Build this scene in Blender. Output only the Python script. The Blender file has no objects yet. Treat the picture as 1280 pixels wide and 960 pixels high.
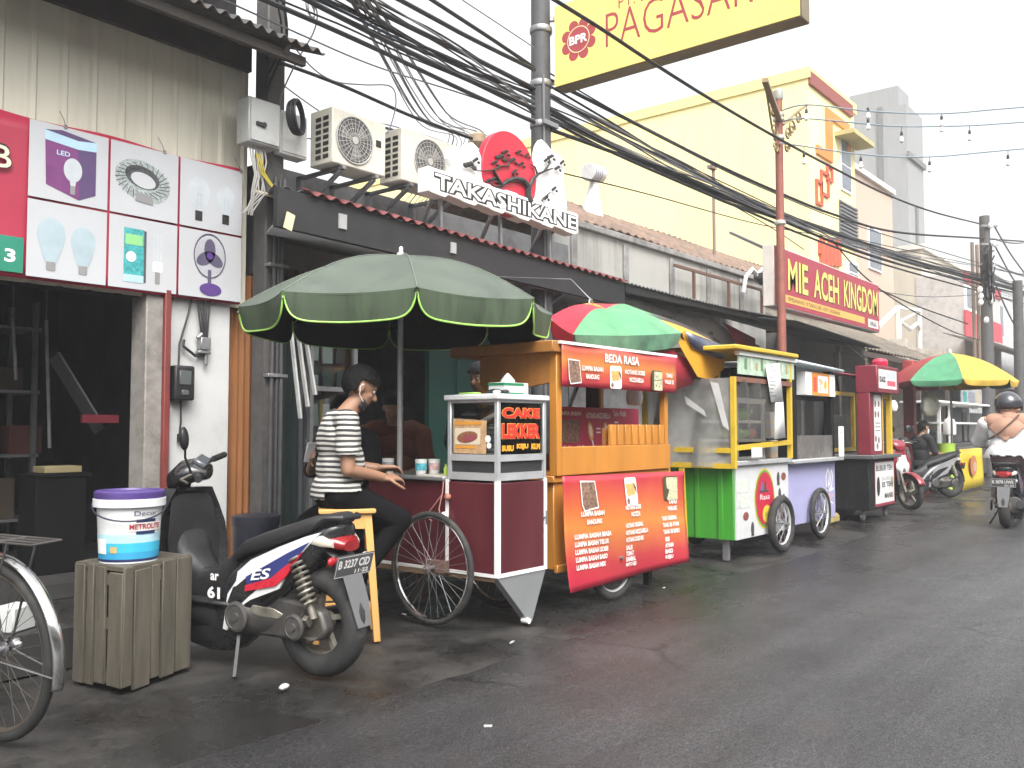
import bpy, bmesh, math, random
from mathutils import Vector, Matrix, Euler, noise
random.seed(7)
R = math.radians
scene = bpy.context.scene
COL = scene.collection
V = Vector

# ------------------------------------------------------------------ camera
FPX = 1130.0
CAM = V((0.0, 0.0, 1.2))
YAW, PITCH = R(39.0), R(2.79)
FWD0 = V((math.cos(YAW), math.sin(YAW), 0))
RGT = V((math.sin(YAW), -math.cos(YAW), 0))
UPV = V((0, 0, 1))
FWD = FWD0 * math.cos(PITCH) + UPV * math.sin(PITCH)
CUP = UPV * math.cos(PITCH) - FWD0 * math.sin(PITCH)

def ray(px, py):
    return FWD + RGT * ((px - 640) / FPX) + CUP * ((480 - py) / FPX)
def on_y(px, py, y):
    d = ray(px, py); return CAM + d * ((y - CAM.y) / d.y)
def on_x(px, py, x):
    d = ray(px, py); return CAM + d * ((x - CAM.x) / d.x)
def on_z(px, py, z=0.0):
    d = ray(px, py); return CAM + d * ((z - CAM.z) / d.z)

# ------------------------------------------------------------------ materials
MATS = {}
def _n(nt, t, **kw):
    n = nt.nodes.new(t)
    for k, v in kw.items(): setattr(n, k, v)
    return n

def mat(name, col, rough=0.6, metal=0.0, var=0.10, scale=6.0, bump=0.0, bscale=40.0, spec=0.5,
        alpha=None, dirt=0.0, dirt_col=(0.05, 0.045, 0.04), dscale=2.5, emit=0.0, trans=0.0, coat=0.0, rvar=0.1,
        streak=False, bands=None, sheen=0.0):
    """Principled material with procedural colour, roughness and surface variation."""
    if name in MATS: return MATS[name]
    m = bpy.data.materials.new(name); m.use_nodes = True
    nt = m.node_tree; nt.nodes.clear()
    out = _n(nt, 'ShaderNodeOutputMaterial'); b = _n(nt, 'ShaderNodeBsdfPrincipled')
    nt.links.new(b.outputs[0], out.inputs[0])
    tc = _n(nt, 'ShaderNodeTexCoord')
    mp = _n(nt, 'ShaderNodeMapping'); nt.links.new(tc.outputs['Object'], mp.inputs[0])
    if streak: mp.inputs['Scale'].default_value = (1, 1, 0.12)
    nz = _n(nt, 'ShaderNodeTexNoise'); nz.inputs['Scale'].default_value = scale
    nz.inputs['Detail'].default_value = 6; nz.inputs['Roughness'].default_value = 0.65
    nt.links.new(mp.outputs[0], nz.inputs['Vector'])
    c = V(col[:3])
    rp = _n(nt, 'ShaderNodeValToRGB')
    rp.color_ramp.elements[0].position = 0.3; rp.color_ramp.elements[1].position = 0.7
    rp.color_ramp.elements[0].color = (*[max(0, x * (1 - var)) for x in c], 1)
    rp.color_ramp.elements[1].color = (*[min(1, x * (1 + var)) for x in c], 1)
    nt.links.new(nz.outputs['Fac'], rp.inputs[0])
    colout = rp.outputs[0]
    if bands:
        axis, cnt, c2, duty = bands      # printed or woven bands
        sx = _n(nt, 'ShaderNodeSeparateXYZ'); nt.links.new(tc.outputs['Object'], sx.inputs[0])
        mu = _n(nt, 'ShaderNodeMath', operation='MULTIPLY'); mu.inputs[1].default_value = cnt
        nt.links.new(sx.outputs[axis], mu.inputs[0])
        n2 = _n(nt, 'ShaderNodeTexNoise'); n2.inputs['Scale'].default_value = 5
        nt.links.new(tc.outputs['Object'], n2.inputs['Vector'])
        ad = _n(nt, 'ShaderNodeMath', operation='MULTIPLY_ADD'); ad.inputs[1].default_value = 0.8
        nt.links.new(n2.outputs['Fac'], ad.inputs[0]); nt.links.new(mu.outputs[0], ad.inputs[2])
        fr = _n(nt, 'ShaderNodeMath', operation='FRACT'); nt.links.new(ad.outputs[0], fr.inputs[0])
        gt = _n(nt, 'ShaderNodeMath', operation='GREATER_THAN'); gt.inputs[1].default_value = duty
        nt.links.new(fr.outputs[0], gt.inputs[0])
        mx = _n(nt, 'ShaderNodeMix', data_type='RGBA'); nt.links.new(gt.outputs[0], mx.inputs[0])
        nt.links.new(colout, mx.inputs[6]); mx.inputs[7].default_value = (*c2, 1)
        colout = mx.outputs[2]
    if dirt > 0:
        dn = _n(nt, 'ShaderNodeTexNoise'); dn.inputs['Scale'].default_value = dscale
        dn.inputs['Detail'].default_value = 9; dn.inputs['Roughness'].default_value = 0.75
        nt.links.new(mp.outputs[0], dn.inputs['Vector'])
        dr = _n(nt, 'ShaderNodeValToRGB')
        dr.color_ramp.elements[0].position = 0.48; dr.color_ramp.elements[1].position = 0.68
        dr.color_ramp.elements[0].color = (0, 0, 0, 1); dr.color_ramp.elements[1].color = (dirt, dirt, dirt, 1)
        nt.links.new(dn.outputs['Fac'], dr.inputs[0])
        mx = _n(nt, 'ShaderNodeMix', data_type='RGBA'); nt.links.new(dr.outputs[0], mx.inputs[0])
        nt.links.new(colout, mx.inputs[6]); mx.inputs[7].default_value = (*dirt_col, 1)
        colout = mx.outputs[2]
    nt.links.new(colout, b.inputs['Base Color'])
    rr = _n(nt, 'ShaderNodeMapRange'); nt.links.new(nz.outputs['Fac'], rr.inputs[0])
    rr.inputs[1].default_value = 0.3; rr.inputs[2].default_value = 0.7
    rr.inputs[3].default_value = max(0.03, rough - rvar); rr.inputs[4].default_value = min(1, rough + rvar)
    nt.links.new(rr.outputs[0], b.inputs['Roughness'])
    b.inputs['Metallic'].default_value = metal
    b.inputs['Specular IOR Level'].default_value = spec
    if coat: b.inputs['Coat Weight'].default_value = coat; b.inputs['Coat Roughness'].default_value = 0.1
    if sheen: b.inputs['Sheen Weight'].default_value = sheen
    if alpha is not None: b.inputs['Alpha'].default_value = alpha
    if trans: b.inputs['Transmission Weight'].default_value = trans
    if emit:
        b.inputs['Emission Color'].default_value = (*c, 1); b.inputs['Emission Strength'].default_value = emit
    if bump > 0:
        bn = _n(nt, 'ShaderNodeTexNoise'); bn.inputs['Scale'].default_value = bscale
        bn.inputs['Detail'].default_value = 5
        nt.links.new(tc.outputs['Object'], bn.inputs['Vector'])
        bp = _n(nt, 'ShaderNodeBump'); bp.inputs['Strength'].default_value = bump
        bp.inputs['Distance'].default_value = 0.01
        nt.links.new(bn.outputs['Fac'], bp.inputs['Height']); nt.links.new(bp.outputs[0], b.inputs['Normal'])
    MATS[name] = m
    return m

def grad_mat(name, stops, zmin, zmax, rough=0.45, axis=2, wav=0.06, bump=0.0):
    """A vinyl print whose ink runs from one colour to the next along one axis of the object."""
    m = bpy.data.materials.new(name); m.use_nodes = True
    nt = m.node_tree; b = nt.nodes['Principled BSDF']
    tc = _n(nt, 'ShaderNodeTexCoord'); sx = _n(nt, 'ShaderNodeSeparateXYZ'); nt.links.new(tc.outputs['Object'], sx.inputs[0])
    nz = _n(nt, 'ShaderNodeTexNoise'); nz.inputs['Scale'].default_value = 2.2; nt.links.new(tc.outputs['Object'], nz.inputs['Vector'])
    ad = _n(nt, 'ShaderNodeMath', operation='MULTIPLY_ADD'); ad.inputs[1].default_value = wav * 4
    nt.links.new(nz.outputs['Fac'], ad.inputs[0]); nt.links.new(sx.outputs[axis], ad.inputs[2])
    mr = _n(nt, 'ShaderNodeMapRange'); mr.inputs[1].default_value = zmin + wav * 2; mr.inputs[2].default_value = zmax + wav * 2
    nt.links.new(ad.outputs[0], mr.inputs[0])
    rp = _n(nt, 'ShaderNodeValToRGB'); nt.links.new(mr.outputs[0], rp.inputs[0])
    cr = rp.color_ramp
    while len(cr.elements) < len(stops): cr.elements.new(0.5)
    for e, (p, c) in zip(cr.elements, stops): e.position = p; e.color = (*c, 1)
    nt.links.new(rp.outputs[0], b.inputs['Base Color']); b.inputs['Roughness'].default_value = rough
    return m

def glass_mat(name, tint=(0.9, 0.95, 0.95), mixf=0.12, rough=0.03, milky=0.0, milk=(0.7, 0.7, 0.7)):
    """Thin pane: mostly clear, with a sharp reflection and, for old plastic film, a milky veil of its own."""
    m = bpy.data.materials.new(name); m.use_nodes = True
    nt = m.node_tree; nt.nodes.clear()
    out = _n(nt, 'ShaderNodeOutputMaterial')
    tr = _n(nt, 'ShaderNodeBsdfTransparent'); tr.inputs[0].default_value = (*tint, 1)
    gl = _n(nt, 'ShaderNodeBsdfGlossy'); gl.inputs['Roughness'].default_value = rough
    fr = _n(nt, 'ShaderNodeFresnel'); fr.inputs[0].default_value = 1.45
    ad = _n(nt, 'ShaderNodeMath', operation='ADD'); ad.inputs[1].default_value = mixf; nt.links.new(fr.outputs[0], ad.inputs[0])
    mx = _n(nt, 'ShaderNodeMixShader'); nt.links.new(ad.outputs[0], mx.inputs[0])
    nt.links.new(tr.outputs[0], mx.inputs[1]); nt.links.new(gl.outputs[0], mx.inputs[2])
    last = mx
    if milky:
        df = _n(nt, 'ShaderNodeBsdfDiffuse'); df.inputs[0].default_value = (*milk, 1)
        tl = _n(nt, 'ShaderNodeBsdfTranslucent'); tl.inputs[0].default_value = (*milk, 1)
        m0 = _n(nt, 'ShaderNodeMixShader'); nt.links.new(df.outputs[0], m0.inputs[1]); nt.links.new(tl.outputs[0], m0.inputs[2])
        tc = _n(nt, 'ShaderNodeTexCoord'); nz = _n(nt, 'ShaderNodeTexNoise'); nz.inputs['Scale'].default_value = 4; nz.inputs['Detail'].default_value = 5
        nt.links.new(tc.outputs['Object'], nz.inputs['Vector'])
        mr = _n(nt, 'ShaderNodeMapRange'); nt.links.new(nz.outputs['Fac'], mr.inputs[0]); mr.inputs[1].default_value = .3; mr.inputs[2].default_value = .7
        mr.inputs[3].default_value = milky * .6; mr.inputs[4].default_value = min(1, milky * 1.5)
        m2 = _n(nt, 'ShaderNodeMixShader'); nt.links.new(mr.outputs[0], m2.inputs[0])
        nt.links.new(mx.outputs[0], m2.inputs[1]); nt.links.new(m0.outputs[0], m2.inputs[2]); last = m2
    nt.links.new(last.outputs[0], out.inputs[0])
    MATS[name] = m
    return m

# ------------------------------------------------------------------ text outlines (built-in font)
_TXT = {}
def text_geo(s, bold=0.0, res=3):
    k = (s, bold)
    if k in _TXT: return _TXT[k]
    cu = bpy.data.curves.new('lettering_curve', 'FONT'); cu.body = s; cu.size = 1.0; cu.offset = bold; cu.resolution_u = res
    ob = bpy.data.objects.new('lettering_curve', cu); COL.objects.link(ob)
    dg = bpy.context.evaluated_depsgraph_get(); dg.update()
    me = bpy.data.meshes.new_from_object(ob.evaluated_get(dg))
    vs = [(v.co.x, v.co.y) for v in me.vertices]; fs = [tuple(p.vertices) for p in me.polygons]
    bpy.data.objects.remove(ob); bpy.data.curves.remove(cu); bpy.data.meshes.remove(me)
    if vs:
        x0 = min(v[0] for v in vs); x1 = max(v[0] for v in vs); y0 = min(v[1] for v in vs); y1 = max(v[1] for v in vs)
        sx = max(x1 - x0, 1e-6); sy = max(y1 - y0, 1e-6)
        vs = [((x - x0) / sx, (y - y0) / sy) for x, y in vs]
    else: sx = sy = 1
    _TXT[k] = (vs, fs, sx / sy)
    return _TXT[k]

# ------------------------------------------------------------------ mesh builder
def frame_of(axis, up=None):
    z = V(axis).normalized()
    u = V(up) if up is not None else (V((0, 0, 1)) if abs(z.z) < 0.95 else V((1, 0, 0)))
    x = u.cross(z)
    if x.length < 1e-6: x = V((1, 0, 0)).cross(z)
    x.normalize(); y = z.cross(x)
    return x, y, z

SPLIT = {'bracket', 'clamp', 'cloud_board', 'strut', 'canopy_brace', 'leg', 'mounting_arm', 'stay_bar', 'square_ornament', 'red_fins', 'case_cover', 'side_vent', 'upright', 'clamp_band', 'collar', 'insulator', 'cross_arm', 'beam', 'frame_ornament', 'fascia_lamp', 'film_crease', 'board_post', 'eave_beam', 'parapet_trim', 'mirror_stem', 'fan_blade'}
class MB:
    def __init__(self): self.v = []; self.f = []; self.m = []
    def add(self, vs, fs, mi=0):
        n = len(self.v); self.v += [V(p) for p in vs]
        self.f += [tuple(i + n for i in f) for f in fs]; self.m += [mi] * len(fs); return self
    def box(self, c, s, rot=None, mi=0):
        hx, hy, hz = s[0] / 2, s[1] / 2, s[2] / 2
        ps = [V((x, y, z)) for x in (-hx, hx) for y in (-hy, hy) for z in (-hz, hz)]
        if rot is not None: ps = [rot @ p for p in ps]
        c = V(c)
        return self.add([p + c for p in ps], [(0, 1, 3, 2), (4, 6, 7, 5), (0, 4, 5, 1), (2, 3, 7, 6), (0, 2, 6, 4), (1, 5, 7, 3)], mi)
    def bb(self, x0, x1, y0, y1, z0, z1, mi=0):
        return self.box(((x0 + x1) / 2, (y0 + y1) / 2, (z0 + z1) / 2), (abs(x1 - x0), abs(y1 - y0), abs(z1 - z0)), None, mi)
    def bar(self, p, q, w, h=None, up=None, mi=0):
        p, q = V(p), V(q); h = h or w
        x, y, z = frame_of(q - p, up)
        ps = [o + x * (sx * w / 2) + y * (sy * h / 2) for o in (p, q) for sx, sy in ((-1, -1), (1, -1), (1, 1), (-1, 1))]
        return self.add(ps, [(3, 2, 1, 0), (4, 5, 6, 7), (0, 1, 5, 4), (1, 2, 6, 5), (2, 3, 7, 6), (3, 0, 4, 7)], mi)
    def cyl(self, p, q, r1, r2=None, n=12, mi=0, caps=True):
        r2 = r1 if r2 is None else r2
        p, q = V(p), V(q); x, y, z = frame_of(q - p)
        vs = []
        for o, r in ((p, r1), (q, r2)):
            vs += [o + x * (r * math.cos(2 * math.pi * i / n)) + y * (r * math.sin(2 * math.pi * i / n)) for i in range(n)]
        fs = [(i, (i + 1) % n, n + (i + 1) % n, n + i) for i in range(n)]
        if caps: fs += [tuple(range(n - 1, -1, -1)), tuple(range(n, 2 * n))]
        return self.add(vs, fs, mi)
    def tube(self, pts, r, n=8, mi=0, closed=False, caps=True):
        pts = [V(p) for p in pts]; k = len(pts); vs = []; fs = []
        rs = r if isinstance(r, (list, tuple)) else [r] * k
        px = None
        for i, p in enumerate(pts):
            if closed: t = pts[(i + 1) % k] - pts[i - 1]
            else: t = pts[min(i + 1, k - 1)] - pts[max(i - 1, 0)]
            t.normalize()
            if px is None: x, y, _ = frame_of(t)
            else:
                x = px - t * px.dot(t)
                if x.length < 1e-5: x, y, _ = frame_of(t)
                x.normalize(); y = t.cross(x)
            px = x
            vs += [p + x * (rs[i] * math.cos(2 * math.pi * j / n)) + y * (rs[i] * math.sin(2 * math.pi * j / n)) for j in range(n)]
        for i in range(k if closed else k - 1):
            a, b = i * n, ((i + 1) % k) * n
            fs += [(a + j, a + (j + 1) % n, b + (j + 1) % n, b + j) for j in range(n)]
        if not closed and caps: fs += [tuple(range(n - 1, -1, -1)), tuple(range((k - 1) * n, k * n))]
        return self.add(vs, fs, mi)
    def torus(self, c, axis, RR, r, N=40, n=10, mi=0, r2=None):
        c = V(c); x, y, z = frame_of(axis); vs = []; r2 = r2 or r
        for i in range(N):
            a = 2 * math.pi * i / N; d = x * math.cos(a) + y * math.sin(a)
            for j in range(n):
                b = 2 * math.pi * j / n
                vs.append(c + d * (RR + r * math.cos(b)) + z * (r2 * math.sin(b)))
        fs = [(i * n + j, ((i + 1) % N) * n + j, ((i + 1) % N) * n + (j + 1) % n, i * n + (j + 1) % n) for i in range(N) for j in range(n)]
        return self.add(vs, fs, mi)
    def lathe(self, prof, c=(0, 0, 0), axis=(0, 0, 1), n=24, mi=0, caps=True):
        c = V(c); x, y, z = frame_of(axis); vs = []; k = len(prof)
        for r, h in prof:
            vs += [c + z * h + x * (r * math.cos(2 * math.pi * i / n)) + y * (r * math.sin(2 * math.pi * i / n)) for i in range(n)]
        fs = [(a * n + i, a * n + (i + 1) % n, (a + 1) * n + (i + 1) % n, (a + 1) * n + i) for a in range(k - 1) for i in range(n)]
        if caps: fs += [tuple(range(n - 1, -1, -1)), tuple(range((k - 1) * n, k * n))]
        return self.add(vs, fs, mi)
    def ell(self, c, r, rot=None, n=16, m=10, mi=0):
        c = V(c); vs = []; fs = []
        r = (r, r, r) if not isinstance(r, (tuple, list)) else r
        for i in range(1, m):
            t = math.pi * i / m
            for j in range(n):
                a = 2 * math.pi * j / n
                p = V((r[0] * math.sin(t) * math.cos(a), r[1] * math.sin(t) * math.sin(a), r[2] * math.cos(t)))
                vs.append(c + (rot @ p if rot is not None else p))
        top = V((0, 0, r[2])); bot = -top
        vs.append(c + (rot @ top if rot is not None else top)); vs.append(c + (rot @ bot if rot is not None else bot))
        T, B = len(vs) - 2, len(vs) - 1
        for i in range(m - 2):
            fs += [(i * n + j, (i + 1) * n + j, (i + 1) * n + (j + 1) % n, i * n + (j + 1) % n) for j in range(n)]
        fs += [(T, j, (j + 1) % n) for j in range(n)]
        fs += [(B, (m - 2) * n + (j + 1) % n, (m - 2) * n + j) for j in range(n)]
        return self.add(vs, fs, mi)
    def loft(self, secs, mi=0, caps=True, closed=True):
        k = len(secs[0]); vs = [p for s in secs for p in s]; fs = []
        for a in range(len(secs) - 1):
            for i in range(k if closed else k - 1):
                fs.append((a * k + i, a * k + (i + 1) % k, (a + 1) * k + (i + 1) % k, (a + 1) * k + i))
        if caps and closed: fs += [tuple(range(k - 1, -1, -1)), tuple(range((len(secs) - 1) * k, len(secs) * k))]
        return self.add(vs, fs, mi)
    def prism(self, poly, o, ux, uy, t, mi=0):
        """Outline poly (2-D) in the plane o + ux, uy, pushed back by t along ux x uy."""
        o, ux, uy = V(o), V(ux), V(uy); n = ux.cross(uy).normalized(); k = len(poly)
        a = [o + ux * p[0] + uy * p[1] for p in poly]
        vs = a + [p - n * t for p in a]
        fs = [tuple(range(k)), tuple(range(2 * k - 1, k - 1, -1))] + [(i, i + k, (i + 1) % k + k, (i + 1) % k) for i in range(k)]
        return self.add(vs, fs, mi)
    def grid(self, fn, nu, nv, mi=0, wrap=False):
        vs = [fn(i / nu, j / nv) for i in range(nu + 1) for j in range(nv + 1)]
        fs = [(i * (nv + 1) + j, (i + 1) * (nv + 1) + j, (i + 1) * (nv + 1) + j + 1, i * (nv + 1) + j + 1) for i in range(nu) for j in range(nv)]
        return self.add(vs, fs, mi)
    def islands(self):
        par = list(range(len(self.v)))
        def find(i):
            while par[i] != i: par[i] = par[par[i]]; i = par[i]
            return i
        for f in self.f:
            r = find(f[0])
            for i in f[1:]: par[find(i)] = r
        groups = {}
        for f, m in zip(self.f, self.m): groups.setdefault(find(f[0]), []).append((f, m))
        for g in groups.values():
            used = sorted({i for f, _ in g for i in f}); mp = {i: k for k, i in enumerate(used)}; b = MB()
            b.v = [self.v[i] for i in used]; b.f = [tuple(mp[i] for i in f) for f, _ in g]; b.m = [m for _, m in g]; yield b
    def build(self, name, mats, parent=None, bevel=0.0, smooth=35, solid=0.0, seg=1, wn=False):
        if name in SPLIT and parent is not None:      # separate pieces of one part become parts of their own
            isl = list(self.islands())
            if len(isl) > 1:
                for b in isl: b._make(name, mats, parent, bevel, smooth, solid, seg)
                return None
        return self._make(name, mats, parent, bevel, smooth, solid, seg)
    def _make(self, name, mats, parent=None, bevel=0.0, smooth=35, solid=0.0, seg=1):
        mats = mats if isinstance(mats, (list, tuple)) else [mats]
        me = bpy.data.meshes.new(name)
        pts = self.v
        if parent is not None:
            inv = world_of(parent).inverted(); pts = [inv @ p for p in pts]
        me.from_pydata([tuple(p) for p in pts], [], self.f)
        for m in mats: me.materials.append(m)
        me.polygons.foreach_set('material_index', self.m)
        if smooth:
            me.polygons.foreach_set('use_smooth', [True] * len(me.polygons))
            try: me.set_sharp_from_angle(angle=R(smooth))
            except Exception: pass
        me.update()
        o = bpy.data.objects.new(name, me); COL.objects.link(o)
        if parent is not None: o.parent = parent
        if solid:
            md = o.modifiers.new('thickness', 'SOLIDIFY'); md.thickness = solid; md.offset = 0
        if bevel:
            md = o.modifiers.new('edge_round', 'BEVEL'); md.width = bevel; md.segments = seg; md.limit_method = 'ANGLE'; md.angle_limit = R(40)
        return o

def world_of(o):
    m = Matrix.LocRotScale(o.location, o.rotation_euler, o.scale)
    p = o.parent
    while p is not None:
        m = Matrix.LocRotScale(p.location, p.rotation_euler, p.scale) @ m; p = p.parent
    return m

class Pan:
    """A flat printed face: origin at its lower left as one looks at it, ux to the right, uy up."""
    def __init__(self, o, ux, uy, mb, base=0.002):
        self.o, self.ux, self.uy = V(o), V(ux).normalized(), V(uy).normalized()
        self.n = self.ux.cross(self.uy).normalized(); self.mb = mb; self.k = base
    def p(self, x, y, off=None):
        return self.o + self.ux * x + self.uy * y + self.n * (self.k if off is None else off)
    def poly(self, pts, mi, lay=0):
        off = self.k + lay * 0.0015
        self.mb.add([self.p(x, y, off) for x, y in pts], [tuple(range(len(pts)))], mi); return self
    def rect(self, x, y, w, h, mi, lay=0, rad=0.0):
        if rad <= 0: return self.poly([(x, y), (x + w, y), (x + w, y + h), (x, y + h)], mi, lay)
        pts = []
        for cx, cy, a0 in ((x + w - rad, y + rad, -90), (x + w - rad, y + h - rad, 0), (x + rad, y + h - rad, 90), (x + rad, y + rad, 180)):
            for k in range(5): a = R(a0 + k * 22.5); pts.append((cx + rad * math.cos(a), cy + rad * math.sin(a)))
        return self.poly(pts, mi, lay)
    def disc(self, x, y, r, mi, lay=0, ry=None, n=24, rot=0):
        ry = ry or r; c, s = math.cos(rot), math.sin(rot)
        return self.poly([(x + r * math.cos(2 * math.pi * i / n) * c - ry * math.sin(2 * math.pi * i / n) * s,
                           y + r * math.cos(2 * math.pi * i / n) * s + ry * math.sin(2 * math.pi * i / n) * c) for i in range(n)], mi, lay)
    def ring(self, x, y, r0, r1, mi, lay=0, n=28, sy=1.0):
        off = self.k + lay * 0.0015
        vs = [self.p(x + r * math.cos(2 * math.pi * i / n), y + sy * r * math.sin(2 * math.pi * i / n), off) for r in (r0, r1) for i in range(n)]
        self.mb.add(vs, [(i, i + n, (i + 1) % n + n, (i + 1) % n) for i in range(n)], mi); return self
    def line(self, pts, w, mi, lay=0):
        for (x0, y0), (x1, y1) in zip(pts[:-1], pts[1:]):
            d = V((x1 - x0, y1 - y0)); L = d.length or 1e-6; nx, ny = -d.y / L * w / 2, d.x / L * w / 2
            self.poly([(x0 + nx, y0 + ny), (x0 - nx, y0 - ny), (x1 - nx, y1 - ny), (x1 + nx, y1 + ny)][::-1], mi, lay)
        return self
    def text(self, s, x, y, w, h, mi, lay=0, bold=0.0, shear=0.0, warp=None):
        vs, fs, asp = text_geo(s, bold)
        off = self.k + lay * 0.0015
        if w is None: w = h * asp
        out = []
        for a, b in vs:
            X, Y = x + a * w + shear * b * h, y + b * h
            if warp: X, Y = warp(X, Y)
            out.append(self.p(X, Y, off))
        self.mb.add(out, fs, mi); return self

# ------------------------------------------------------------------ things
def thing(name, label, cat, loc=(0, 0, 0), rotz=0.0, group=None):
    o = bpy.data.objects.new(name, None); COL.objects.link(o)
    o.location = loc; o.rotation_euler = (0, 0, rotz); o.empty_display_size = 0.1
    o['label'] = label; o['category'] = cat
    if group: o['group'] = group
    return o
def node(name, parent, loc=(0, 0, 0), rot=(0, 0, 0)):
    o = bpy.data.objects.new(name, None); COL.objects.link(o); o.parent = parent
    o.location = loc; o.rotation_euler = rot; o.empty_display_size = 0.05
    return o
def tag(o, label, cat, group=None, kind=None):
    o['label'] = label; o['category'] = cat
    if group: o['group'] = group
    if kind: o['kind'] = kind
    return o
def struct(o, kind='structure'):
    o['kind'] = kind; return o
def kids(o): return [c for c in ALL() if c.parent == o]
def ALL(): return list(scene.objects)
def dup(root, label=None, loc=None, rotz=None):
    """A copy of a thing with copies of its parts and their sub-parts."""
    allo = ALL(); r = root.copy(); COL.objects.link(r)
    if label: r['label'] = label
    if loc is not None: r.location = loc
    if rotz is not None: r.rotation_euler = (0, 0, rotz)
    def rec(src, dst):
        for ch in [c for c in allo if c.parent == src]:
            c = ch.copy(); COL.objects.link(c); c.parent = dst; rec(ch, c)
    rec(root, r)
    return r

def superell(c, ux, uy, w, h, n=16, e=2.6):
    c, ux, uy = V(c), V(ux), V(uy); out = []
    for i in range(n):
        a = 2 * math.pi * i / n; ca, sa = math.cos(a), math.sin(a)
        out.append(c + ux * (math.copysign(abs(ca) ** (2 / e), ca) * w / 2) + uy * (math.copysign(abs(sa) ** (2 / e), sa) * h / 2))
    return out

X3, Y3, Z3 = V((1, 0, 0)), V((0, 1, 0)), V((0, 0, 1))
def street_face(x0, y, z0, mb, base=0.002):      # a face that looks at the street (-Y)
    return Pan((x0, y, z0), X3, Z3, mb, base)
def end_face(x, y0, z0, mb, base=0.002):         # a face that looks down the street (-X); y0 is its far, left edge
    return Pan((x, y0, z0), -Y3, Z3, mb, base)
# ------------------------------------------------------------------ camera, light, sky
cam_d = bpy.data.cameras.new('camera'); cam = bpy.data.objects.new('camera', cam_d); COL.objects.link(cam)
cam_d.sensor_width = 36; cam_d.lens = 36 * FPX / 1280; cam_d.clip_end = 3000; cam_d.clip_start = 0.05
cam.matrix_world = Matrix((( RGT.x, CUP.x, -FWD.x, CAM.x), (RGT.y, CUP.y, -FWD.y, CAM.y), (RGT.z, CUP.z, -FWD.z, CAM.z), (0, 0, 0, 1)))
scene.camera = cam

SUN_EL, SUN_AZ = 52.0, -125.0      # azimuth measured from +X; the light comes from over the road
world = bpy.data.worlds.new('World'); scene.world = world; world.use_nodes = True
nt = world.node_tree; nt.nodes.clear()
wo = _n(nt, 'ShaderNodeOutputWorld'); bg = _n(nt, 'ShaderNodeBackground'); sky = _n(nt, 'ShaderNodeTexSky')
sky.sky_type = 'NISHITA'; sky.sun_disc = False; sky.sun_elevation = R(SUN_EL); sky.sun_rotation = R(90 - SUN_AZ)
sky.air_density = 1.6; sky.dust_density = 6.0; sky.ozone_density = 1.0
hs = _n(nt, 'ShaderNodeHueSaturation'); hs.inputs['Saturation'].default_value = 0.10; hs.inputs['Value'].default_value = 1.0
nt.links.new(sky.outputs[0], hs.inputs['Color']); nt.links.new(hs.outputs[0], bg.inputs[0]); bg.inputs[1].default_value = 0.15
nt.links.new(bg.outputs[0], wo.inputs[0])
sd = bpy.data.lights.new('sun', 'SUN'); sd.energy = 0.9; sd.angle = R(40); sd.color = (1.0, 0.97, 0.92)
so = bpy.data.objects.new('sun', sd); COL.objects.link(so)
dirv = V((math.cos(R(SUN_EL)) * math.cos(R(SUN_AZ)), math.cos(R(SUN_EL)) * math.sin(R(SUN_AZ)), math.sin(R(SUN_EL))))
so.rotation_euler = dirv.to_track_quat('Z', 'Y').to_euler(); so.location = dirv * 50
vs_ = scene.view_settings; vs_.view_transform = 'Standard'; vs_.look = 'None'; vs_.gamma = 1; vs_.use_curve_mapping = False
vs_.exposure = 1.28
scene.cycles.max_bounces = 8; scene.cycles.diffuse_bounces = 4; scene.cycles.transparent_max_bounces = 16
scene.cycles.use_denoising = True

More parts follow.
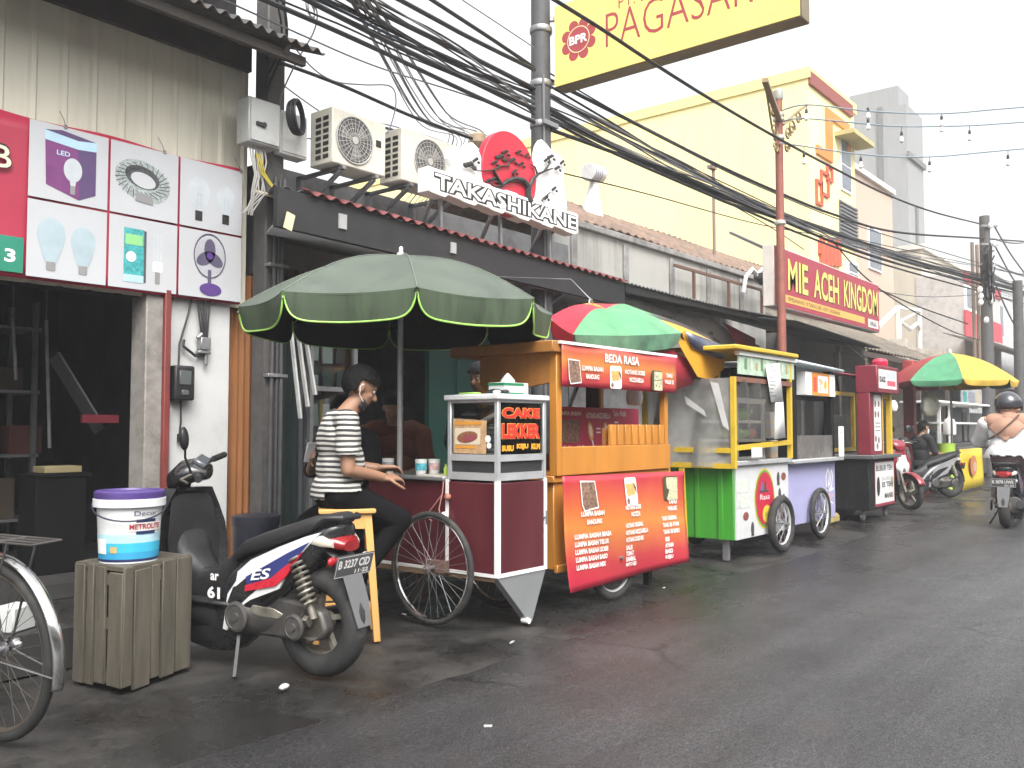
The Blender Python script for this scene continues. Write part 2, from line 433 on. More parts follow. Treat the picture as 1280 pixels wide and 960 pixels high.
# ------------------------------------------------------------------ ground
def asphalt():
    m = bpy.data.materials.new('wet_asphalt'); m.use_nodes = True; nt = m.node_tree; b = nt.nodes['Principled BSDF']
    tc = _n(nt, 'ShaderNodeTexCoord')
    def noise_(s, d=6, r=.6, vec=None):
        x = _n(nt, 'ShaderNodeTexNoise'); x.inputs['Scale'].default_value = s; x.inputs['Detail'].default_value = d; x.inputs['Roughness'].default_value = r
        nt.links.new(vec or tc.outputs['Object'], x.inputs['Vector']); return x
    def ramp(src, a, ca, b_, cb):
        r = _n(nt, 'ShaderNodeValToRGB'); r.color_ramp.elements[0].position = a; r.color_ramp.elements[1].position = b_
        r.color_ramp.elements[0].color = (*ca, 1); r.color_ramp.elements[1].color = (*cb, 1); nt.links.new(src, r.inputs[0]); return r
    big = noise_(0.55, 6, .65); mid = noise_(2.3, 8, .7); fine = noise_(95, 3, .8)
    mp = _n(nt, 'ShaderNodeMapping'); mp.inputs['Scale'].default_value = (0.12, 1.4, 1); nt.links.new(tc.outputs['Object'], mp.inputs[0])
    lane = noise_(1.5, 6, .6, mp.outputs[0])
    base = ramp(big.outputs['Fac'], .3, (.041, .042, .046), .7, (.066, .068, .073))
    c2 = ramp(fine.outputs['Fac'], .36, (.42, .42, .42), .68, (1.75, 1.73, 1.7))
    mu = _n(nt, 'ShaderNodeMix', data_type='RGBA', blend_type='MULTIPLY'); mu.inputs[0].default_value = 1
    nt.links.new(base.outputs[0], mu.inputs[6]); nt.links.new(c2.outputs[0], mu.inputs[7])
    gr = ramp(noise_(34, 5, .85).outputs['Fac'], .36, (.62, .62, .62), .64, (1.42, 1.42, 1.42)); mg = _n(nt, 'ShaderNodeMix', data_type='RGBA', blend_type='MULTIPLY'); mg.inputs[0].default_value = 1
    nt.links.new(mu.outputs[2], mg.inputs[6]); nt.links.new(gr.outputs[0], mg.inputs[7]); mu = mg
    c3 = ramp(lane.outputs['Fac'], .38, (.76, .76, .76), .62, (1.2, 1.19, 1.19))
    mu2 = _n(nt, 'ShaderNodeMix', data_type='RGBA', blend_type='MULTIPLY'); mu2.inputs[0].default_value = 1
    nt.links.new(mu.outputs[2], mu2.inputs[6]); nt.links.new(c3.outputs[0], mu2.inputs[7])
    rd = ramp(mid.outputs['Fac'], .56, (0, 0, 0), .72, (.28, .28, .28))       # reddish dust worn into the surface
    mx = _n(nt, 'ShaderNodeMix', data_type='RGBA'); nt.links.new(rd.outputs[0], mx.inputs[0]); nt.links.new(mu2.outputs[2], mx.inputs[6]); mx.inputs[7].default_value = (.085, .064, .058, 1)
    # hairline cracks, tar repairs, and the damp silt that gathers along the stalls
    wv = _n(nt, 'ShaderNodeMix', data_type='RGBA'); wv.inputs[0].default_value = .22; nt.links.new(tc.outputs['Object'], wv.inputs[6]); nt.links.new(mid.outputs['Color'], wv.inputs[7])
    cv = _n(nt, 'ShaderNodeTexVoronoi'); cv.feature = 'DISTANCE_TO_EDGE'; cv.inputs['Scale'].default_value = .9; nt.links.new(wv.outputs[2], cv.inputs['Vector'])
    cr = ramp(cv.outputs['Distance'], .004, (.6, .6, .6), .013, (0, 0, 0)); cmk = ramp(big.outputs['Fac'], .50, (0, 0, 0), .60, (1, 1, 1))
    cm = _n(nt, 'ShaderNodeMath', operation='MULTIPLY'); nt.links.new(cr.outputs[0], cm.inputs[0]); nt.links.new(cmk.outputs[0], cm.inputs[1])
    m3 = _n(nt, 'ShaderNodeMix', data_type='RGBA'); nt.links.new(cm.outputs[0], m3.inputs[0]); nt.links.new(mx.outputs[2], m3.inputs[6]); m3.inputs[7].default_value = (.012, .012, .012, 1)
    sxy = _n(nt, 'ShaderNodeSeparateXYZ'); nt.links.new(tc.outputs['Object'], sxy.inputs[0])
    yy = _n(nt, 'ShaderNodeMath', operation='MULTIPLY_ADD'); yy.inputs[1].default_value = 2.6; nt.links.new(noise_(.9, 8, .7).outputs['Fac'], yy.inputs[0]); nt.links.new(sxy.outputs[1], yy.inputs[2])
    gm = ramp(yy.outputs[0], 0, (0, 0, 0), 1, (1, 1, 1)); mr = _n(nt, 'ShaderNodeMapRange'); nt.links.new(yy.outputs[0], mr.inputs[0]); mr.inputs[1].default_value = 3.0; mr.inputs[2].default_value = 4.3
    m4 = _n(nt, 'ShaderNodeMix', data_type='RGBA', blend_type='MULTIPLY'); nt.links.new(mr.outputs[0], m4.inputs[0]); nt.links.new(m3.outputs[2], m4.inputs[6]); m4.inputs[7].default_value = (.52, .50, .48, 1)
    nt.links.new(m4.outputs[2], b.inputs['Base Color'])
    rr = ramp(mid.outputs['Fac'], .35, (.34, .34, .34), .62, (.60, .60, .60))
    rm = _n(nt, 'ShaderNodeMix', data_type='RGBA'); nt.links.new(mr.outputs[0], rm.inputs[0]); nt.links.new(rr.outputs[0], rm.inputs[6]); rm.inputs[7].default_value = (.24, .24, .24, 1); nt.links.new(rm.outputs[2], b.inputs['Roughness'])
    vo = _n(nt, 'ShaderNodeTexVoronoi'); vo.inputs['Scale'].default_value = 120; nt.links.new(tc.outputs['Object'], vo.inputs['Vector'])
    ad = _n(nt, 'ShaderNodeMath', operation='MULTIPLY_ADD'); ad.inputs[1].default_value = .8; nt.links.new(vo.outputs['Distance'], ad.inputs[0]); nt.links.new(fine.outputs['Fac'], ad.inputs[2])
    bp = _n(nt, 'ShaderNodeBump'); bp.inputs['Strength'].default_value = .55; bp.inputs['Distance'].default_value = .008
    nt.links.new(ad.outputs[0], bp.inputs['Height']); nt.links.new(bp.outputs[0], b.inputs['Normal'])
    b.inputs['Specular IOR Level'].default_value = .4
    return m
def wet_concrete():
    m = bpy.data.materials.new('wet_roadside'); m.use_nodes = True; nt = m.node_tree; b = nt.nodes['Principled BSDF']
    tc = _n(nt, 'ShaderNodeTexCoord')
    def noise_(s, d=6, r=.6):
        x = _n(nt, 'ShaderNodeTexNoise'); x.inputs['Scale'].default_value = s; x.inputs['Detail'].default_value = d; x.inputs['Roughness'].default_value = r
        nt.links.new(tc.outputs['Object'], x.inputs['Vector']); return x
    a = noise_(1.1, 9, .7); f = noise_(60, 4, .8)
    r = _n(nt, 'ShaderNodeValToRGB'); nt.links.new(a.outputs['Fac'], r.inputs[0]); e = r.color_ramp.elements
    e[0].position = .36; e[0].color = (.012, .0115, .0115, 1); e[1].position = .72; e[1].color = (.056, .052, .048, 1)
    k = e.new(.5); k.color = (.023, .022, .021, 1)
    fr = _n(nt, 'ShaderNodeValToRGB'); nt.links.new(f.outputs['Fac'], fr.inputs[0]); fr.color_ramp.elements[0].position = .3; fr.color_ramp.elements[0].color = (.6, .6, .6, 1); fr.color_ramp.elements[1].position = .7; fr.color_ramp.elements[1].color = (1.35, 1.33, 1.3, 1)
    mu = _n(nt, 'ShaderNodeMix', data_type='RGBA', blend_type='MULTIPLY'); mu.inputs[0].default_value = 1; nt.links.new(r.outputs[0], mu.inputs[6]); nt.links.new(fr.outputs[0], mu.inputs[7])
    nt.links.new(mu.outputs[2], b.inputs['Base Color'])
    rr = _n(nt, 'ShaderNodeMapRange'); nt.links.new(a.outputs['Fac'], rr.inputs[0]); rr.inputs[1].default_value = .38; rr.inputs[2].default_value = .56; rr.inputs[3].default_value = .12; rr.inputs[4].default_value = .62
    nt.links.new(rr.outputs[0], b.inputs['Roughness'])
    bp = _n(nt, 'ShaderNodeBump'); bp.inputs['Strength'].default_value = .35; bp.inputs['Distance'].default_value = .012; nt.links.new(f.outputs['Fac'], bp.inputs['Height']); nt.links.new(bp.outputs[0], b.inputs['Normal'])
    return m
M_ASPH = asphalt(); M_SIDE = wet_concrete()
g = MB(); g.add([(-400, -400, -.03), (600, -400, -.03), (600, 400, -.03), (-400, 400, -.03)], [(0, 1, 2, 3)])
struct(g.build('ground', mat('bare_soil', (.11, .095, .08), .9, var=.25, scale=.6), smooth=0))
# the asphalt mat ends in a worn, uneven edge along the stalls
rd = MB(); N = 260
def edge_y(x): return 3.02 + .10 * noise.noise(V((x * .7, 3.3, 0))) + .04 * noise.noise(V((x * 3.1, 8.1, 0))) + (.24 if x > 7 else .24 * max(0, (x - 4.5) / 2.5))
xs = [-60 + 180 * i / N for i in range(N)] ; xs = sorted(set(xs + [1 + .06 * i for i in range(250)]))
vsr = []; fsr = []
for i, x in enumerate(xs): vsr += [(x, -5.2, 0), (x, edge_y(x), 0), (x, edge_y(x) + .02, -.016)]
for i in range(len(xs) - 1):
    a, b_ = i * 3, i * 3 + 3
    fsr += [(a, b_, b_ + 1, a + 1), (a + 1, b_ + 1, b_ + 2, a + 2)]
rd.add(vsr, fsr); struct(rd.build('road', M_ASPH))
pv = MB(); pv.grid(lambda u, w: V((-60 + 180 * u, 2.6 + 6.4 * w, -.012)), 2, 2); struct(pv.build('pavement', M_SIDE, smooth=0))
pv = MB(); pv.bb(-60, 120, -9, -5.2, -.02, .12); struct(pv.build('kerb', mat('far_kerb', (.3, .29, .27), .85), smooth=0, bevel=.02))

OP = thing('added_shade_row', 'unseen plain row of shops added across the road to shade the street', 'shops', (20, -9.2, 0))  # out of view, added to cut skylight on the street and shop fronts
b_ = MB(); b_.bb(-30, 80, -16, -9.2, 0, 6.2); b_.build('wall', mat('shade_row_wall', (.30, .29, .27), .85, var=.2, dirt=.4), OP)
b_ = MB(); b_.bb(-30, 80, -9.2, -8.0, 2.9, 3.0); b_.build('canopy', mat('shade_row_canopy', (.12, .12, .12), .7), OP)
for k in range(24):
    b_ = MB(); b_.bb(-28 + 4.5 * k, -24.6 + 4.5 * k, -9.2, -9.14, .1, 2.8); b_.build('shutter', mat('shade_row_shutter', (.16, .17, .18), .5, .3, var=.2, dirt=.4), OP)
# common materials
M_STEEL = mat('grey_steel', (.32, .32, .33), .45, .7, scale=12, dirt=.4)
M_ALU = mat('brushed_aluminium', (.66, .67, .68), .38, .55, var=.06, scale=14, dirt=.25, dirt_col=(.3, .29, .27))
M_CHROME = mat('chrome', (.75, .75, .74), .16, 1.0, var=.08, dirt=.25, dirt_col=(.25, .2, .15), dscale=8)
M_BLACK = mat('black_plastic', (.018, .018, .02), .42, var=.2, scale=10, dirt=.35, dirt_col=(.07, .065, .06), dscale=6)
M_RUBBER = mat('tyre_rubber', (.022, .022, .022), .78, var=.25, scale=20, dirt=.5, dirt_col=(.10, .09, .08), dscale=7)
M_DARK = mat('dark_void', (.02, .02, .021), .8, var=.3)
M_WIRE = mat('cable_sheath', (.02, .02, .022), .55, var=.15)
M_WIREG = mat('weathered_cable', (.16, .16, .17), .6, var=.15)
M_WHITE = mat('white_paint', (.76, .76, .74), .5, var=.05, dirt=.25, dirt_col=(.4, .38, .35))
M_PAPER = mat('paper_white', (.78, .78, .76), .7, var=.03)
M_INKB = mat('black_ink', (.02, .02, .02), .6, var=.1)
M_INKW = mat('white_ink', (.82, .80, .78), .5, var=.02)
M_RED = mat('print_red', (.50, .035, .06), .5, var=.08)
M_GLASS = glass_mat('clear_glass', mixf=.05)

# ------------------------------------------------------------------ electrical shop behind the crate and the bucket
SH = thing('shop_building', 'low shop with cream ribbed metal siding above a dark open front behind the product banner', 'shop', (2.0, 6.5, 0))
YF = 6.5
siding = MB()
xs = []; x = -7.0
while x < 4.40:
    xs += [(x, 0), (x + .018, -.022), (x + .05, -.022), (x + .068, 0)]; x += .215
xs.append((4.44, 0))
for (xa, da), (xb, db) in zip(xs[:-1], xs[1:]):
    siding.add([(xa, YF + da, 2.2), (xb, YF + db, 2.2), (xb, YF + db, 4.55), (xa, YF + da, 4.55)], [(0, 1, 2, 3)])
M_SIDING = mat('cream_metal_siding', (.72, .685, .57), .5, .1, var=.05, scale=2.5, dirt=.28, dirt_col=(.30, .27, .21), dscale=1.6, streak=True)
siding.build('siding', M_SIDING, SH, smooth=20)
rf = MB()     # corrugated roof sheet; the eave sticks out over the front
def roof_pt(u, w):
    X = -7.0 + 11.62 * u; Y = 5.68 + 6.5 * w; z = 4.22 + .40 * (Y - 5.68) + .022 * math.sin(X * 2 * math.pi / .105)
    return V((X, Y, z))
rf.grid(roof_pt, 900, 2); rf.build('roof', mat('rusty_roof_sheet', (.075, .07, .068), .7, .2, var=.3, dirt=.6, dirt_col=(.12, .08, .055)), SH, solid=.006, smooth=60)
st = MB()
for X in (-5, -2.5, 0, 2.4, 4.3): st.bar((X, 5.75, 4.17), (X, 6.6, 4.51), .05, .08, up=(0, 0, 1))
st.bar((-7, 5.8, 4.14), (4.5, 5.8, 4.14), .05, .07); st.bar((-7, 6.44, 4.39), (4.44, 6.44, 4.39), .42, .05, up=(0, 0, 1)) if False else st.bb(-7, 4.44, 6.42, 6.47, 4.20, 4.6)  # deep dark board at the wall top stands in for shade under the eave
st.build('eave_frame_and_shade', mat('timber_and_eave_shade', (.05, .043, .038), .8, var=.3), SH)
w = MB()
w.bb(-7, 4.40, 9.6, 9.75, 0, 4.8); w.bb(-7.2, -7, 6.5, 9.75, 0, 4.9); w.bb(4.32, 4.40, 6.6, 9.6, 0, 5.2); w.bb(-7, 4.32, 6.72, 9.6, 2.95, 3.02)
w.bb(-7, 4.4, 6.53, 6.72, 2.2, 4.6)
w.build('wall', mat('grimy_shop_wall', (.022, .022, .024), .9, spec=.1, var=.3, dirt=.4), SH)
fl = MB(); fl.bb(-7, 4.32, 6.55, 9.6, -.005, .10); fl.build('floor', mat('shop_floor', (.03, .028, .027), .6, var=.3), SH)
pl = MB(); pl.bb(on_y(181, 500, 6.42).x, on_y(204, 500, 6.42).x, 6.42, 6.64, 0, 2.26); pl.build('pillar', mat('bare_concrete_pillar', (.26, .24, .22), .85, var=.22, scale=9, dirt=.5, dscale=5), SH, bevel=.008)
pw = MB(); pw.bb(on_y(213, 500, 6.47).x, 4.30, 6.47, 6.72, 0, 2.32); pw.build('whitewashed_wall', mat('whitewash', (.56, .56, .55), .8, var=.06, dirt=.35, dirt_col=(.25, .25, .24), dscale=3, bump=.1), SH, bevel=.008)
pr = MB(); pr.bb(on_y(205, 500, 6.38).x, on_y(212.5, 500, 6.38).x, 6.38, 6.46, 0, 2.26); pr.build('door_post', mat('red_oxide_post', (.19, .035, .03), .55, var=.2, dirt=.3), SH, bevel=.005)

# shelving and goods that show faintly inside the shop
sh = thing('shelf_rack', 'dark steel shelf rack with goods at the back of the unlit shop', 'shelf rack', (2.6, 8.4, .1))
fr = MB()
for X in (1.7, 2.6, 3.5):
    for Y in (8.2, 8.7): fr.bb(X - .02, X + .02, Y - .02, Y + .02, .1, 2.3)
fr.build('upright', M_STEEL, sh)
for z in (.4, .95, 1.5, 2.05):
    s_ = MB(); s_.bb(1.66, 3.54, 8.18, 8.72, z, z + .025); s_.build('shelf', M_STEEL, sh)
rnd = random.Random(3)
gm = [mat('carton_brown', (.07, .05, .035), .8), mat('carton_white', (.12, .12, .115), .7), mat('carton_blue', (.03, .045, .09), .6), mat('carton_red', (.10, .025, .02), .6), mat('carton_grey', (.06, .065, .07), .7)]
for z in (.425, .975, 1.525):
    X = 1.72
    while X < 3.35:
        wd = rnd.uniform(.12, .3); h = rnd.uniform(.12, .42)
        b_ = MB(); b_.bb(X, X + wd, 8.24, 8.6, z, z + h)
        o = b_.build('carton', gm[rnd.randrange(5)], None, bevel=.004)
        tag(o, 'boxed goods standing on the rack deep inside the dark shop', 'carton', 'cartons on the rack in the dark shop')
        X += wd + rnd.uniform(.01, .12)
cb = MB(); cb.bb(3.08, 3.36, 7.0, 7.2, .86, .91); tag(cb.build('label_strip', mat('faded_yellow_box', (.22, .18, .09), .6), bevel=.004), 'small faded yellow box lying on the dark counter just inside the shop', 'box')
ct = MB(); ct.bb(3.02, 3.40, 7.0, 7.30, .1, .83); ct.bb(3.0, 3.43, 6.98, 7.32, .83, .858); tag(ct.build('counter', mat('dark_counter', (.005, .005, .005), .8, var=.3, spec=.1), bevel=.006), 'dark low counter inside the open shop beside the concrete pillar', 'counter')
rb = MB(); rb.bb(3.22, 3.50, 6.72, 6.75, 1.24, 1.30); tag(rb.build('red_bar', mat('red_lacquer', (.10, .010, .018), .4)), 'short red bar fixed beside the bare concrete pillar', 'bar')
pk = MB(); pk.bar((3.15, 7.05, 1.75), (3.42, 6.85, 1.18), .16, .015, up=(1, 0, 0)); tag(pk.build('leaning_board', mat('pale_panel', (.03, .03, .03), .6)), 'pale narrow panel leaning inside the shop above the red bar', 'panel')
for k, (px, y0, y1, lab) in enumerate(((16, 395, 475, 'shorter of the two pale tubes hanging in the dark shop'), (58, 400, 560, 'longer of the two pale tubes hanging in the dark shop'))):
    a, b_ = on_y(px, y0, 7.6), on_y(px + 4, y1, 7.6); t_ = MB(); t_.cyl((a.x, a.y, 2.96), (a.x, a.y, a.z), .004, n=6); t_.cyl(a, b_, .013, n=10)
    tag(t_.build('tube_lamp', mat('unlit_tube', (.22, .22, .22), .3)), lab, 'tube lamp', 'tubes hanging in the shop')

# ------------------------------------------------------------------ vinyl banner with product pictures
YB = 6.40
A = on_y(300, 381, YB); T = on_y(300, 213, YB); zb, zt = A.z, T.z
x0, x1, x2, x3 = on_y(30, 300, YB).x, on_y(133, 300, YB).x, on_y(221, 300, YB).x, A.x
BN = thing('product_banner', 'red and white vinyl banner with pictures of bulbs, cable coil and a fan', 'banner', (x0, YB, zb))
H = zt - zb; WL = 3.4
sheet = MB()
def ban(u, w):
    X = x0 - WL + (x3 - x0 + WL) * u; z = zb + H * w
    return V((X, YB + .010 * math.sin(X * 5 + w * 3) * (1 - .5 * w), z - .012 * math.sin(u * 30) * (w > .9)))
sheet.grid(ban, 80, 10); M_VRED = mat('vinyl_red', (.40, .03, .065), .42, var=.08, scale=3, bump=.05, bscale=6)
sheet.build('sheet', M_VRED, BN, solid=.002, smooth=80)
pc = MB(); P = Pan((x0, YB - .018, zb), X3, Z3, pc, .001)
M_VW = mat('vinyl_white', (.49, .50, .52), .42, var=.05, scale=3, bump=.12, bscale=5, dirt=.18, dirt_col=(.40, .39, .36), dscale=1.5)
pm = [M_VW, mat('vinyl_green', (.02, .22, .14), .45), mat('bulb_grey', (.37, .46, .50), .5, var=.10), mat('cap_grey', (.25, .25, .25), .5), mat('box_purple', (.17, .04, .16), .5, var=.2),
      mat('box_violet', (.09, .05, .14), .5), mat('box_pale_blue', (.42, .60, .72), .5), mat('coil_grey', (.33, .37, .36), .6, var=.5, scale=60), mat('coil_dark', (.07, .075, .08), .6, var=.4, scale=50), M_INKB,
      mat('box_teal', (.05, .33, .34), .5, var=.5, scale=40), mat('box_lime', (.25, .55, .22), .5), mat('fan_blade', (.10, .085, .14), .5), mat('fan_base', (.09, .04, .20), .5), mat('fan_cage', (.42, .42, .45), .5), mat('bulb_shine', (.50, .53, .56), .4), M_INKW, mat('sign_cream', (.7, .66, .5), .5)]
w1, w2, w3 = x1 - x0, x2 - x1, x3 - x2; hh = H / 2; g_ = .018
cells = [(0, hh), (w1, hh), (w1 + w2, hh), (0, 0), (w1, 0), (w1 + w2, 0)]; cw = [w1, w2, w3, w1, w2, w3]
for (cx, cy), c_ in zip(cells, cw): P.rect(cx + g_ / 2, cy + (g_ if cy == 0 else g_ / 2), c_ - g_, hh - g_ * 1.5, 0)
P.rect(-WL + .02, .03, WL - .03, hh * .43, 1)
# boxed lamp
P.poly([(w1 * .22, hh * 1.20), (w1 * .62, hh * 1.07), (w1 * .60, hh * 1.72), (w1 * .20, hh * 1.76)], 4, 1).poly([(w1 * .62, hh * 1.07), (w1 * .83, hh * 1.17), (w1 * .83, hh * 1.74), (w1 * .60, hh * 1.72)], 5, 1)
P.poly([(w1 * .20, hh * 1.76), (w1 * .60, hh * 1.72), (w1 * .60, hh * 1.83), (w1 * .19, hh * 1.88)], 6, 2).poly([(w1 * .60, hh * 1.72), (w1 * .83, hh * 1.74), (w1 * .83, hh * 1.86), (w1 * .60, hh * 1.83)], 6, 2)
P.poly([(w1 * .19, hh * 1.88), (w1 * .60, hh * 1.83), (w1 * .83, hh * 1.86), (w1 * .40, hh * 1.92)], 5, 2)
P.disc(w1 * .54, hh * 1.44, .065, 15, 2, ry=.085).poly([(w1 * .49, hh * 1.38), (w1 * .59, hh * 1.38), (w1 * .57, hh * 1.24), (w1 * .51, hh * 1.24)], 15, 3).rect(w1 * .51, hh * 1.13, w1 * .06, hh * .11, 3, 3)
P.text('LED', w1 * .34, hh * 1.60, w1 * .16, hh * .06, 6, 2, .02)
# coil of wire
P.disc(w1 + w2 * .47, hh * 1.50, w2 * .40, 7, 1, ry=hh * .27, rot=-.25).disc(w1 + w2 * .46, hh * 1.55, w2 * .25, 8, 2, ry=hh * .15, rot=-.2).disc(w1 + w2 * .47, hh * 1.51, w2 * .18, 0, 3, ry=hh * .10, rot=-.2)
for k in range(26):
    a = k * .2416; P.line([(w1 + w2 * .47 + w2 * .24 * math.cos(a), hh * 1.5 + hh * .15 * math.sin(a)), (w1 + w2 * .47 + w2 * .39 * math.cos(a + .25), hh * 1.5 + hh * .255 * math.sin(a + .25))], .006, 8, 2)
P.poly([(w1 + w2 * .36, hh * 1.22), (w1 + w2 * .62, hh * 1.2), (w1 + w2 * .60, hh * 1.32), (w1 + w2 * .38, hh * 1.34)], 3, 3)
# clear bulbs
for bx, sc in ((.30, 1.0), (.72, .86)):
    cx = w1 + w2 + w3 * bx
    P.disc(cx, hh * 1.52, w3 * .17 * sc, 15, 1, ry=hh * .22 * sc).poly([(cx - w3 * .10, hh * 1.4), (cx + w3 * .10, hh * 1.4), (cx + w3 * .05, hh * 1.26), (cx - w3 * .05, hh * 1.26)], 15, 2)
    P.rect(cx - w3 * .055, hh * 1.12 + .01 * (bx > .5), w3 * .11, hh * .14, 9, 2).line([(cx - .02, hh * 1.3), (cx - .012, hh * 1.5), (cx + .02, hh * 1.5), (cx + .02, hh * 1.3)], .004, 2, 3)
# two frosted bulbs
for bx, sc in ((.30, 1.0), (.69, .92)):
    cx = w1 * bx; cy = hh * .58 - (.02 if sc < 1 else 0)
    P.disc(cx, cy, w1 * .17 * sc, 2, 1, ry=hh * .21 * sc).poly([(cx - w1 * .14 * sc, cy - .07), (cx + w1 * .14 * sc, cy - .07), (cx + w1 * .07, hh * .24), (cx - w1 * .07, hh * .24)], 2, 2).rect(cx - w1 * .055, hh * .13, w1 * .11, hh * .11, 3, 2, .008)
# boxed fluorescent lamp and the lamp
bx = w1 + w2 * .22; P.rect(bx, hh * .12, w2 * .28, hh * .72, 10, 1).rect(bx + .01, hh * .62, w2 * .24, hh * .14, 11, 2).rect(bx, hh * .12, w2 * .28, hh * .10, 6, 2).disc(bx + w2 * .1, hh * .46, w2 * .07, 16, 2).rect(bx + w2 * .28, hh * .13, w2 * .035, hh * .70, 8, 1)
for k in (-.028, 0, .028): P.rect(w1 + w2 * .70 + k - .008, hh * .42, .016, hh * .40, 15, 1, .006)
P.rect(w1 + w2 * .63, hh * .30, w2 * .14, hh * .14, 16, 2, .01).rect(w1 + w2 * .665, hh * .14, w2 * .07, hh * .16, 3, 2)
# desk fan
cx = w1 + w2 + w3 * .48; cy = hh * .64
P.disc(cx, cy, w3 * .25, 14, 1, ry=hh * .26)
for a in (90, 210, 330): P.disc(cx + .045 * math.cos(R(a)), cy + .05 * math.sin(R(a)), w3 * .15, 12, 2, ry=hh * .09, rot=R(a))
P.disc(cx, cy, .03, 13, 3).ring(cx, cy, w3 * .235, w3 * .25, 12, 3, sy=1.25).rect(cx - .016, hh * .22, .032, hh * .22, 12, 2).disc(cx + .01, hh * .16, w3 * .17, 13, 3, ry=hh * .09)
# the ends of the shop's name and number that reach into the picture
P.text('B', -.225, hh * 1.28, .13, .17, 9, 1, .02).text('B', -.217, hh * 1.29, .115, .15, 17, 2, .01)
P.text('3', -.13, hh * .17, .07, .09, 16, 1, .03)
pc.build('picture_print', pm, BN, smooth=0)
for i, X in enumerate((x0 - .6, x0 + .25, x0 + 1.0, x3 - .02)):
    e = MB(); e.torus((X, YB - .022, zt - .015), (0, 1, 0), .012, .004, 14, 6); e.tube([(X, YB - .02, zt - .015), (X + .01, YB + .03, zt + .05), (X, YB + .08, zt + .12)], .003, 5); e.build('eyelet_tie', M_STEEL, BN)

# ------------------------------------------------------------------ things on the whitewashed strip
mt = thing('electricity_meter', 'black electricity meter box hanging on the whitewashed wall strip under the banner', 'meter', (4.0, 6.40, 1.45))
c = on_y(229, 478, 6.40)
b_ = MB(); b_.bb(c.x - .085, c.x + .085, 6.37, 6.465, c.z - .14, c.z + .13); b_.build('case', M_BLACK, mt, bevel=.015, seg=2)
b_ = MB(); b_.bb(c.x - .05, c.x + .05, 6.362, 6.372, c.z - .02, c.z + .09); b_.bb(c.x - .03, c.x + .03, 6.36, 6.38, c.z - .1, c.z - .06); b_.build('window', mat('meter_window', (.10, .11, .11), .15), mt, bevel=.004)
b_ = MB(); b_.tube([(c.x - .03, 6.42, c.z + .12), (c.x - .02, 6.43, c.z + .3), (c.x + .06, 6.44, c.z + .55), (c.x + .10, 6.44, c.z + .75)], .008, 6); b_.tube([(c.x, 6.43, c.z - .13), (c.x + .01, 6.44, c.z - .3), (c.x, 6.44, c.z - .4)], .007, 6); b_.bb(c.x - .012, c.x + .012, 6.42, 6.455, c.z - .46, c.z - .40); b_.build('cable', M_WIRE, mt)
jn = thing('cable_clamp', 'tangled service cable clamp with black connectors beside the meter on the whitewashed strip', 'cable clamp', (4.1, 6.44, 1.75))
c = on_y(254, 430, 6.44); b_ = MB()
b_.box((c.x, 6.43, c.z), (.09, .07, .10)); b_.bb(c.x - .06, c.x + .05, 6.40, 6.46, c.z - .08, c.z - .055); b_.cyl((c.x + .02, 6.43, c.z - .06), (c.x + .02, 6.43, c.z - .17), .014); b_.cyl((c.x - .06, 6.43, c.z + .04), (c.x - .02, 6.42, c.z + .08), .02)
b_.build('connector', M_STEEL, jn, bevel=.006)
b_ = MB(); b_.tube([(3.87, 6.44, c.z + .02), (c.x - .18, 6.43, c.z - .03), (c.x - .08, 6.42, c.z - .10), (c.x, 6.43, c.z - .09)], .012, 7)
for k in range(5): b_.tube([(c.x - .06 + .03 * k, 6.44, 2.28), (c.x - .05 + .02 * k, 6.42, c.z + .2 + .02 * (k % 2)), (c.x - .02 + .012 * k, 6.43, c.z + .05)], .007, 6)
b_.build('cable', M_WIRE, jn)
# ------------------------------------------------------------------ pole at the corner of the two shops, its boxes and cables
po = thing('corner_post', 'dark sooty post wrapped in conduits between the cream siding and the eatery canopy', 'post', (4.56, 6.35, 0))
b_ = MB(); b_.bb(4.50, 4.68, 6.28, 6.46, 0, 5.6); b_.build('post', mat('sooty_concrete', (.085, .08, .078), .85, var=.35, scale=8, dirt=.5), po, bevel=.012)
b_ = MB()
for k, (dx, r) in enumerate(((.0, .016), (.05, .012), (.09, .02))):
    b_.tube([(4.56 + dx, 6.255, .05), (4.55 + dx * 1.1, 6.25, 1.4), (4.56 + dx * .8, 6.24, 2.3 + .1 * k), (4.57 + dx, 6.25, 3.3)], r, 7)
b_.build('conduit', mat('grey_conduit', (.07, .07, .072), .6, var=.3, dirt=.4), po)
b_ = MB(); b_.bb(4.50, 4.70, 6.22, 6.30, 2.54, 2.57); b_.bb(4.50, 4.70, 6.22, 6.30, 1.62, 1.65); b_.build('clamp', M_STEEL, po, bevel=.004)
for k in range(3):
    b_ = MB(); b_.bar((4.66 + .055 * k, 6.16 - .02 * k, 2.12 - .02 * k), (4.76 + .06 * k, 6.13 - .02 * k, 1.28 + .1 * k), .035, .018)
    tag(b_.build('leaning_batten', mat('pale_slat', (.50, .50, .48), .6, dirt=.4)), ['first pale slat leaning against the corner post by the green shutter', 'second, middle pale slat leaning against the corner post', 'third pale slat, the one right against the green shutter'][k], 'slat', 'pale slats leaning on the corner post')

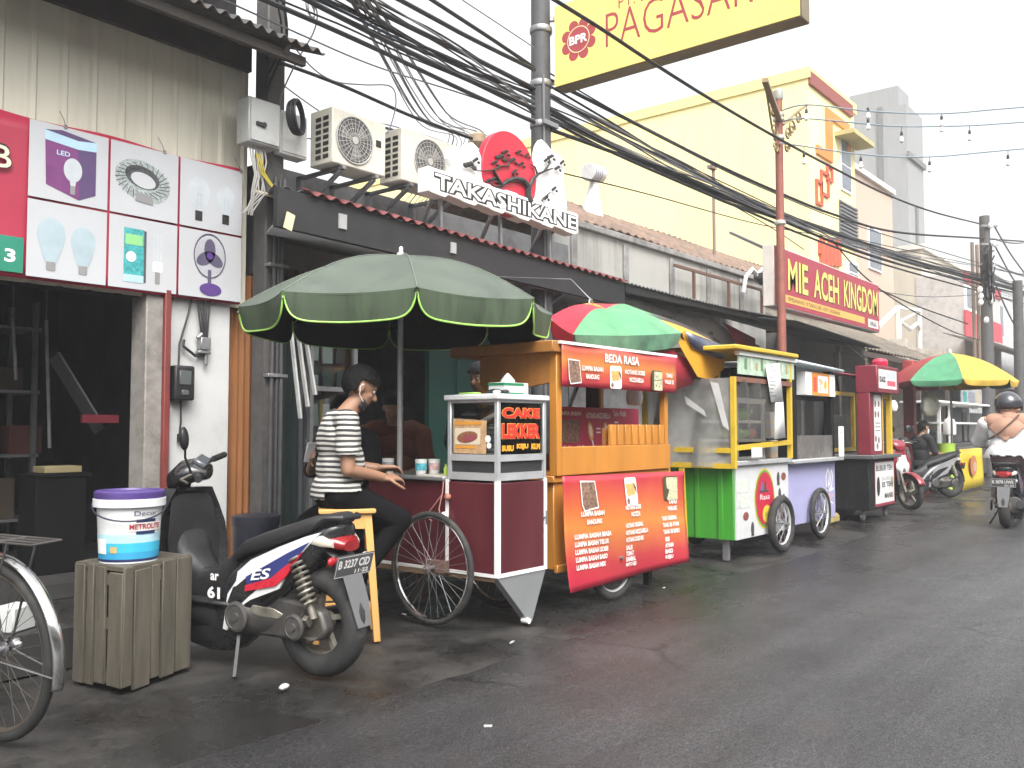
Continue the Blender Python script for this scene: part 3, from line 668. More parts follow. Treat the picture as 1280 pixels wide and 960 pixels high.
YM = 6.12
c0, c1 = on_y(306, 117, YM), on_y(350, 190, YM)
bx = thing('meter_cabinet', 'grey sheet metal meter cabinet with a black latch high on the sooty corner post', 'cabinet', (c0.x, YM, c1.z))
b_ = MB(); b_.bb(c0.x + .04, c1.x - .0, YM, YM + .17, c1.z + .02, c0.z); b_.build('body', mat('pale_grey_enamel', (.46, .47, .46), .45, .1, dirt=.45, dirt_col=(.22, .2, .17), dscale=6), bx, bevel=.008)
b_ = MB(); b_.bb(c0.x + .055, c1.x - .015, YM - .014, YM, c1.z + .035, c0.z - .015); b_.build('door', MATS['pale_grey_enamel'], bx, bevel=.004)
b_ = MB(); b_.bb(c0.x + .10, c0.x + .17, YM - .03, YM - .014, c1.z + .16, c1.z + .19); b_.cyl((c0.x + .17, YM - .014, c1.z + .175), (c0.x + .17, YM - .034, c1.z + .175), .022); b_.build('latch', M_BLACK, bx)
YN = 6.2
d0, d1 = on_y(350, 142, YN), on_y(384, 202, YN)
bx2 = thing('junction_box', 'dirty white junction box beside the grey meter cabinet', 'junction box', (d0.x, YN, d1.z))
b_ = MB(); b_.bb(d0.x, d1.x, YN, YN + .14, d1.z + .01, d0.z + .04); b_.build('body', mat('dirty_white_enamel', (.58, .58, .56), .5, dirt=.5, dirt_col=(.2, .19, .17), dscale=5), bx2, bevel=.008)
b_ = MB(); b_.bb(d0.x + .02, d1.x - .02, YN - .01, YN, d1.z + .03, d0.z + .02); b_.build('lid', MATS['dirty_white_enamel'], bx2, bevel=.003)
cc = on_y(368, 147, 6.08); b_ = MB()
for k in range(5): b_.torus((cc.x + .004 * k, 6.08 - .012 * k, cc.z), (.5 + .05 * k, -1, .02 * k), .135 + .004 * (k % 3), .011, 36, 7)
tag(b_.build('cable_coil', M_WIRE), 'coil of black cable hung before the junction box', 'cable coil')
yw = thing('service_wires', 'bundle of grey and yellow wires dangling below the meter cabinet with a yellow loop', 'wires', (c0.x + .15, 6.16, c1.z))
b_ = MB(); b2 = MB(); rr = random.Random(5)
for k in range(9):
    X = c0.x + .10 + .018 * k; b_.tube([(X, 6.2, c1.z + .05), (X + rr.uniform(-.02, .02), 6.17, c1.z - .1), (c0.x + .14 + .01 * k, 6.17, c1.z - .22), (X + rr.uniform(-.04, .04), 6.18, c1.z - .36), (c0.x + .06 + rr.uniform(0, .1), 6.22, c1.z - .55)], .0065, 5)
yl = on_y(346, 246, 6.14)
for k in range(3):
    b2.torus((yl.x + .006 * k, 6.14, yl.z), (.8, -1, .1 * k), .045 + .006 * k, .0055, 22, 6)
    b2.tube([(c0.x + .15 + .02 * k, 6.17, c1.z - .05), (c0.x + .18 + .02 * k, 6.15, c1.z - .2), (yl.x - .03 + .01 * k, 6.14, yl.z + .05)], .006, 5)
b_.build('grey_wire', mat('pale_wire', (.38, .37, .35), .6), yw); b2.build('yellow_wire', mat('yellow_wire', (.45, .36, .04), .5), yw)
ft = MB(); c = on_y(331, 242, 6.2); ft.cyl((c.x - .11, 6.2, c.z), (c.x + .10, 6.18, c.z - .01), .016, n=8); tag(ft.build('stub_tube', mat('cream_tube', (.55, .5, .36), .5)), 'short cream tube fixed across the corner post below the wires', 'tube')

# ------------------------------------------------------------------ eatery under the long dark canopy
TK = thing('eatery_building', 'narrow eatery with a dark fascia canopy, red ribbed edge and unlit shop front', 'shop', (7, 6.6, 0))
cl, cr_ = on_y(347, 233, 5.6), on_y(781, 354, 5.6)
def can_z(X): return cl.z + (cr_.z - cl.z) * (X - cl.x) / (cr_.x - cl.x)
M_FASC = mat('dark_fascia', (.020, .0195, .021), .6, var=.25, dirt=.3, dirt_col=(.05, .048, .046))
b_ = MB(); b_.add([(cl.x, 5.6, can_z(cl.x) - .30), (cr_.x, 5.6, can_z(cr_.x) - .27), (cr_.x, 5.6, can_z(cr_.x)), (cl.x, 5.6, can_z(cl.x)),
                   (cl.x, 5.65, can_z(cl.x) - .30), (cr_.x, 5.65, can_z(cr_.x) - .27), (cr_.x, 5.65, can_z(cr_.x)), (cl.x, 5.65, can_z(cl.x))],
                  [(0, 1, 2, 3), (7, 6, 5, 4), (0, 4, 5, 1), (3, 2, 6, 7), (0, 3, 7, 4), (1, 5, 6, 2)]); b_.build('fascia', M_FASC, TK)
b_ = MB()
def trim(u, w):
    X = cl.x + .25 + (cr_.x - cl.x - .25) * u; return V((X, 5.56 + .10 * w, can_z(X) + .01 + .035 * w + .016 * math.sin(X * 2 * math.pi / .14)))
b_.grid(trim, 400, 1); b_.build('roof_edge', mat('faded_red_sheet', (.17, .04, .04), .55, var=.15, dirt=.35), TK, solid=.008, smooth=60)
b_ = MB()
def croof(u, w):
    xl_ = cl.x + (4.72 - cl.x) * w; X = xl_ + (cr_.x - xl_) * u; return V((X, 5.64 + 1.0 * w, can_z(X) + .02 + .20 * w + .012 * math.sin(X * 2 * math.pi / .14)))
b_.grid(croof, 300, 1); b_.build('roof', mat('grey_roof_sheet', (.14, .135, .135), .6, .2, var=.25, dirt=.5), TK, solid=.006, smooth=60)
b_ = MB(); b_.add([(cl.x, 5.66, can_z(cl.x) - .29), (cr_.x, 5.66, can_z(cr_.x) - .26), (cr_.x, 6.62, can_z(cr_.x) - .12), (4.72, 6.62, can_z(cl.x) - .15)], [(0, 1, 2, 3)])
b_.build('soffit', mat('pale_soffit', (.36, .36, .36), .8, var=.1, dirt=.4), TK, solid=.01)
M_TWALL = mat('grey_render', (.20, .20, .205), .85, var=.2, scale=3, dirt=.5, dscale=2)
b_ = MB(); b_.bb(4.68, 9.3, 6.62, 6.82, 2.55, 3.52); b_.bb(7.2, 9.3, 6.62, 6.8, 0, 2.55); b_.bb(4.5, 9.3, 8.9, 9.05, 0, 3.3); b_.bb(9.2, 9.3, 6.8, 8.9, 0, 3.3); b_.bb(4.5, 9.3, 6.82, 8.9, 2.9, 3.0)
b_.build('wall', M_TWALL, TK)
b_ = MB(); b_.bb(4.45, 9.2, 6.3, 8.9, -.005, .09); b_.build('floor', mat('dark_tile_floor', (.06, .06, .06), .35, var=.2), TK)
def posx(px, Y): return on_y(px, 500, Y).x
# folded shutter doors: orange-brown one and dark green one
def shutter(name, xa, xb, y, z0, z1, m, pitch, par):
    b_ = MB(); X = xa; prof = []
    while X < xb: prof += [(X, 0), (X + pitch * .35, -.03), (X + pitch * .5, -.03), (X + pitch * .85, 0)]; X += pitch
    for (p0, d0_), (p1, d1_) in zip(prof[:-1], prof[1:]): b_.add([(p0, y + d0_, z0), (p1, y + d1_, z0), (p1, y + d1_, z1), (p0, y + d0_, z1)], [(0, 1, 2, 3)])
    return b_.build(name, m, par, smooth=20)
shutter('orange_shutter', 4.34, 4.76, 6.58, .02, 2.5, mat('orange_shutter_paint', (.30, .125, .045), .5, var=.18, dirt=.5, dirt_col=(.09, .05, .03), scale=8, streak=True), .062, TK)
shutter('green_shutter', posx(341, 6.55), posx(388, 6.55), 6.55, .02, 2.55, mat('dark_green_shutter', (.016, .032, .03), .5, var=.2, dirt=.4), .07, TK)
shutter('upper_shutter', 4.74, 7.2, 6.60, 2.28, 2.62, mat('maroon_shutter', (.08, .035, .035), .6, var=.25, dirt=.4), .06, TK)
b_ = MB(); xa, xb = posx(536, 6.6), posx(598, 6.6); b_.bb(xa, xb + .45, 6.6, 6.66, 0, 2.3)
for X in (xa + .02, xa + .45): b_.bb(X - .03, X + .03, 6.585, 6.6, 0, 2.3)
b_.build('teal_door', mat('teal_door', (.006, .042, .032), .5, var=.15, dirt=.3), TK)
b_ = MB()
for px in (655, 700): 
    X = posx(px, 5.7); b_.bar((X, 5.68, can_z(X) - .28), (X, 6.6, 2.15), .05, .05)
b_.build('canopy_brace', M_STEEL, TK)
b_ = MB(); b_.bb(4.70, 4.78, 5.585, 5.6, 2.80, 2.92); Xq = posx(563, 5.59); b_.bb(Xq, Xq + .07, 5.585, 5.6, can_z(Xq) - .17, can_z(Xq) - .07); b_.build('fascia_lamp', mat('grey_bracket', (.35, .35, .35), .5), TK)
b_ = MB(); c = on_y(361, 277, 5.58); b_.box((c.x, 5.575, c.z), (.075, .012, .13), Euler((0, .25, 0)).to_matrix()); tag(b_.build('paper_tag', mat('cream_paper', (.60, .55, .36), .7)), 'small cream paper tag stuck on the dark canopy fascia near the corner post', 'tag')
# show window with hanging packets
DW = thing('display_window', 'dim glazed display cabinet with hanging packets behind the striped shirt man', 'display case', (posx(412, 6.4), 6.4, 0))
xa, xb = posx(386, 6.4), posx(441, 6.4)
b_ = MB()
for X in (xa, xb): b_.bb(X - .02, X + .02, 6.36, 6.40, 0, 2.1)
for z in (.06, .95, 1.55, 2.08): b_.bb(xa, xb, 6.362, 6.398, z - .02, z + .02)
b_.build('frame', M_STEEL, DW)
b_ = MB(); b_.bb(xa, xb, 6.378, 6.384, .08, 2.06); b_.build('pane', M_GLASS, DW)
b_ = MB(); b_.bb(xa, xb, 6.52, 6.545, .05, 2.1); b_.build('back_panel', mat('dim_backboard', (.12, .13, .14), .7), DW)
rnd = random.Random(9)
packs = [mat('pack_white', (.55, .55, .53), .6), mat('pack_grey', (.32, .33, .35), .6), mat('pack_green', (.10, .16, .15), .6), mat('pack_dark', (.07, .08, .09), .6)]
for r_ in range(4):
    for k in range(3):
        X = xa + .05 + k * (xb - xa - .1) / 2.6; b_ = MB(); b_.box((X + .04, 6.46, 1.9 - r_ * .30 + rnd.uniform(-.02, .02)), (.10 + rnd.uniform(0, .03), .02, .2 + rnd.uniform(-.03, .05)), Euler((0, rnd.uniform(-.08, .08), 0)).to_matrix())
        b_.build('packet', packs[rnd.randrange(4)], DW)
# dark cupboard and drum inside
b_ = MB(); b_.bb(5.35, 5.9, 7.4, 7.9, .09, 1.9); b_.bb(5.33, 5.92, 7.38, 7.92, 1.9, 1.93); tag(b_.build('cupboard', mat('dark_cupboard', (.05, .04, .04), .5), bevel=.005), 'dark cupboard in the unlit eatery behind the umbrella pole', 'cupboard')
b_ = MB(); c = posx(322, 6.0); b_.lathe([(.155, 0), (.17, .05), (.175, .42), (.185, .44), (.185, .50), (.15, .51)], (c, 6.0, 0.02), n=24); tag(b_.build('plastic_drum', mat('dull_blue_plastic', (.016, .018, .032), .5, dirt=.4)), 'dull blue plastic drum standing before the orange shutter', 'drum')

# air conditioner outdoor units
def ac_unit(x0, x1, z0, z1, y, label, fan_dark):
    a = thing('ac_unit', label, 'air conditioner', ((x0 + x1) / 2, y, z0), group='air conditioner units over the canopy')
    D = .30
    b_ = MB(); b_.bb(x0, x1, y, y + D, z0, z1); b_.build('case', mat('ac_cream', (.64, .61, .53), .5, var=.05, dirt=.4, dirt_col=(.3, .27, .22)), a, bevel=.012, seg=2)
    fx = x0 + (x1 - x0) * (.40 if not fan_dark else .44); fz = (z0 + z1) / 2; r = (z1 - z0) * .42
    b_ = MB(); b_.cyl((fx, y - .004, fz), (fx, y + .01, fz), r, n=36); b_.build('fan_opening', mat('fan_shadow', (.10, .10, .10) if not fan_dark else (.06, .06, .06), .6), a)
    b_ = MB(); b_.torus((fx, y - .008, fz), (0, 1, 0), r, .008, 40, 6)
    for q in (.3, .5, .7, .88): b_.torus((fx, y - .010, fz), (0, 1, 0), r * q, .0028, 40, 5)
    for k in range(24):
        t = 2 * math.pi * k / 24; b_.bar((fx + .2 * r * math.cos(t), y - .012, fz + .2 * r * math.sin(t)), (fx + r * math.cos(t), y - .010, fz + r * math.sin(t)), .004)
    b_.cyl((fx, y - .016, fz), (fx, y, fz), r * .17, n=20); b_.build('grille', mat('grille_grey', (.42, .41, .39), .5), a)
    b_ = MB()
    for k in range(3):
        t = R(20 + 120 * k); b_.add([(fx, y - .005, fz), (fx + r * .85 * math.cos(t), y - .0055, fz + r * .85 * math.sin(t)), (fx + r * .8 * math.cos(t + .75), y - .0055, fz + r * .8 * math.sin(t + .75))], [(0, 1, 2)])
    b_.build('fan_blade', mat('fan_grey', (.26, .25, .24), .5), a)
    b_ = MB()
    for k in range(7):
        z = z0 + .05 + k * (z1 - z0 - .1) / 7; 
        for q in range(2): b_.bb(x0 - .004, x0 + .001, y + .05 + q * .10, y + .12 + q * .10, z, z + .035)
    b_.build('side_vent', M_DARK, a)
    b_ = MB(); b_.bb(x1 - .12, x1 - .06, y - .004, y, fz + .01, fz + .07); b_.build('badge', M_INKB, a)
    b_ = MB()
    for X in (x0 + .12, x1 - .12): b_.bar((X, y - .02, z0 - .02), (X, y + .62, z0 - .02), .04, .03); b_.bar((X, y + .02, z0 - .04), (X, y + .58, z0 - .34), .035, .03); b_.bb(X - .02, X + .02, y + .55, y + .62, z0 - .4, z0)
    b_.build('bracket', M_STEEL, a)
    return a
ya = 6.0
p, q = on_y(411, 149, ya), on_y(482, 219, ya); ac_unit(p.x + .04, q.x, q.z - .02, q.z + .47, ya, 'cream air conditioner unit with a pale fan grille, nearer the meter cabinet', False)
p, q = on_y(512, 178, ya), on_y(582, 248, ya); ac_unit(p.x - .1, q.x - .05, q.z + .0, q.z + .50, ya, 'cream air conditioner unit with a dark fan, half behind the red sun sign', True)

# ------------------------------------------------------------------ the eatery's sign: bonsai before a red sun over cut-out letters
YS = 5.48
sl, sr = on_y(541, 212, YS), on_y(721, 268, YS); sb = on_y(721, 291, YS)
SX0, SX1 = sl.x, sr.x; SZ0, SZ1 = sb.z, (sl.z + sr.z) / 2; SW, SHt = SX1 - SX0, SZ1 - SZ0
SG = thing('eatery_sign', 'white cut-out eatery sign with a dark bonsai before a red sun disc', 'sign', (SX0, YS, SZ0))
M_SW = mat('sign_white', (.80, .80, .79), .45, var=.03, dirt=.15); M_SK = mat('sign_black', (.03, .03, .03), .5)
b_ = MB(); pts = []
rs = random.Random(2); nlet = 11
for k in range(nlet): pts += [(SW * k / nlet, -.02 + .02 * (k % 2)), (SW * (k + .8) / nlet, -.03 + .02 * (k % 2))]
pts += [(SW + .03, 0), (SW + .03, SHt + .01)]
for k in range(nlet - 1, -1, -1): pts += [(SW * (k + .9) / nlet, SHt + .015 + .012 * (k % 2)), (SW * (k + .1) / nlet, SHt + .015 + .012 * (k % 2))]
pts += [(-.05, SHt + .02), (-.05, -.01)]
b_.prism(pts, (SX0, YS, SZ0), X3, Z3, .14); b_.build('letter_board', M_SW, SG, bevel=.006)
b_ = MB(); P = Pan((SX0, YS, SZ0), X3, Z3, b_, .003)
P.text('TAKASHIKANE', .01, .015, SW - .02, SHt - .03, 0, 0, .10).text('TAKASHIKANE', .022, .026, SW - .046, SHt - .052, 1, 2, .02)
b_.build('lettering', [M_SK, M_SW], SG, smooth=0)
sc_ = on_y(641, 217, YS); rx = (on_y(674, 217, YS).x - on_y(607, 217, YS).x) / 2; rz = (on_y(641, 174, YS).z - on_y(641, 262, YS).z) / 2
b_ = MB(); rr = max(rx, rz)
n = 48; poly = [(rr * math.cos(2 * math.pi * i / n), rr * math.sin(2 * math.pi * i / n)) for i in range(n)]
b_.prism(poly, (sc_.x, YS + .03, sc_.z), X3, Z3, .08); b_.build('sun_disc', mat('sun_red', (.55, .02, .045), .4, var=.06), SG, bevel=.004)
def cloud_panel(px0, py0, px1, py1, seed):
    a = on_y(px0, py1, YS + .05); c = on_y(px1, py0, YS + .05); w_, h_ = c.x - a.x, c.z - a.z; r = random.Random(seed); pts = []
    for i in range(26):
        t = 2 * math.pi * i / 26; k = 1 + .14 * math.sin(t * 5 + seed) + r.uniform(-.05, .05); pts.append((w_ / 2 + w_ / 2 * k * math.cos(t), h_ / 2 + h_ / 2 * k * math.sin(t)))
    b_.prism(pts, (a.x, YS + .05, a.z), X3, Z3, .06)
b_ = MB(); cloud_panel(561, 190, 612, 240, 1); cloud_panel(664, 190, 708, 268, 4); b_.build('cloud_board', M_SW, SG, bevel=.004)
b_ = MB()
def br(pix, w0, w1, off=.022):
    pts = [on_y(x, y, YS - off + .01) for x, y in pix]; k = len(pts)
    b_.tube([(p.x, YS + .012, p.z) for p in pts], [w0 + (w1 - w0) * i / (k - 1) for i in range(k)], 7)
br([(665, 252), (662, 244), (663, 233), (656, 225), (646, 223), (636, 226), (630, 231), (624, 221), (619, 212), (628, 207), (640, 207)], .040, .007)
br([(646, 223), (643, 216), (650, 211)], .012, .005); br([(630, 231), (622, 233), (616, 229)], .012, .005); br([(636, 207), (640, 200), (634, 196)], .009, .004)
br([(663, 236), (668, 224), (675, 217), (684, 213), (693, 210)], .022, .007); br([(674, 217), (671, 208), (665, 205)], .012, .005); br([(619, 212), (608, 213), (600, 213), (590, 208)], .009, .004)
br([(683, 213), (690, 203), (688, 196)], .014, .006); br([(676, 262), (681, 248), (690, 240)], .016, .006)
for (x, y, rx_, rz_) in ((627, 196, .085, .036), (642, 200, .07, .03), (588, 206, .09, .05), (618, 224, .06, .03), (690, 196, .07, .03), (698, 210, .06, .032), (684, 247, .05, .035), (694, 236, .05, .03), (645, 214, .05, .022), (660, 194, .045, .025), (633, 190, .07, .025), (650, 190, .06, .022), (620, 203, .06, .022), (653, 205, .06, .02), (612, 226, .06, .025), (626, 236, .05, .02), (596, 200, .05, .03), (704, 203, .05, .03), (684, 200, .05, .025), (678, 252, .04, .03)):
    c = on_y(x, y, YS + .01)
    for q in range(4): b_.ell((c.x + rx_ * (.5 * q - .75) * .9, YS + .016, c.z + .016 * ((q * 7) % 3 - 1)), (rx_ * .42, .008, rz_ * .5), None, 9, 5)
b_.build('bonsai_cutout', M_SK, SG)
b_ = MB()
for X in (SX0 + .25, SX0 + 1.1, SX1 - .3): b_.bar((X, YS + .15, SZ0 + .12), (X, 5.62, can_z(X) + .02), .03); b_.bar((X, YS + .15, SZ0 + .2), (X + .1, 6.0, can_z(X) + .08), .03)
b_.build('strut', M_STEEL, SG)

# ------------------------------------------------------------------ utility pole behind the sign and the bank's projecting sign
pX = on_y(678, 300, 5.85).x
UP = thing('utility_pole', 'thick dark grey utility pole rising behind the red sun sign beside the yellow bank sign', 'utility pole', (pX, 5.85, 0))
b_ = MB(); b_.cyl((pX, 5.85, 0), (pX - .04, 5.85, 8.2), .125, .095, 20); b_.build('pole', mat('dark_pole', (.075, .075, .08), .65, .2, var=.2, dirt=.35, dirt_col=(.16, .15, .14)), UP)
b_ = MB()
for z in (4.45, 4.9, 5.5): b_.lathe([(.118, 0), (.125, .01), (.125, .06), (.118, .07)], (pX - .02, 5.85, z), n=20)
b_.bb(pX - .16, pX + .10, 5.70, 5.74, 4.45, 4.5); b_.build('clamp_band', M_STEEL, UP)
b_ = MB(); b_.tube([(pX - .09, 5.74, 0.3), (pX - .1, 5.74, 3.2), (pX - .11, 5.75, 5.0)], .014, 6); b_.build('riser_cable', M_WIREG, UP)
e0, e1 = on_x(692, 107, pX), on_x(1001, 24, pX); sz0 = (e0.z + e1.z) / 2; szh = on_x(689, 9, pX).z - sz0
BK = thing('bank_sign', 'large yellow lightbox bank sign with a red flower emblem projecting over the road', 'sign', (pX, e0.y, sz0))
b_ = MB(); b_.bb(pX + .015, pX + .22, e1.y, e0.y, sz0, sz0 + szh); b_.build('case', mat('sign_case_brown', (.20, .16, .10), .6, dirt=.4), BK, bevel=.01)
b_ = MB(); b_.bb(pX + .004, pX + .015, e1.y + .012, e0.y - .012, sz0 + .012, sz0 + szh - .012); b_.build('face', mat('sign_yellow', (.92, .74, .20), .4, var=.06, scale=1.5, dirt=.3, dirt_col=(.3, .24, .10), dscale=1.2, emit=0), BK)
b_ = MB(); P = end_face(pX + .004, e0.y, sz0, b_, .002); Ls = e0.y - e1.y; M_SR = mat('sign_maroon', (.36, .05, .06), .5)
fc = on_x(723, 49, pX); fx, fz = e0.y - fc.y, fc.z - sz0; fr_ = .155
for k in range(8): t = R(22.5 + 45 * k); P.disc(fx + fr_ * 1.08 * math.cos(t), fz + fr_ * 1.08 * math.sin(t), .062, 0)
P.disc(fx, fz, fr_, 0, 1, n=36).ring(fx, fz, fr_ * .86, fr_ * .93, 1, 2, 36).text('BPR', fx - .115, fz - .045, .23, .095, 2, 3, .035)
t0 = on_x(757, 60, pX); t1 = on_x(942, 10, pX)
P.text('PAGASAR', e0.y - t0.y, t0.z - sz0 - .0, (t0.y - t1.y), .36, 0, 0, -.012)
u0 = on_x(773, 11, pX); P.text('PT. BIN', e0.y - u0.y, u0.z - sz0, .5, .13, 0, 0, -.005)
b_.build('lettering', [M_SR, mat('sign_cream_ink', (.75, .62, .35), .5), M_INKW], BK, smooth=0)
b_ = MB()
for z in (sz0 + .1, sz0 + szh - .1): b_.bar((pX + .12, e0.y - .02, z), (pX + .0, 5.85, z), .05)
b_.build('mounting_arm', M_STEEL, BK)

# ------------------------------------------------------------------ whitewashed house with tiled roof and thin canopy
RH = thing('row_house', 'low house with stained white parapet, brown tiled roof and a thin sagging sheet canopy', 'house', (12, 6.6, 0))
M_STUC = mat('stained_stucco', (.46, .45, .42), .85, var=.08, scale=2, dirt=.85, dirt_col=(.12, .115, .11), dscale=.9, streak=True, bump=.15, bscale=12)
b_ = MB(); b_.bb(9.32, 15.4, 6.62, 6.85, 2.6, 3.78); b_.build('parapet', M_STUC, RH)
b_ = MB()
for X in (9.35, 10.6, 11.9, 13.1, 14.3): b_.bb(X, X + .13, 6.585, 6.615, 3.0, 3.74)
b_.bb(9.32, 15.42, 6.56, 6.9, 3.785, 3.87); b_.build('parapet_trim', mat('weathered_trim', (.30, .29, .28), .85, var=.25, dirt=.6), RH, bevel=.01)
b_ = MB(); b_.bb(9.32, 15.4, 6.62, 6.8, 0, 2.6); b_.bb(9.32, 9.5, 6.85, 12, 0, 3.7); b_.bb(15.25, 15.4, 6.85, 12, 0, 3.7); b_.build('wall', mat('dull_wall', (.23, .225, .22), .85, var=.2, dirt=.5), RH)
def tile_roof(name, x0, x1, y0, z0, y1, z1, m, par, seed=1, nx=None, ny=None):
    b_ = MB(); nx = nx or int((x1 - x0) / .05); ny = ny or int(math.hypot(y1 - y0, z1 - z0) / .055)
    def f(u, w):
        X = x0 + (x1 - x0) * u; s = w * ny / 5; st_ = (s - math.floor(s)); d = .028 * (1 - st_) + .018 * math.sin(X * 2 * math.pi / .21) + .03 * noise.noise(V((X * .5, w * 3, seed)))
        return V((X, y0 + (y1 - y0) * w, z0 + (z1 - z0) * w + d))
    b_.grid(f, nx, ny); return b_.build(name, m, par, solid=.02, smooth=30)
M_TILE = mat('old_roof_tile', (.20, .135, .10), .85, var=.35, scale=7, dirt=.6, dirt_col=(.06, .055, .05), dscale=1.6)
tile_roof('tiled_roof', 9.2, 19.2, 6.75, 3.92, 8.3, 4.78, M_TILE, RH); tile_roof('rear_roof', 9.2, 19.2, 9.9, 3.95, 8.3, 4.79, M_TILE, RH, 2, 120, 20)
b_ = MB()
def c2(u, w):
    X = cr_.x + .02 + 4.75 * u; return V((X, 5.56 + 1.06 * w, can_z(cr_.x) + .03 * u + .2 * w - .03 * math.sin(u * 3.1) + .010 * math.sin(X * 2 * math.pi / .09)))
b_.grid(c2, 420, 2); b_.build('sheet_canopy', mat('grey_rust_sheet', (.20, .195, .19), .6, .25, var=.3, dirt=.5, dirt_col=(.12, .08, .06)), RH, solid=.006, smooth=60)
b_ = MB(); b_.bar((cr_.x + .02, 5.62, can_z(cr_.x) - .06), (cr_.x + 4.77, 5.62, can_z(cr_.x) - .03), .05, .09, up=(0, 0, 1))
b_.bar((cr_.x + .02, 6.1, can_z(cr_.x) + .0), (cr_.x + 4.77, 6.1, can_z(cr_.x) + .03), .05, .07, up=(0, 0, 1))
for X in (10.2, 11.6, 13.0): b_.bar((X, 5.62, 2.86), (X, 6.6, 3.05), .04, .06)
b_.build('canopy_frame', M_FASC, RH)
b_ = MB(); b_.bb(11.8, 15.2, 6.45, 6.49, 3.58, 3.62); 
for X in (12.4, 13.6, 14.9): b_.bb(X - .02, X + .02, 6.45, 6.49, 3.0, 3.58)
b_.build('pipe_rail', mat('rusty_pipe', (.16, .085, .06), .7), RH)
sat = thing('satellite_mount', 'white tangled pipe bends fixed on the stained parapet near the red pole', 'pipes', (14.4, 6.4, 3.6))
b_ = MB(); b_.tube([(14.0, 6.4, 3.45), (14.0, 6.35, 3.7), (14.15, 6.3, 3.85), (14.4, 6.3, 3.75), (14.7, 6.35, 3.72), (14.85, 6.4, 3.5)], .035, 8); b_.tube([(14.3, 6.3, 3.75), (14.5, 6.28, 3.9), (14.7, 6.3, 3.7)], .03, 8); b_.build('pipe', M_WHITE, sat)
b_ = MB(); b_.box((14.45, 6.28, 3.72), (.3, .14, .09), Euler((0, .3, 0)).to_matrix()); b_.build('clamp', M_BLACK, sat)
# hanging vinyl under the canopy
HB = thing('hanging_banner', 'grubby white vinyl banner with dark pictures hanging under the sheet canopy', 'banner', (10, 6.2, 2.2))
a_, b2_, c_, d_ = on_y(775, 357, 6.1), on_y(885, 383, 6.1), on_y(940, 432, 5.9), on_y(775, 400, 6.1)
xa, xb = posx(775, 6.1), posx(948, 6.1); b_ = MB()
def hb(u, w):
    X = xa + (xb - xa) * u; zt_ = 2.86 - .12 * u - .55 * max(0, u - .62); return V((X, 6.1 + .05 * math.sin(X * 3 + w * 2) - .12 * w * 0, zt_ - (.62 + .1 * u - .35 * max(0, u - .62)) * w))
b_.grid(hb, 40, 10); b_.build('sheet', mat('grubby_vinyl', (.50, .49, .46), .55, var=.1, dirt=.6, dirt_col=(.22, .21, .18), dscale=1.8), HB, solid=.002, smooth=80)
b_ = MB()
rq = random.Random(11)
for k in range(16):
    u = .04 + .055 * k + rq.uniform(-.01, .01); w = rq.uniform(.15, .75); du, dw = rq.uniform(.015, .045), rq.uniform(.03, .09); b_.add([hb(u + a * du, w + c * dw) - V((0, .006, 0)) for a, c in ((-1, 1), (1, 1), (1, -1), (-1, -1))], [(0, 1, 2, 3)])
b_.build('picture_print', mat('faded_print', (.26, .24, .16), .6, var=.5, scale=9), HB)
b_ = MB(); p0 = posx(905, 6.0); p1 = posx(945, 6.0)
b_.add([(p0, 6.0, 2.78), (p1, 6.0, 2.62), (p1, 6.0, 2.12), (p1 - .15, 6.0, 2.12)], [(0, 3, 2, 1)]); tag(b_.build('red_pennant', M_VRED, solid=.002), 'red vinyl offcut hanging from the sheet canopy next to the white banner', 'banner')

# roof ventilator and thin mast
RV = thing('roof_ventilator', 'white drum shaped roof ventilator on a cone above the tiled roof', 'ventilator', (11.9, 8.0, 4.6))
c = on_y(737, 217, 8.0)
b_ = MB(); b_.cyl((c.x - .19, 7.9, c.z - .03), (c.x + .22, 7.95, c.z + .02), .135, .135, 20); b_.build('drum', mat('drum_white', (.62, .63, .64), .4, .3, dirt=.2), RV, bevel=.01)
b_ = MB()
for k in range(4): b_.torus((c.x - .16 + .07 * k, 7.905 + .008 * k, c.z - .026 + .008 * k), (.41, .05, .05), .138, .006, 24, 5)
b_.build('rib', M_STEEL, RV)
b_ = MB(); b_.cyl((c.x + .05, 8.0, 4.55), (c.x + .05, 7.95, c.z - .08), .20, .05, 14); b_.build('cone', MATS['drum_white'], RV)
c = on_y(893, 325, 7.6); c2_ = on_y(893, 213, 7.6); b_ = MB(); b_.cyl((c.x, 7.6, c.z - .4), (c.x, 7.6, c2_.z), .03, n=10); b_.box((c.x - .06, 7.6, c2_.z + .03), (.2, .1, .06)); tag(b_.build('roof_mast', mat('mast_brown', (.20, .15, .12), .7)), 'thin brown mast with a small cross head rising from the tiled roof', 'mast')

# ------------------------------------------------------------------ noodle shop and its sign
MS = thing('noodle_shop', 'open noodle shop under a sloping old tile roof behind the red sign', 'shop', (17, 6.8, 0))
tile_roof('roof', 15.45, 23.0, 5.3, 2.62, 7.4, 3.62, mat('grey_roof_tile', (.17, .145, .115), .85, var=.35, scale=6, dirt=.6, dirt_col=(.07, .065, .06)), MS, 3)
b_ = MB(); b_.bb(15.42, 23, 7.3, 7.45, 0, 3.55); b_.bb(15.42, 15.55, 6.0, 7.3, 0, 2.9); b_.build('wall', mat('dim_grey_wall', (.12, .115, .11), .85, var=.25), MS)
b_ = MB(); b_.bb(15.45, 23, 5.32, 5.40, 2.50, 2.60)
for X in (15.5, 18.0, 20.4, 22.9): b_.bb(X - .05, X + .05, 5.34, 5.44, 0, 2.5)
b_.build('eave_beam', mat('dark_beam', (.06, .045, .04), .7), MS)
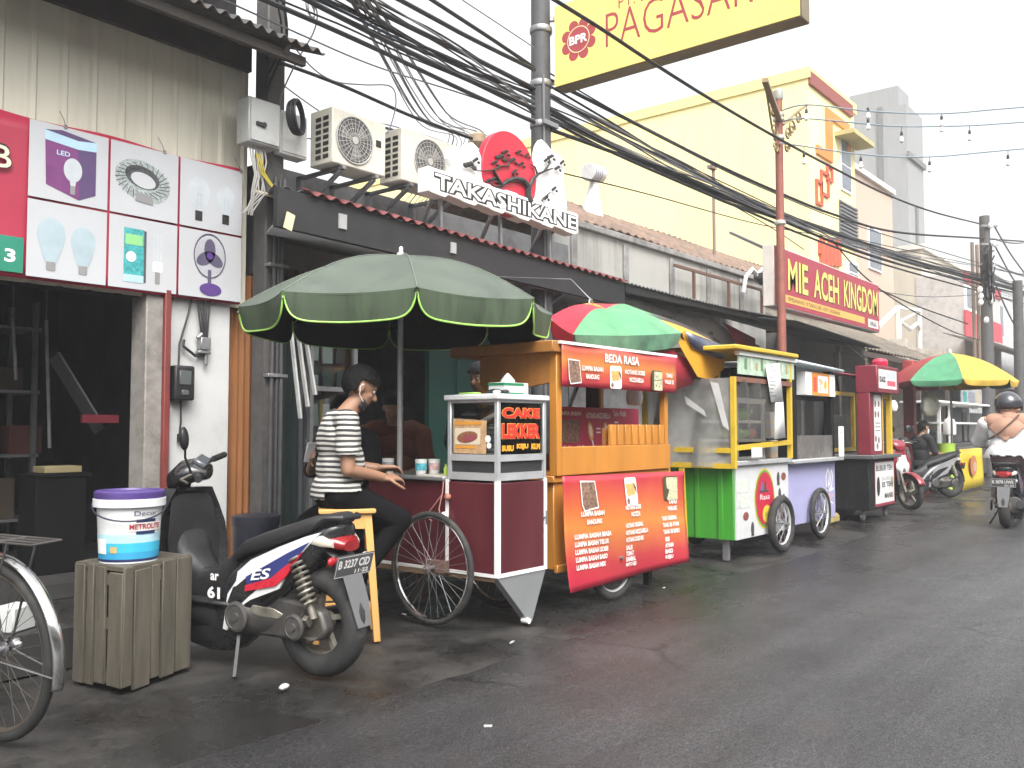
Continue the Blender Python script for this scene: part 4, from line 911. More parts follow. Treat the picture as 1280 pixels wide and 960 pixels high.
xr = on_y(1137, 500, 5.2).x; b_ = MB(); b_.bb(xr - .10, xr + .10, 5.1, 5.3, 0, 2.55); tag(b_.build('red_pillar', mat('pillar_red', (.36, .045, .045), .6, dirt=.3), bevel=.01), 'red square pillar behind the far striped umbrella', 'pillar')
b_ = MB(); b_.add([(12.7, 5.0, 2.74), (16.6, 5.0, 2.62), (16.6, 6.4, 2.86), (12.7, 6.4, 2.98)], [(0, 1, 2, 3)]); tag(b_.build('dark_awning', mat('dark_awning', (.045, .05, .05), .7, var=.2), solid=.03), 'dark sheet awning directly under the red noodle shop sign', 'awning')
YK = 4.75
k0, k1, k2, k3 = on_y(967, 309, YK), on_y(1098, 353, YK), on_y(967, 384, YK), on_y(1098, 414, YK)
zt_, zb_ = (k0.z + k1.z) / 2, (k2.z + k3.z) / 2; KX0, KX1 = k0.x, k1.x; KW, KH = KX1 - KX0, zt_ - zb_
NS = thing('noodle_sign', 'long red noodle shop sign with yellow capitals on a red post', 'sign', (KX0, YK, zb_))
b_ = MB(); b_.bb(KX0 - .0, KX1, YK, YK + .16, zb_, zt_); b_.build('case', mat('sign_case_pale', (.6, .55, .5), .6, dirt=.3), NS, bevel=.01)
b_ = MB(); b_.bb(KX0 + .02, KX1 - .02, YK - .008, YK, zb_ + .02, zt_ - .02); b_.build('face', mat('sign_face_red', (.34, .035, .06), .45, var=.1), NS)
b_ = MB(); P = street_face(KX0, YK - .008, zb_, b_, .003); M_SY = mat('sign_lemon', (.66, .58, .16), .5); 
for s_, u, w in (('MIE', .10, .165), ('ACEH', .315, .235), ('KINGDOM', .60, .375)):
    P.text(s_, KW * u + .03, KH * .32 - .012, KW * w, KH * .52, 1, 0, .03); P.text(s_, KW * u, KH * .32, KW * w, KH * .52, 0, 2, .02)
P.rect(KW * .08, KH * .10, KW * .74, KH * .13, 2).rect(KW * .86, KH * .06, KW * .12, KH * .17, 4)
P.text('PEMESANAN NO. 10 TUNGKU SARI - KOTA TANGERANG', KW * .10, KH * .13, KW * .46, KH * .07, 1, 1).text('HALAL', KW * .885, KH * .10, KW * .075, KH * .09, 3, 1, .02)
b_.build('lettering', [M_SY, mat('sign_brown_ink', (.10, .05, .03), .6), mat('sign_gold', (.62, .38, .10), .5), M_INKB, mat('sign_grey_white', (.6, .58, .56), .5)], NS, smooth=0)
b_ = MB()
for X in (KX0 + .9, KX0 + 2.4, KX1 - .3): b_.bar((X, YK + .16, zt_ - .05), (X + 1.3, 6.4, zt_ + .75), .04); 
b_.build('stay_bar', M_WIREG, NS)
lp = on_y(977, 400, 4.66)
LP = thing('street_lamp_post', 'slim rust red lamp post with scrolled iron arms rising above the noodle sign', 'lamp post', (lp.x, 4.66, 0))
b_ = MB(); zt1 = on_y(977, 117, 4.66).z; b_.cyl((lp.x, 4.66, 0), (lp.x, 4.66, zt1), .06, .05, 12); M_RR = mat('rust_red_pole', (.27, .09, .065), .6, .1, var=.2, dirt=.35); b_.build('pole', M_RR, LP)
b_ = MB()
for yy in (150, 155, 178, 283): z = on_y(977, yy, 4.66).z; b_.lathe([(.055, 0), (.075, .02), (.075, .05), (.055, .07)], (lp.x, 4.66, z), n=14)
b_.lathe([(.055, zt1 - .12), (.065, zt1 - .1), (.065, zt1), (.05, zt1 + .02)], (lp.x, 4.66, 0), n=14); b_.build('collar', mat('collar_grey', (.42, .42, .38), .5, .2), LP)
b_ = MB(); M_SCR = mat('scroll_iron', (.30, .22, .12), .6, .2)
a0 = on_y(975, 152, 4.66); a1 = on_y(956, 100, 4.3); b_.bar(a0, a1, .07, .05); b_.build('raised_arm', M_SCR, LP)
b_ = MB()
def spiral(cx, cz, r, sgn, turns=1.5, y=4.64):
    return [(cx + sgn * r * (1 - t / 22) * math.cos(t * turns * 2 * math.pi / 20), y, cz + r * (1 - t / 22) * math.sin(t * turns * 2 * math.pi / 20)) for t in range(20)]
for (x, y, r, s_) in ((985, 168, .10, 1), (990, 160, .12, 1), (998, 148, .10, 1), (984, 185, .09, 1), (969, 165, .10, -1), (966, 140, .09, -1), (963, 118, .07, -1), (970, 185, .08, -1)):
    c = on_y(x, y, 4.64); b_.tube(spiral(c.x, c.z, r, s_), .014, 6)
q0, q1, q2 = on_y(979, 156, 4.64), on_y(996, 140, 4.64), on_y(1009, 131, 4.64); b_.tube([q0, q1, q2], .018, 6)
q0, q1, q2 = on_y(974, 190, 4.64), on_y(965, 160, 4.64), on_y(957, 108, 4.4); b_.tube([q0, q1, q2], .014, 6)
b_.build('scroll_bracket', M_SCR, LP)

# ------------------------------------------------------------------ yellow shophouse and what stands behind it
YBd = thing('yellow_building', 'tall washed-out yellow three storey shophouse with red framed ornaments', 'building', (22.6, 8, 0))
yc = on_y(1010, 85, 8.0); yr = on_y(1067, 131, 8.0); BX0, BX1, BZ = yc.x, yr.x, yc.z
M_YEL = mat('yellow_paint', (.92, .81, .40), .7, var=.05, scale=1.2, dirt=.3, dirt_col=(.52, .42, .20), dscale=.9, streak=True)
b_ = MB(); b_.bb(BX0, BX1, 8, 26, 0, BZ); b_.build('wall', M_YEL, YBd)
b_ = MB(); b_.bb(BX0 - .05, BX1 + .05, 7.94, 26.05, BZ - .25, BZ + .02); b_.build('cornice', mat('pale_yellow', (.84, .70, .28), .7), YBd)
def yrect(x0p, y0p, x1p, y1p, y=8.0):
    a, c = on_y(x0p, y1p, y), on_y(x1p, y0p, y); return a.x, c.x, a.z, c.z
M_ORN = mat('ornament_red', (.60, .10, .05), .6)
b_ = MB(); a, c = on_y(1010, 97, 8), on_y(1063, 140, 8); b_.bb(a.x, c.x, 7.93, 7.995, (a.z + c.z) / 2 - .16, (a.z + c.z) / 2 + .16); b_.build('cornice_band', mat('brown_band', (.24, .06, .05), .6), YBd)  # brown-red band below the cornice
def orn(x0p, y0p, x1p, y1p):
    xa, xb, za, zb2 = yrect(x0p, y0p, x1p, y1p); b_.bb(xa, xb, 7.95, 7.995, za, zb2)
b_ = MB()
xa, xb, za, zb2 = yrect(1032, 140, 1038, 200); b_.bb(xa, xb, 7.94, 7.995, za, zb2); b_.bb(xa - .7, xa, 7.94, 7.995, za, za + .22); b_.bb(xb, xb + 1.3, 7.94, 7.995, zb2 - .22, zb2); b_.bb(xb + 1.08, xb + 1.3, 7.94, 7.995, zb2 - .75, zb2 - .22)
b_.build('frame_ornament', mat('ornament_orange', (.62, .22, .05), .6), YBd)
b_ = MB()
def sq(xp, yp, w, h):
    c = on_y(xp, yp, 7.97); t = .07
    b_.bb(c.x - w / 2, c.x + w / 2, 7.94, 7.995, c.z - h / 2, c.z - h / 2 + t); b_.bb(c.x - w / 2, c.x + w / 2, 7.94, 7.995, c.z + h / 2 - t, c.z + h / 2)
    b_.bb(c.x - w / 2, c.x - w / 2 + t, 7.94, 7.995, c.z - h / 2 + t, c.z + h / 2 - t); b_.bb(c.x + w / 2 - t, c.x + w / 2, 7.94, 7.995, c.z - h / 2 + t, c.z + h / 2 - t)
sq(1024, 241, .42, .62); sq(1031, 230, .55, .62); sq(1037, 217, .42, .42); b_.build('square_ornament', M_ORN, YBd)
b_ = MB()
for k in range(5): xa, xb, za, zb2 = yrect(1024 + 5 * k, 300 + (k % 2) * 6, 1028 + 5 * k, 332); b_.bb(xa, xb, 7.92, 7.995, za, zb2)
xa, xb, za, zb2 = yrect(1022, 312, 1048, 317); b_.bb(xa, xb, 7.93, 7.996, za, zb2); b_.build('red_fins', M_ORN, YBd)
M_WIN = mat('window_dark', (.13, .15, .18), .15, var=.2, spec=.8)
for (x0p, y0p, x1p, y1p) in ((1051, 182, 1061, 234), (1060, 333, 1070, 350)):
    xa, xb, za, zb2 = yrect(x0p, y0p, x1p, y1p); b_ = MB(); b_.bb(xa - .07, xb + .07, 7.96, 8.0, za - .07, zb2 + .07); w_ = b_.build('window', M_WHITE, YBd)
    b_ = MB(); b_.bb(xa, xb, 7.95, 7.959, za, (za + zb2) / 2 - .03); b_.bb(xa, xb, 7.95, 7.959, (za + zb2) / 2 + .03, zb2); b_.build('pane', M_WIN, w_)
xa, xb, za, zb2 = yrect(1049, 262, 1071, 305); b_ = MB()
b_.bb(xa, BX1, 7.97, 7.996, za, zb2); 
for k in range(12): z = za + (zb2 - za) * (k + .5) / 12; b_.bb(xa, BX1, 7.93, 7.97, z - .03, z + .02)
b_.build('louvre_window', mat('louvre_grey', (.14, .14, .15), .6), YBd)
xa, xb, za, zb2 = yrect(1043, 158, 1066, 170); b_ = MB(); b_.bb(xa, BX1 + .1, 7.5, 7.99, za, za + .12); b_.build('ledge', mat('ledge_olive', (.42, .38, .18), .7), YBd)

def block(name, label, x0, x1, y0, y1, h, m, wins=(), cat='building', wm=None, ledge=True, floors=3, cols=2, seed=0):
    t = thing(name, label, cat, ((x0 + x1) / 2, y0, 0)); b_ = MB(); b_.bb(x0, x1, y0, y1, 0, h); b_.build('wall', m, t)
    if ledge: b_ = MB(); b_.bb(x0 - .08, x1 + .08, y0 - .12, y1, h, h + .18); b_.build('cornice', mat('cornice_pale', (.6, .58, .54), .8, dirt=.3), t)
    for f_ in range(floors):
        for c_ in range(cols):
            wx = x0 + (x1 - x0) * (c_ + .5) / cols; wz = h * (f_ + .52) / floors; ww = min(1.2, (x1 - x0) / cols * .5); wh = min(1.3, h / floors * .45)
            b_ = MB(); b_.bb(wx - ww / 2 - .07, wx + ww / 2 + .07, y0 - .05, y0 - .002, wz - wh / 2 - .07, wz + wh / 2 + .07); fr_ = b_.build('window', M_WHITE, t)
            b_ = MB(); b_.bb(wx - ww / 2, wx - .02, y0 - .06, y0 - .051, wz - wh / 2, wz + wh / 2); b_.bb(wx + .02, wx + ww / 2, y0 - .06, y0 - .051, wz - wh / 2, wz + wh / 2); b_.build('pane', M_WIN, fr_)
    return t
M_PEACH = mat('peach_paint', (.52, .38, .30), .75, var=.05, dirt=.25, dirt_col=(.45, .36, .3), streak=True)
M_CREAM = mat('cream_paint', (.52, .48, .39), .75, var=.05, dirt=.3, dirt_col=(.5, .46, .4), streak=True)
M_GREYT = mat('grey_tower_paint', (.27, .275, .28), .8, var=.06, dirt=.35, dirt_col=(.33, .32, .3), streak=True)
px_ = on_y(1116, 300, 9.5).x; block('peach_building', 'peach rendered building between the yellow shophouse and the grey tower', BX1 + .05, px_, 9.5, 18, on_y(1090, 228, 9.5).z, M_PEACH, floors=2, cols=2)
g0, g1, gz = on_y(1134, 190, 10.0).x, on_y(1154, 200, 10.0).x, on_y(1116, 160, 12).z
gt = thing('grey_tower', 'narrow pale grey tower with a dark vertical strip, tallest of the far buildings', 'building', (g0, 10, 0))
b_ = MB(); b_.bb(g0, g1, 10.0, 12.2, 0, gz - .8); b_.bb(g0, g1 - .8, 10.3, 12.2, gz - .8, gz); b_.build('wall', M_GREYT, gt)
b_ = MB(); b_.bb(g0 + (g1 - g0) * .4, g0 + (g1 - g0) * .52, 9.93, 9.995, 1.5, gz * .68); b_.bb(g0 - .1, g1 + .1, 9.9, 9.997, gz * .80, gz * .815); b_.bb(g0 - .06, g0 - .002, 10.9, 11.1, 2, gz * .95); b_.build('strip', mat('tower_strip', (.16, .16, .16), .6), gt)
cx0, cx1 = on_y(1152, 350, 9.0).x, on_y(1206, 350, 9.0).x; block('cream_building', 'broad cream walled building between the grey tower and the red banded storey', cx0, cx1, 9.0, 16, on_y(1160, 316, 9.0).z, M_CREAM, floors=2, cols=3)
rx0, rx1 = on_y(1205, 380, 7.6).x, on_y(1250, 380, 7.6).x; rz0, rz1, rz2, rz3 = on_y(1207, 421, 7.6).z, on_y(1207, 388, 7.6).z, on_y(1207, 353, 7.6).z, on_y(1207, 343, 7.6).z
rb_ = thing('red_building', 'small upper storey with red bands and a white framed window beside the far pole', 'building', (rx0, 7.6, 0))
b_ = MB(); b_.bb(rx0, rx1, 7.6, 9.2, 0, rz3); b_.build('wall', mat('white_render', (.46, .44, .42), .8, dirt=.3), rb_)
b_ = MB(); b_.bb(rx0 - .05, rx1, 7.54, 7.597, rz0, rz1); b_.bb(rx0 - .05, rx1, 7.54, 7.597, rz2, rz3 + .1);  b_.build('red_band', mat('band_red', (.46, .05, .07), .6, dirt=.2), rb_)
a, c = on_y(1209, 387, 7.5), on_y(1221, 362, 7.5); b_ = MB(); b_.bb(a.x, c.x, 7.52, 7.598, a.z, c.z); fw = b_.build('window', M_WHITE, rb_); b_ = MB(); b_.bb(a.x + .12, c.x - .12, 7.5, 7.519, a.z + .12, c.z - .12); b_.build('pane', M_WIN, fw)
b_ = MB(); b_.add([(rx0 - 3, 6.0, rz0 - .55), (rx1 + 6, 6.0, rz0 - .55), (rx1 + 6, 7.6, rz0 - .1), (rx0 - 3, 7.6, rz0 - .1)], [(0, 1, 2, 3)]); b_.build('awning', mat('pale_awning', (.42, .41, .40), .7, dirt=.4), rb_, solid=.05)
wx0 = rx1 + .1
block('white_building', 'pale grey white building at the far end of the row beyond the red bands', wx0, wx0 + 14, 8.0, 16, 7.6, mat('far_white', (.44, .44, .45), .8, dirt=.2), floors=2, cols=4)
block('far_building', 'low pale house closing the row on the horizon', wx0 + 14.2, wx0 + 60, 7.2, 16, 5.6, mat('far_grey', (.38, .37, .37), .8, dirt=.2), floors=1, cols=8)
# low shops under the far buildings, behind the last stalls
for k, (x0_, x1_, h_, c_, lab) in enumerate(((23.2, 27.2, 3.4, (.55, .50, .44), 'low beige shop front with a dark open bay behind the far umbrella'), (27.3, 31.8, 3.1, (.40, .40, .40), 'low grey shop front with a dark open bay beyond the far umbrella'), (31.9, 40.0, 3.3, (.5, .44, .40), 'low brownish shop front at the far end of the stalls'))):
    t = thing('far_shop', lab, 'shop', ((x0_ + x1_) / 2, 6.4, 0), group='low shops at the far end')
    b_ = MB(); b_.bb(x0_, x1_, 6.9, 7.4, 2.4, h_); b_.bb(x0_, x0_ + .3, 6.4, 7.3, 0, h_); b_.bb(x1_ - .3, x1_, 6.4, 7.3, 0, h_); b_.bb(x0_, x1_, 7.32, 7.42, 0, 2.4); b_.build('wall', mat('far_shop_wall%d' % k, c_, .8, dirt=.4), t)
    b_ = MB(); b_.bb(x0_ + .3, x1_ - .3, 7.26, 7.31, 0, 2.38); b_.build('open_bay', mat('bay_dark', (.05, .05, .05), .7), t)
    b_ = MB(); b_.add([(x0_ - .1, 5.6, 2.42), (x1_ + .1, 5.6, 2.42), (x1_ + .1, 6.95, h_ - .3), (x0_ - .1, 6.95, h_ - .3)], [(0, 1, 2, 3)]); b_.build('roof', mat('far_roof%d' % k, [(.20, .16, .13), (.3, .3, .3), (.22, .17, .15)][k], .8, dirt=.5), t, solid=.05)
# white steel frame on the roof below the peach building
wf = thing('roof_gantry', 'white painted steel frame with a curved pipe on the roof beyond the noodle sign', 'frame', (22, 7.0, 3.3)); b_ = MB()
pp = [on_y(x, y, 7.2) for x, y in ((1098, 408), (1122, 384), (1150, 388), (1150, 440), (1124, 402), (1124, 440), (1138, 412), (1146, 405), (1150, 412))]
b_.bar(pp[0], pp[1], .09); b_.bar(pp[1], pp[2], .09); b_.bar(pp[2], pp[3], .09); b_.bar(pp[1], pp[5], .08); b_.bar(pp[4], pp[2], .05); b_.build('beam', M_WHITE, wf)
b_ = MB(); b_.tube([pp[5], pp[4], pp[6], pp[7], pp[8], pp[3]], .06, 8); b_.build('pipe', M_WHITE, wf)

# ------------------------------------------------------------------ far poles
fp = on_y(1231, 300, 4.9)
FP = thing('far_utility_pole', 'far dark utility pole with white insulators beside the red banded storey', 'utility pole', (fp.x, 4.9, 0)); fz = on_y(1231, 271, 4.9).z
b_ = MB(); b_.cyl((fp.x, 4.9, 0), (fp.x, 4.9, fz), .17, .12, 14); b_.build('pole', mat('far_pole', (.08, .078, .078), .7, var=.25), FP)
b_ = MB()
for k, (x, y) in enumerate(((1238, 282), (1243, 305), (1240, 330), (1225, 362), (1226, 370), (1226, 378), (1240, 370), (1240, 376), (1233, 400))): c = on_y(x, y, 4.75); b_.ell(c, (.06, .06, .08), None, 8, 6)
b_.build('insulator', M_WHITE, FP)
b_ = MB()
for y in (282, 305, 330): a, c = on_y(1226, y, 4.8), on_y(1246, y + 1, 4.8); b_.bar(a, c, .05)
b_.build('cross_arm', M_STEEL, FP)
b_ = MB(); c = on_y(1236, 350, 4.7); rr = random.Random(4)
for k in range(22): b_.tube([c + V((rr.uniform(-.4, .4), rr.uniform(-.1, .1), rr.uniform(-.5, .9))) for _ in range(4)], .018, 5)
b_.build('cable_tangle', M_WIRE, FP)
f2 = on_y(1273, 400, 4.6); b_ = MB(); b_.cyl((f2.x, 4.6, 0), (f2.x, 4.6, on_y(1273, 352, 4.6).z), .16, .12, 12); tag(b_.build('distant_pole', MATS['far_pole']), 'most distant dark utility pole at the end of the row', 'utility pole')
for px, y0, y1, lab in ((1215, 303, 420, 'thin greenish mast leaning beside the far utility pole'), (1221, 306, 430, 'thin brown mast standing against the far utility pole')):
    a, c = on_y(px, y0, 5.4), on_y(px + 3, y1, 5.4); b_ = MB(); b_.cyl((c.x, 5.4, 2.4), a, .045, n=8); tag(b_.build('thin_mast', mat('mast_brown', (.2, .15, .12), .7)), lab, 'mast', 'thin masts by the far pole')
# ------------------------------------------------------------------ overhead cables: each one spans from pole to pole at its own distance from the road
def curve(pts, n=10):
    """Smooth run through the given points."""
    pts = [V(p) for p in pts]; out = []
    for i in range(len(pts) - 1):
        p0, p1, p2, p3 = pts[max(i - 1, 0)], pts[i], pts[i + 1], pts[min(i + 2, len(pts) - 1)]
        for k in range(n):
            t = k / n; out.append(.5 * ((2 * p1) + (p2 - p0) * t + (2 * p0 - 5 * p1 + 4 * p2 - p3) * t * t + (3 * p1 - p0 - 3 * p2 + p3) * t ** 3))
    return out + [pts[-1]]
CABLE_LABEL = 'dark overhead cable strung along the street above the stalls'
def cable(pix, ys, r, m=None, label=None, group='overhead cables along the street', name='overhead_cable', cat='cable', ext0=0.0, ext1=0.0):
    k = len(pix); ys = [ys[0] + (ys[-1] - ys[0]) * i / (k - 1) for i in range(k)] if len(ys) == 2 else ys
    pts = [on_y(x, y, yy) for (x, y), yy in zip(pix, ys)]
    if ext0: pts = [pts[0] + (pts[0] - pts[1]).normalized() * ext0] + pts
    if ext1: pts = pts + [pts[-1] + (pts[-1] - pts[-2]).normalized() * ext1]
    b_ = MB(); b_.tube(curve(pts), r * (1.08 if m is None else 1.0), 6); o = b_.build(name, m or M_WIRE)
    return tag(o, label or CABLE_LABEL, cat, group)
E = 5.0
cable([(331, 0), (403, 31), (487, 69), (575, 111), (668, 153)], (5.7, 5.75), .019, ext0=E)
cable([(340, -4), (430, 33), (500, 66), (590, 104), (668, 143)], (5.7, 5.75), .008, ext0=E)
cable([(384, 0), (475, 47), (566, 91), (668, 136)], (5.7, 5.75), .021, ext0=E)
cable([(396, -2), (480, 40), (570, 82), (668, 128)], (5.75, 5.8), .013, mat('blue_grey_cable', (.10, .12, .15), .6), 'blue grey cable running inside the bundle above the air conditioners', ext0=E)
cable([(408, 0), (490, 40), (580, 80), (668, 123)], (5.72, 5.78), .010, ext0=E)
cable([(444, 0), (519, 37), (597, 75), (668, 111)], (5.7, 5.75), .022, ext0=E)
cable([(500, 0), (587, 47), (668, 87)], (5.7, 5.75), .020, ext0=E)
cable([(540, 0), (612, 47), (667, 84)], (5.7, 5.75), .018, ext0=E)
cable([(578, 0), (622, 29), (667, 59)], (5.7, 5.75), .006, M_WIREG, 'thin grey cable, highest of those reaching the thick pole', ext0=E)
cable([(302, 10), (380, 45), (470, 83), (580, 118), (669, 150)], (5.8, 5.75), .007, M_WIREG, 'thin grey cable starting beside the roof corner and running under the bundle', ext0=E)
cable([(333, 72), (425, 106), (519, 147), (603, 178)], (6.2, 6.2), .015, None, 'black cable from the corner post to the small insulator behind the sign')
cable([(430, 148), (500, 165), (560, 188), (640, 216)], (6.3, 6.3), .012, None, 'black cable running just above the second air conditioner to behind the sign')
cable([(350, 172), (450, 180), (540, 215)], (6.3, 6.4), .006, M_WIREG, 'thin slack cable across the fronts of the air conditioners')
cable([(345, 100), (420, 150), (480, 155), (560, 180), (610, 215)], (6.3, 6.3), .006, M_WIREG, 'thin grey cable drooping between the corner post and the sign')
cable([(362, 52), (392, 86), (420, 102), (455, 106), (488, 108), (495, 128), (488, 158), (480, 170)], (6.0, 6.1), .006, M_WIREG, 'loose grey wire looping down to the first air conditioner')
b_ = MB(); c = on_y(597, 178, 6.2); b_.lathe([(.05, 0), (.09, .04), (.09, .12), (.05, .15)], (c.x, 6.2, c.z - .05), n=14); tag(b_.build('insulator_cup', mat('tan_ceramic', (.55, .42, .28), .5)), 'small tan insulator cup where a cable ends behind the red sun sign', 'insulator')
# fan of thin drop wires running back over the roofs
for k in range(11):
    x0 = 432 + 3.2 * k; x1 = 560 + 5 * k
    a = on_y(x0, -8 + 1.5 * (k % 3), 5.5); c = on_y(x1, 178 + 3 * (k % 4), 9.5); mid = (a + c) / 2 + V((.05 * math.sin(k * 2.1), 0, -.22 - .05 * (k % 3)))
    b_ = MB(); b_.tube(curve([a + (a - c).normalized() * 3, a, mid, c, c + V((1, 2.5, -.8))]), .0065 + .004 * (k % 4 == 1), 5); tag(b_.build('drop_wire', M_WIREG), 'thin grey drop wire in the fan crossing behind the street cables', 'wire', 'fan of thin drop wires')
# drop cables at the corner post
for k, (pix, r) in enumerate((([(352, -10), (358, 30), (356, 60), (340, 98), (333, 120)], .013), ([(344, -8), (352, 34), (348, 66), (336, 92)], .009), ([(383, -6), (396, 14), (392, 40), (372, 75), (352, 118), (350, 140)], .007))):
    cable(pix, (6.0, 6.2), r, None if k < 2 else M_WIREG, ['thickest black drop cable curving down to the meter cabinet', 'thin black drop cable curving beside the roof corner', 'grey drop wire with a small loop above the roof corner'][k], 'drop cables at the corner post')
b_ = MB(); c = on_y(388, 12, 6.0); b_.torus(c, (.4, -1, .2), .07, .006, 26, 6); b_.torus(c + V((.01, 0, .01)), (.5, -1, 0), .065, .005, 26, 6); tag(b_.build('wire_loop', M_WIREG), 'small ring of slack wire above the roof corner', 'wire loop', None)
# beyond the pole
T2 = 'dark overhead cable running from the thick pole past the lamp post to the far pole'; G2 = 'overhead cables beyond the thick pole'
yy = (5.75, 4.9)
for pix, r in (([(687, 100), (774, 144), (890, 203), (974, 241), (1042, 268), (1120, 290), (1228, 298)], .020), ([(687, 137), (765, 181), (840, 216), (906, 244), (977, 268), (1054, 294), (1126, 321), (1228, 350)], .026),
               ([(690, 143), (770, 186), (845, 222), (910, 249), (985, 274), (1060, 300), (1130, 326), (1228, 352)], .020), ([(688, 162), (749, 184), (834, 216), (906, 252), (968, 272), (1050, 306), (1130, 332), (1228, 356)], .020),
               ([(688, 108), (759, 150), (850, 205), (965, 262), (1050, 292), (1130, 322), (1228, 346)], .012), ([(688, 120), (765, 165), (850, 208), (930, 248), (1010, 280), (1110, 318), (1228, 350)], .013),
               ([(688, 150), (760, 188), (850, 228), (930, 262), (1010, 296), (1110, 332), (1228, 365)], .016), ([(688, 92), (770, 140), (870, 195), (960, 238), (1080, 285), (1228, 330)], .008)):
    cable(pix, yy, r, None, T2, G2, ext1=6)
cable([(684, -6), (750, 35), (815, 78), (890, 125), (971, 172), (1040, 209), (1108, 243), (1167, 265), (1226, 280)], [4.25, 4.25, 4.25, 4.35, 4.45, 4.6, 4.7, 4.8, 4.9], .016, None, 'single dark cable crossing the face of the yellow bank sign', ext0=4)
cable([(702, 216), (815, 244), (952, 281), (1060, 300)], (6.0, 6.6), .008, None, 'thin cable low over the tiled roof below the main bundle')
cable([(830, 216), (890, 243), (960, 282), (1005, 312)], (5.6, 5.5), .007, None, 'thin cable dropping from the main bundle to the noodle sign')
cable([(1040, 300), (1080, 345), (1130, 382), (1190, 414), (1225, 425)], (5.2, 5.2), .012, None, 'thin cable sagging low beyond the noodle sign towards the far pole')
cable([(1095, 360), (1150, 384), (1210, 405)], (4.9, 5.2), .013, None, 'dark cable leaving the right end of the noodle sign')
cable([(1098, 364), (1160, 371), (1228, 368)], (5.2, 5.0), .010, M_WIREG, 'grey cable running level from the noodle sign to the far pole')
for k, (a, c) in enumerate((((1243, 283), (1283, 345)), ((1244, 308), (1282, 372)), ((1246, 300), (1290, 302)), ((1244, 330), (1290, 345)), ((1240, 345), (1275, 420)))):
    cable([a, ((a[0] + c[0]) / 2, (a[1] + c[1]) / 2 + 3), c], (4.8, 4.7), .022, M_WIREG, 'grey cable leading away from the far utility pole to the end of the row', 'cables beyond the far pole', ext1=8)
# festoon lights across the road
def festoon(pix, bulbs, label, d0):
    pts = []
    for i, (x, y) in enumerate(pix):
        yy_ = 4.6 - 7.2 * i / (len(pix) - 1)
        # each strand crosses the road square to it, so its points share the lamp post's X
        p = on_x(x, y, d0 + .9 * i); pts.append(p)
    t = thing('festoon_string', label, 'string lights', pts[0], group='festoon strings over the road')
    b_ = MB(); b_.tube(curve([V((lp.x, 4.64, pts[0].z))] + pts + [pts[-1] + (pts[-1] - pts[-2]).normalized() * 5]), .010, 6); b_.build('wire', mat('festoon_wire', (.20, .25, .28), .6), t)
    for (x, y) in bulbs:
        k = min(range(len(pix) - 1), key=lambda j: abs((pix[j][0] + pix[j + 1][0]) / 2 - x)); f_ = (x - pix[k][0]) / (pix[k + 1][0] - pix[k][0])
        X = d0 + .9 * (k + f_); p = on_x(x, y, X); yl_ = pix[k][1] + (pix[k + 1][1] - pix[k][1]) * f_; q = on_x(x, yl_, X)
        b2 = MB(); b2.tube([q, p], .005, 5); b2.lathe([(.013, .0), (.018, .01), (.018, .05), (.013, .06)], p, n=10); s_ = b2.build('lamp_socket', M_BLACK, t)
        b2 = MB(); b2.lathe([(.011, 0), (.020, -.02), (.030, -.05), (.028, -.08), (.013, -.095)], p, n=12); b2.build('bulb', mat('bulb_frost', (.75, .75, .74), .25), s_)
festoon([(1010, 131), (1087, 139), (1176, 142), (1290, 133)], [(1008, 142), (1085, 140), (1177, 150)], 'highest festoon string from the lamp post across the white sky', lp.x)
festoon([(1000, 148), (1063, 153), (1125, 158), (1211, 157), (1290, 152)], [(1085, 154), (1127, 170), (1177, 157), (1212, 168)], 'middle festoon string from the lamp post with bulbs over the road', lp.x)
festoon([(985, 180), (1078, 193), (1161, 196), (1290, 185)], [(1005, 197), (1076, 202), (1162, 207), (1260, 199)], 'lowest festoon string from the lamp post with hanging bulbs', lp.x)
rw = random.Random(21)
for k in range(13):      # the loose strands of the main bundle
    dy, dx = rw.uniform(-16, 20), rw.uniform(-10, 10); y0 = rw.uniform(5.65, 5.8)
    cable([(370 + dx + 8 * k, -4), (470 + dx + 7 * k, 46 + dy * .4 + rw.uniform(-4, 4)), (570 + dx + 4 * k, 92 + dy * .6 + rw.uniform(-5, 5)), (668, 128 + dy)], (y0, 5.78), rw.uniform(.004, .010), [None, M_WIREG][k % 2], ext0=E)
    cable([(688, 132 + dy), (770, 172 + dy * .8 + rw.uniform(-5, 5)), (860, 216 + dy * .5 + rw.uniform(-5, 5)), (960, 260 + rw.uniform(-6, 8)), (1070, 302 + rw.uniform(-8, 10)), (1228, 345 + rw.uniform(-12, 18))], (5.75, 4.9), rw.uniform(.005, .011), [None, M_WIREG][k % 2], T2, G2, ext1=6)
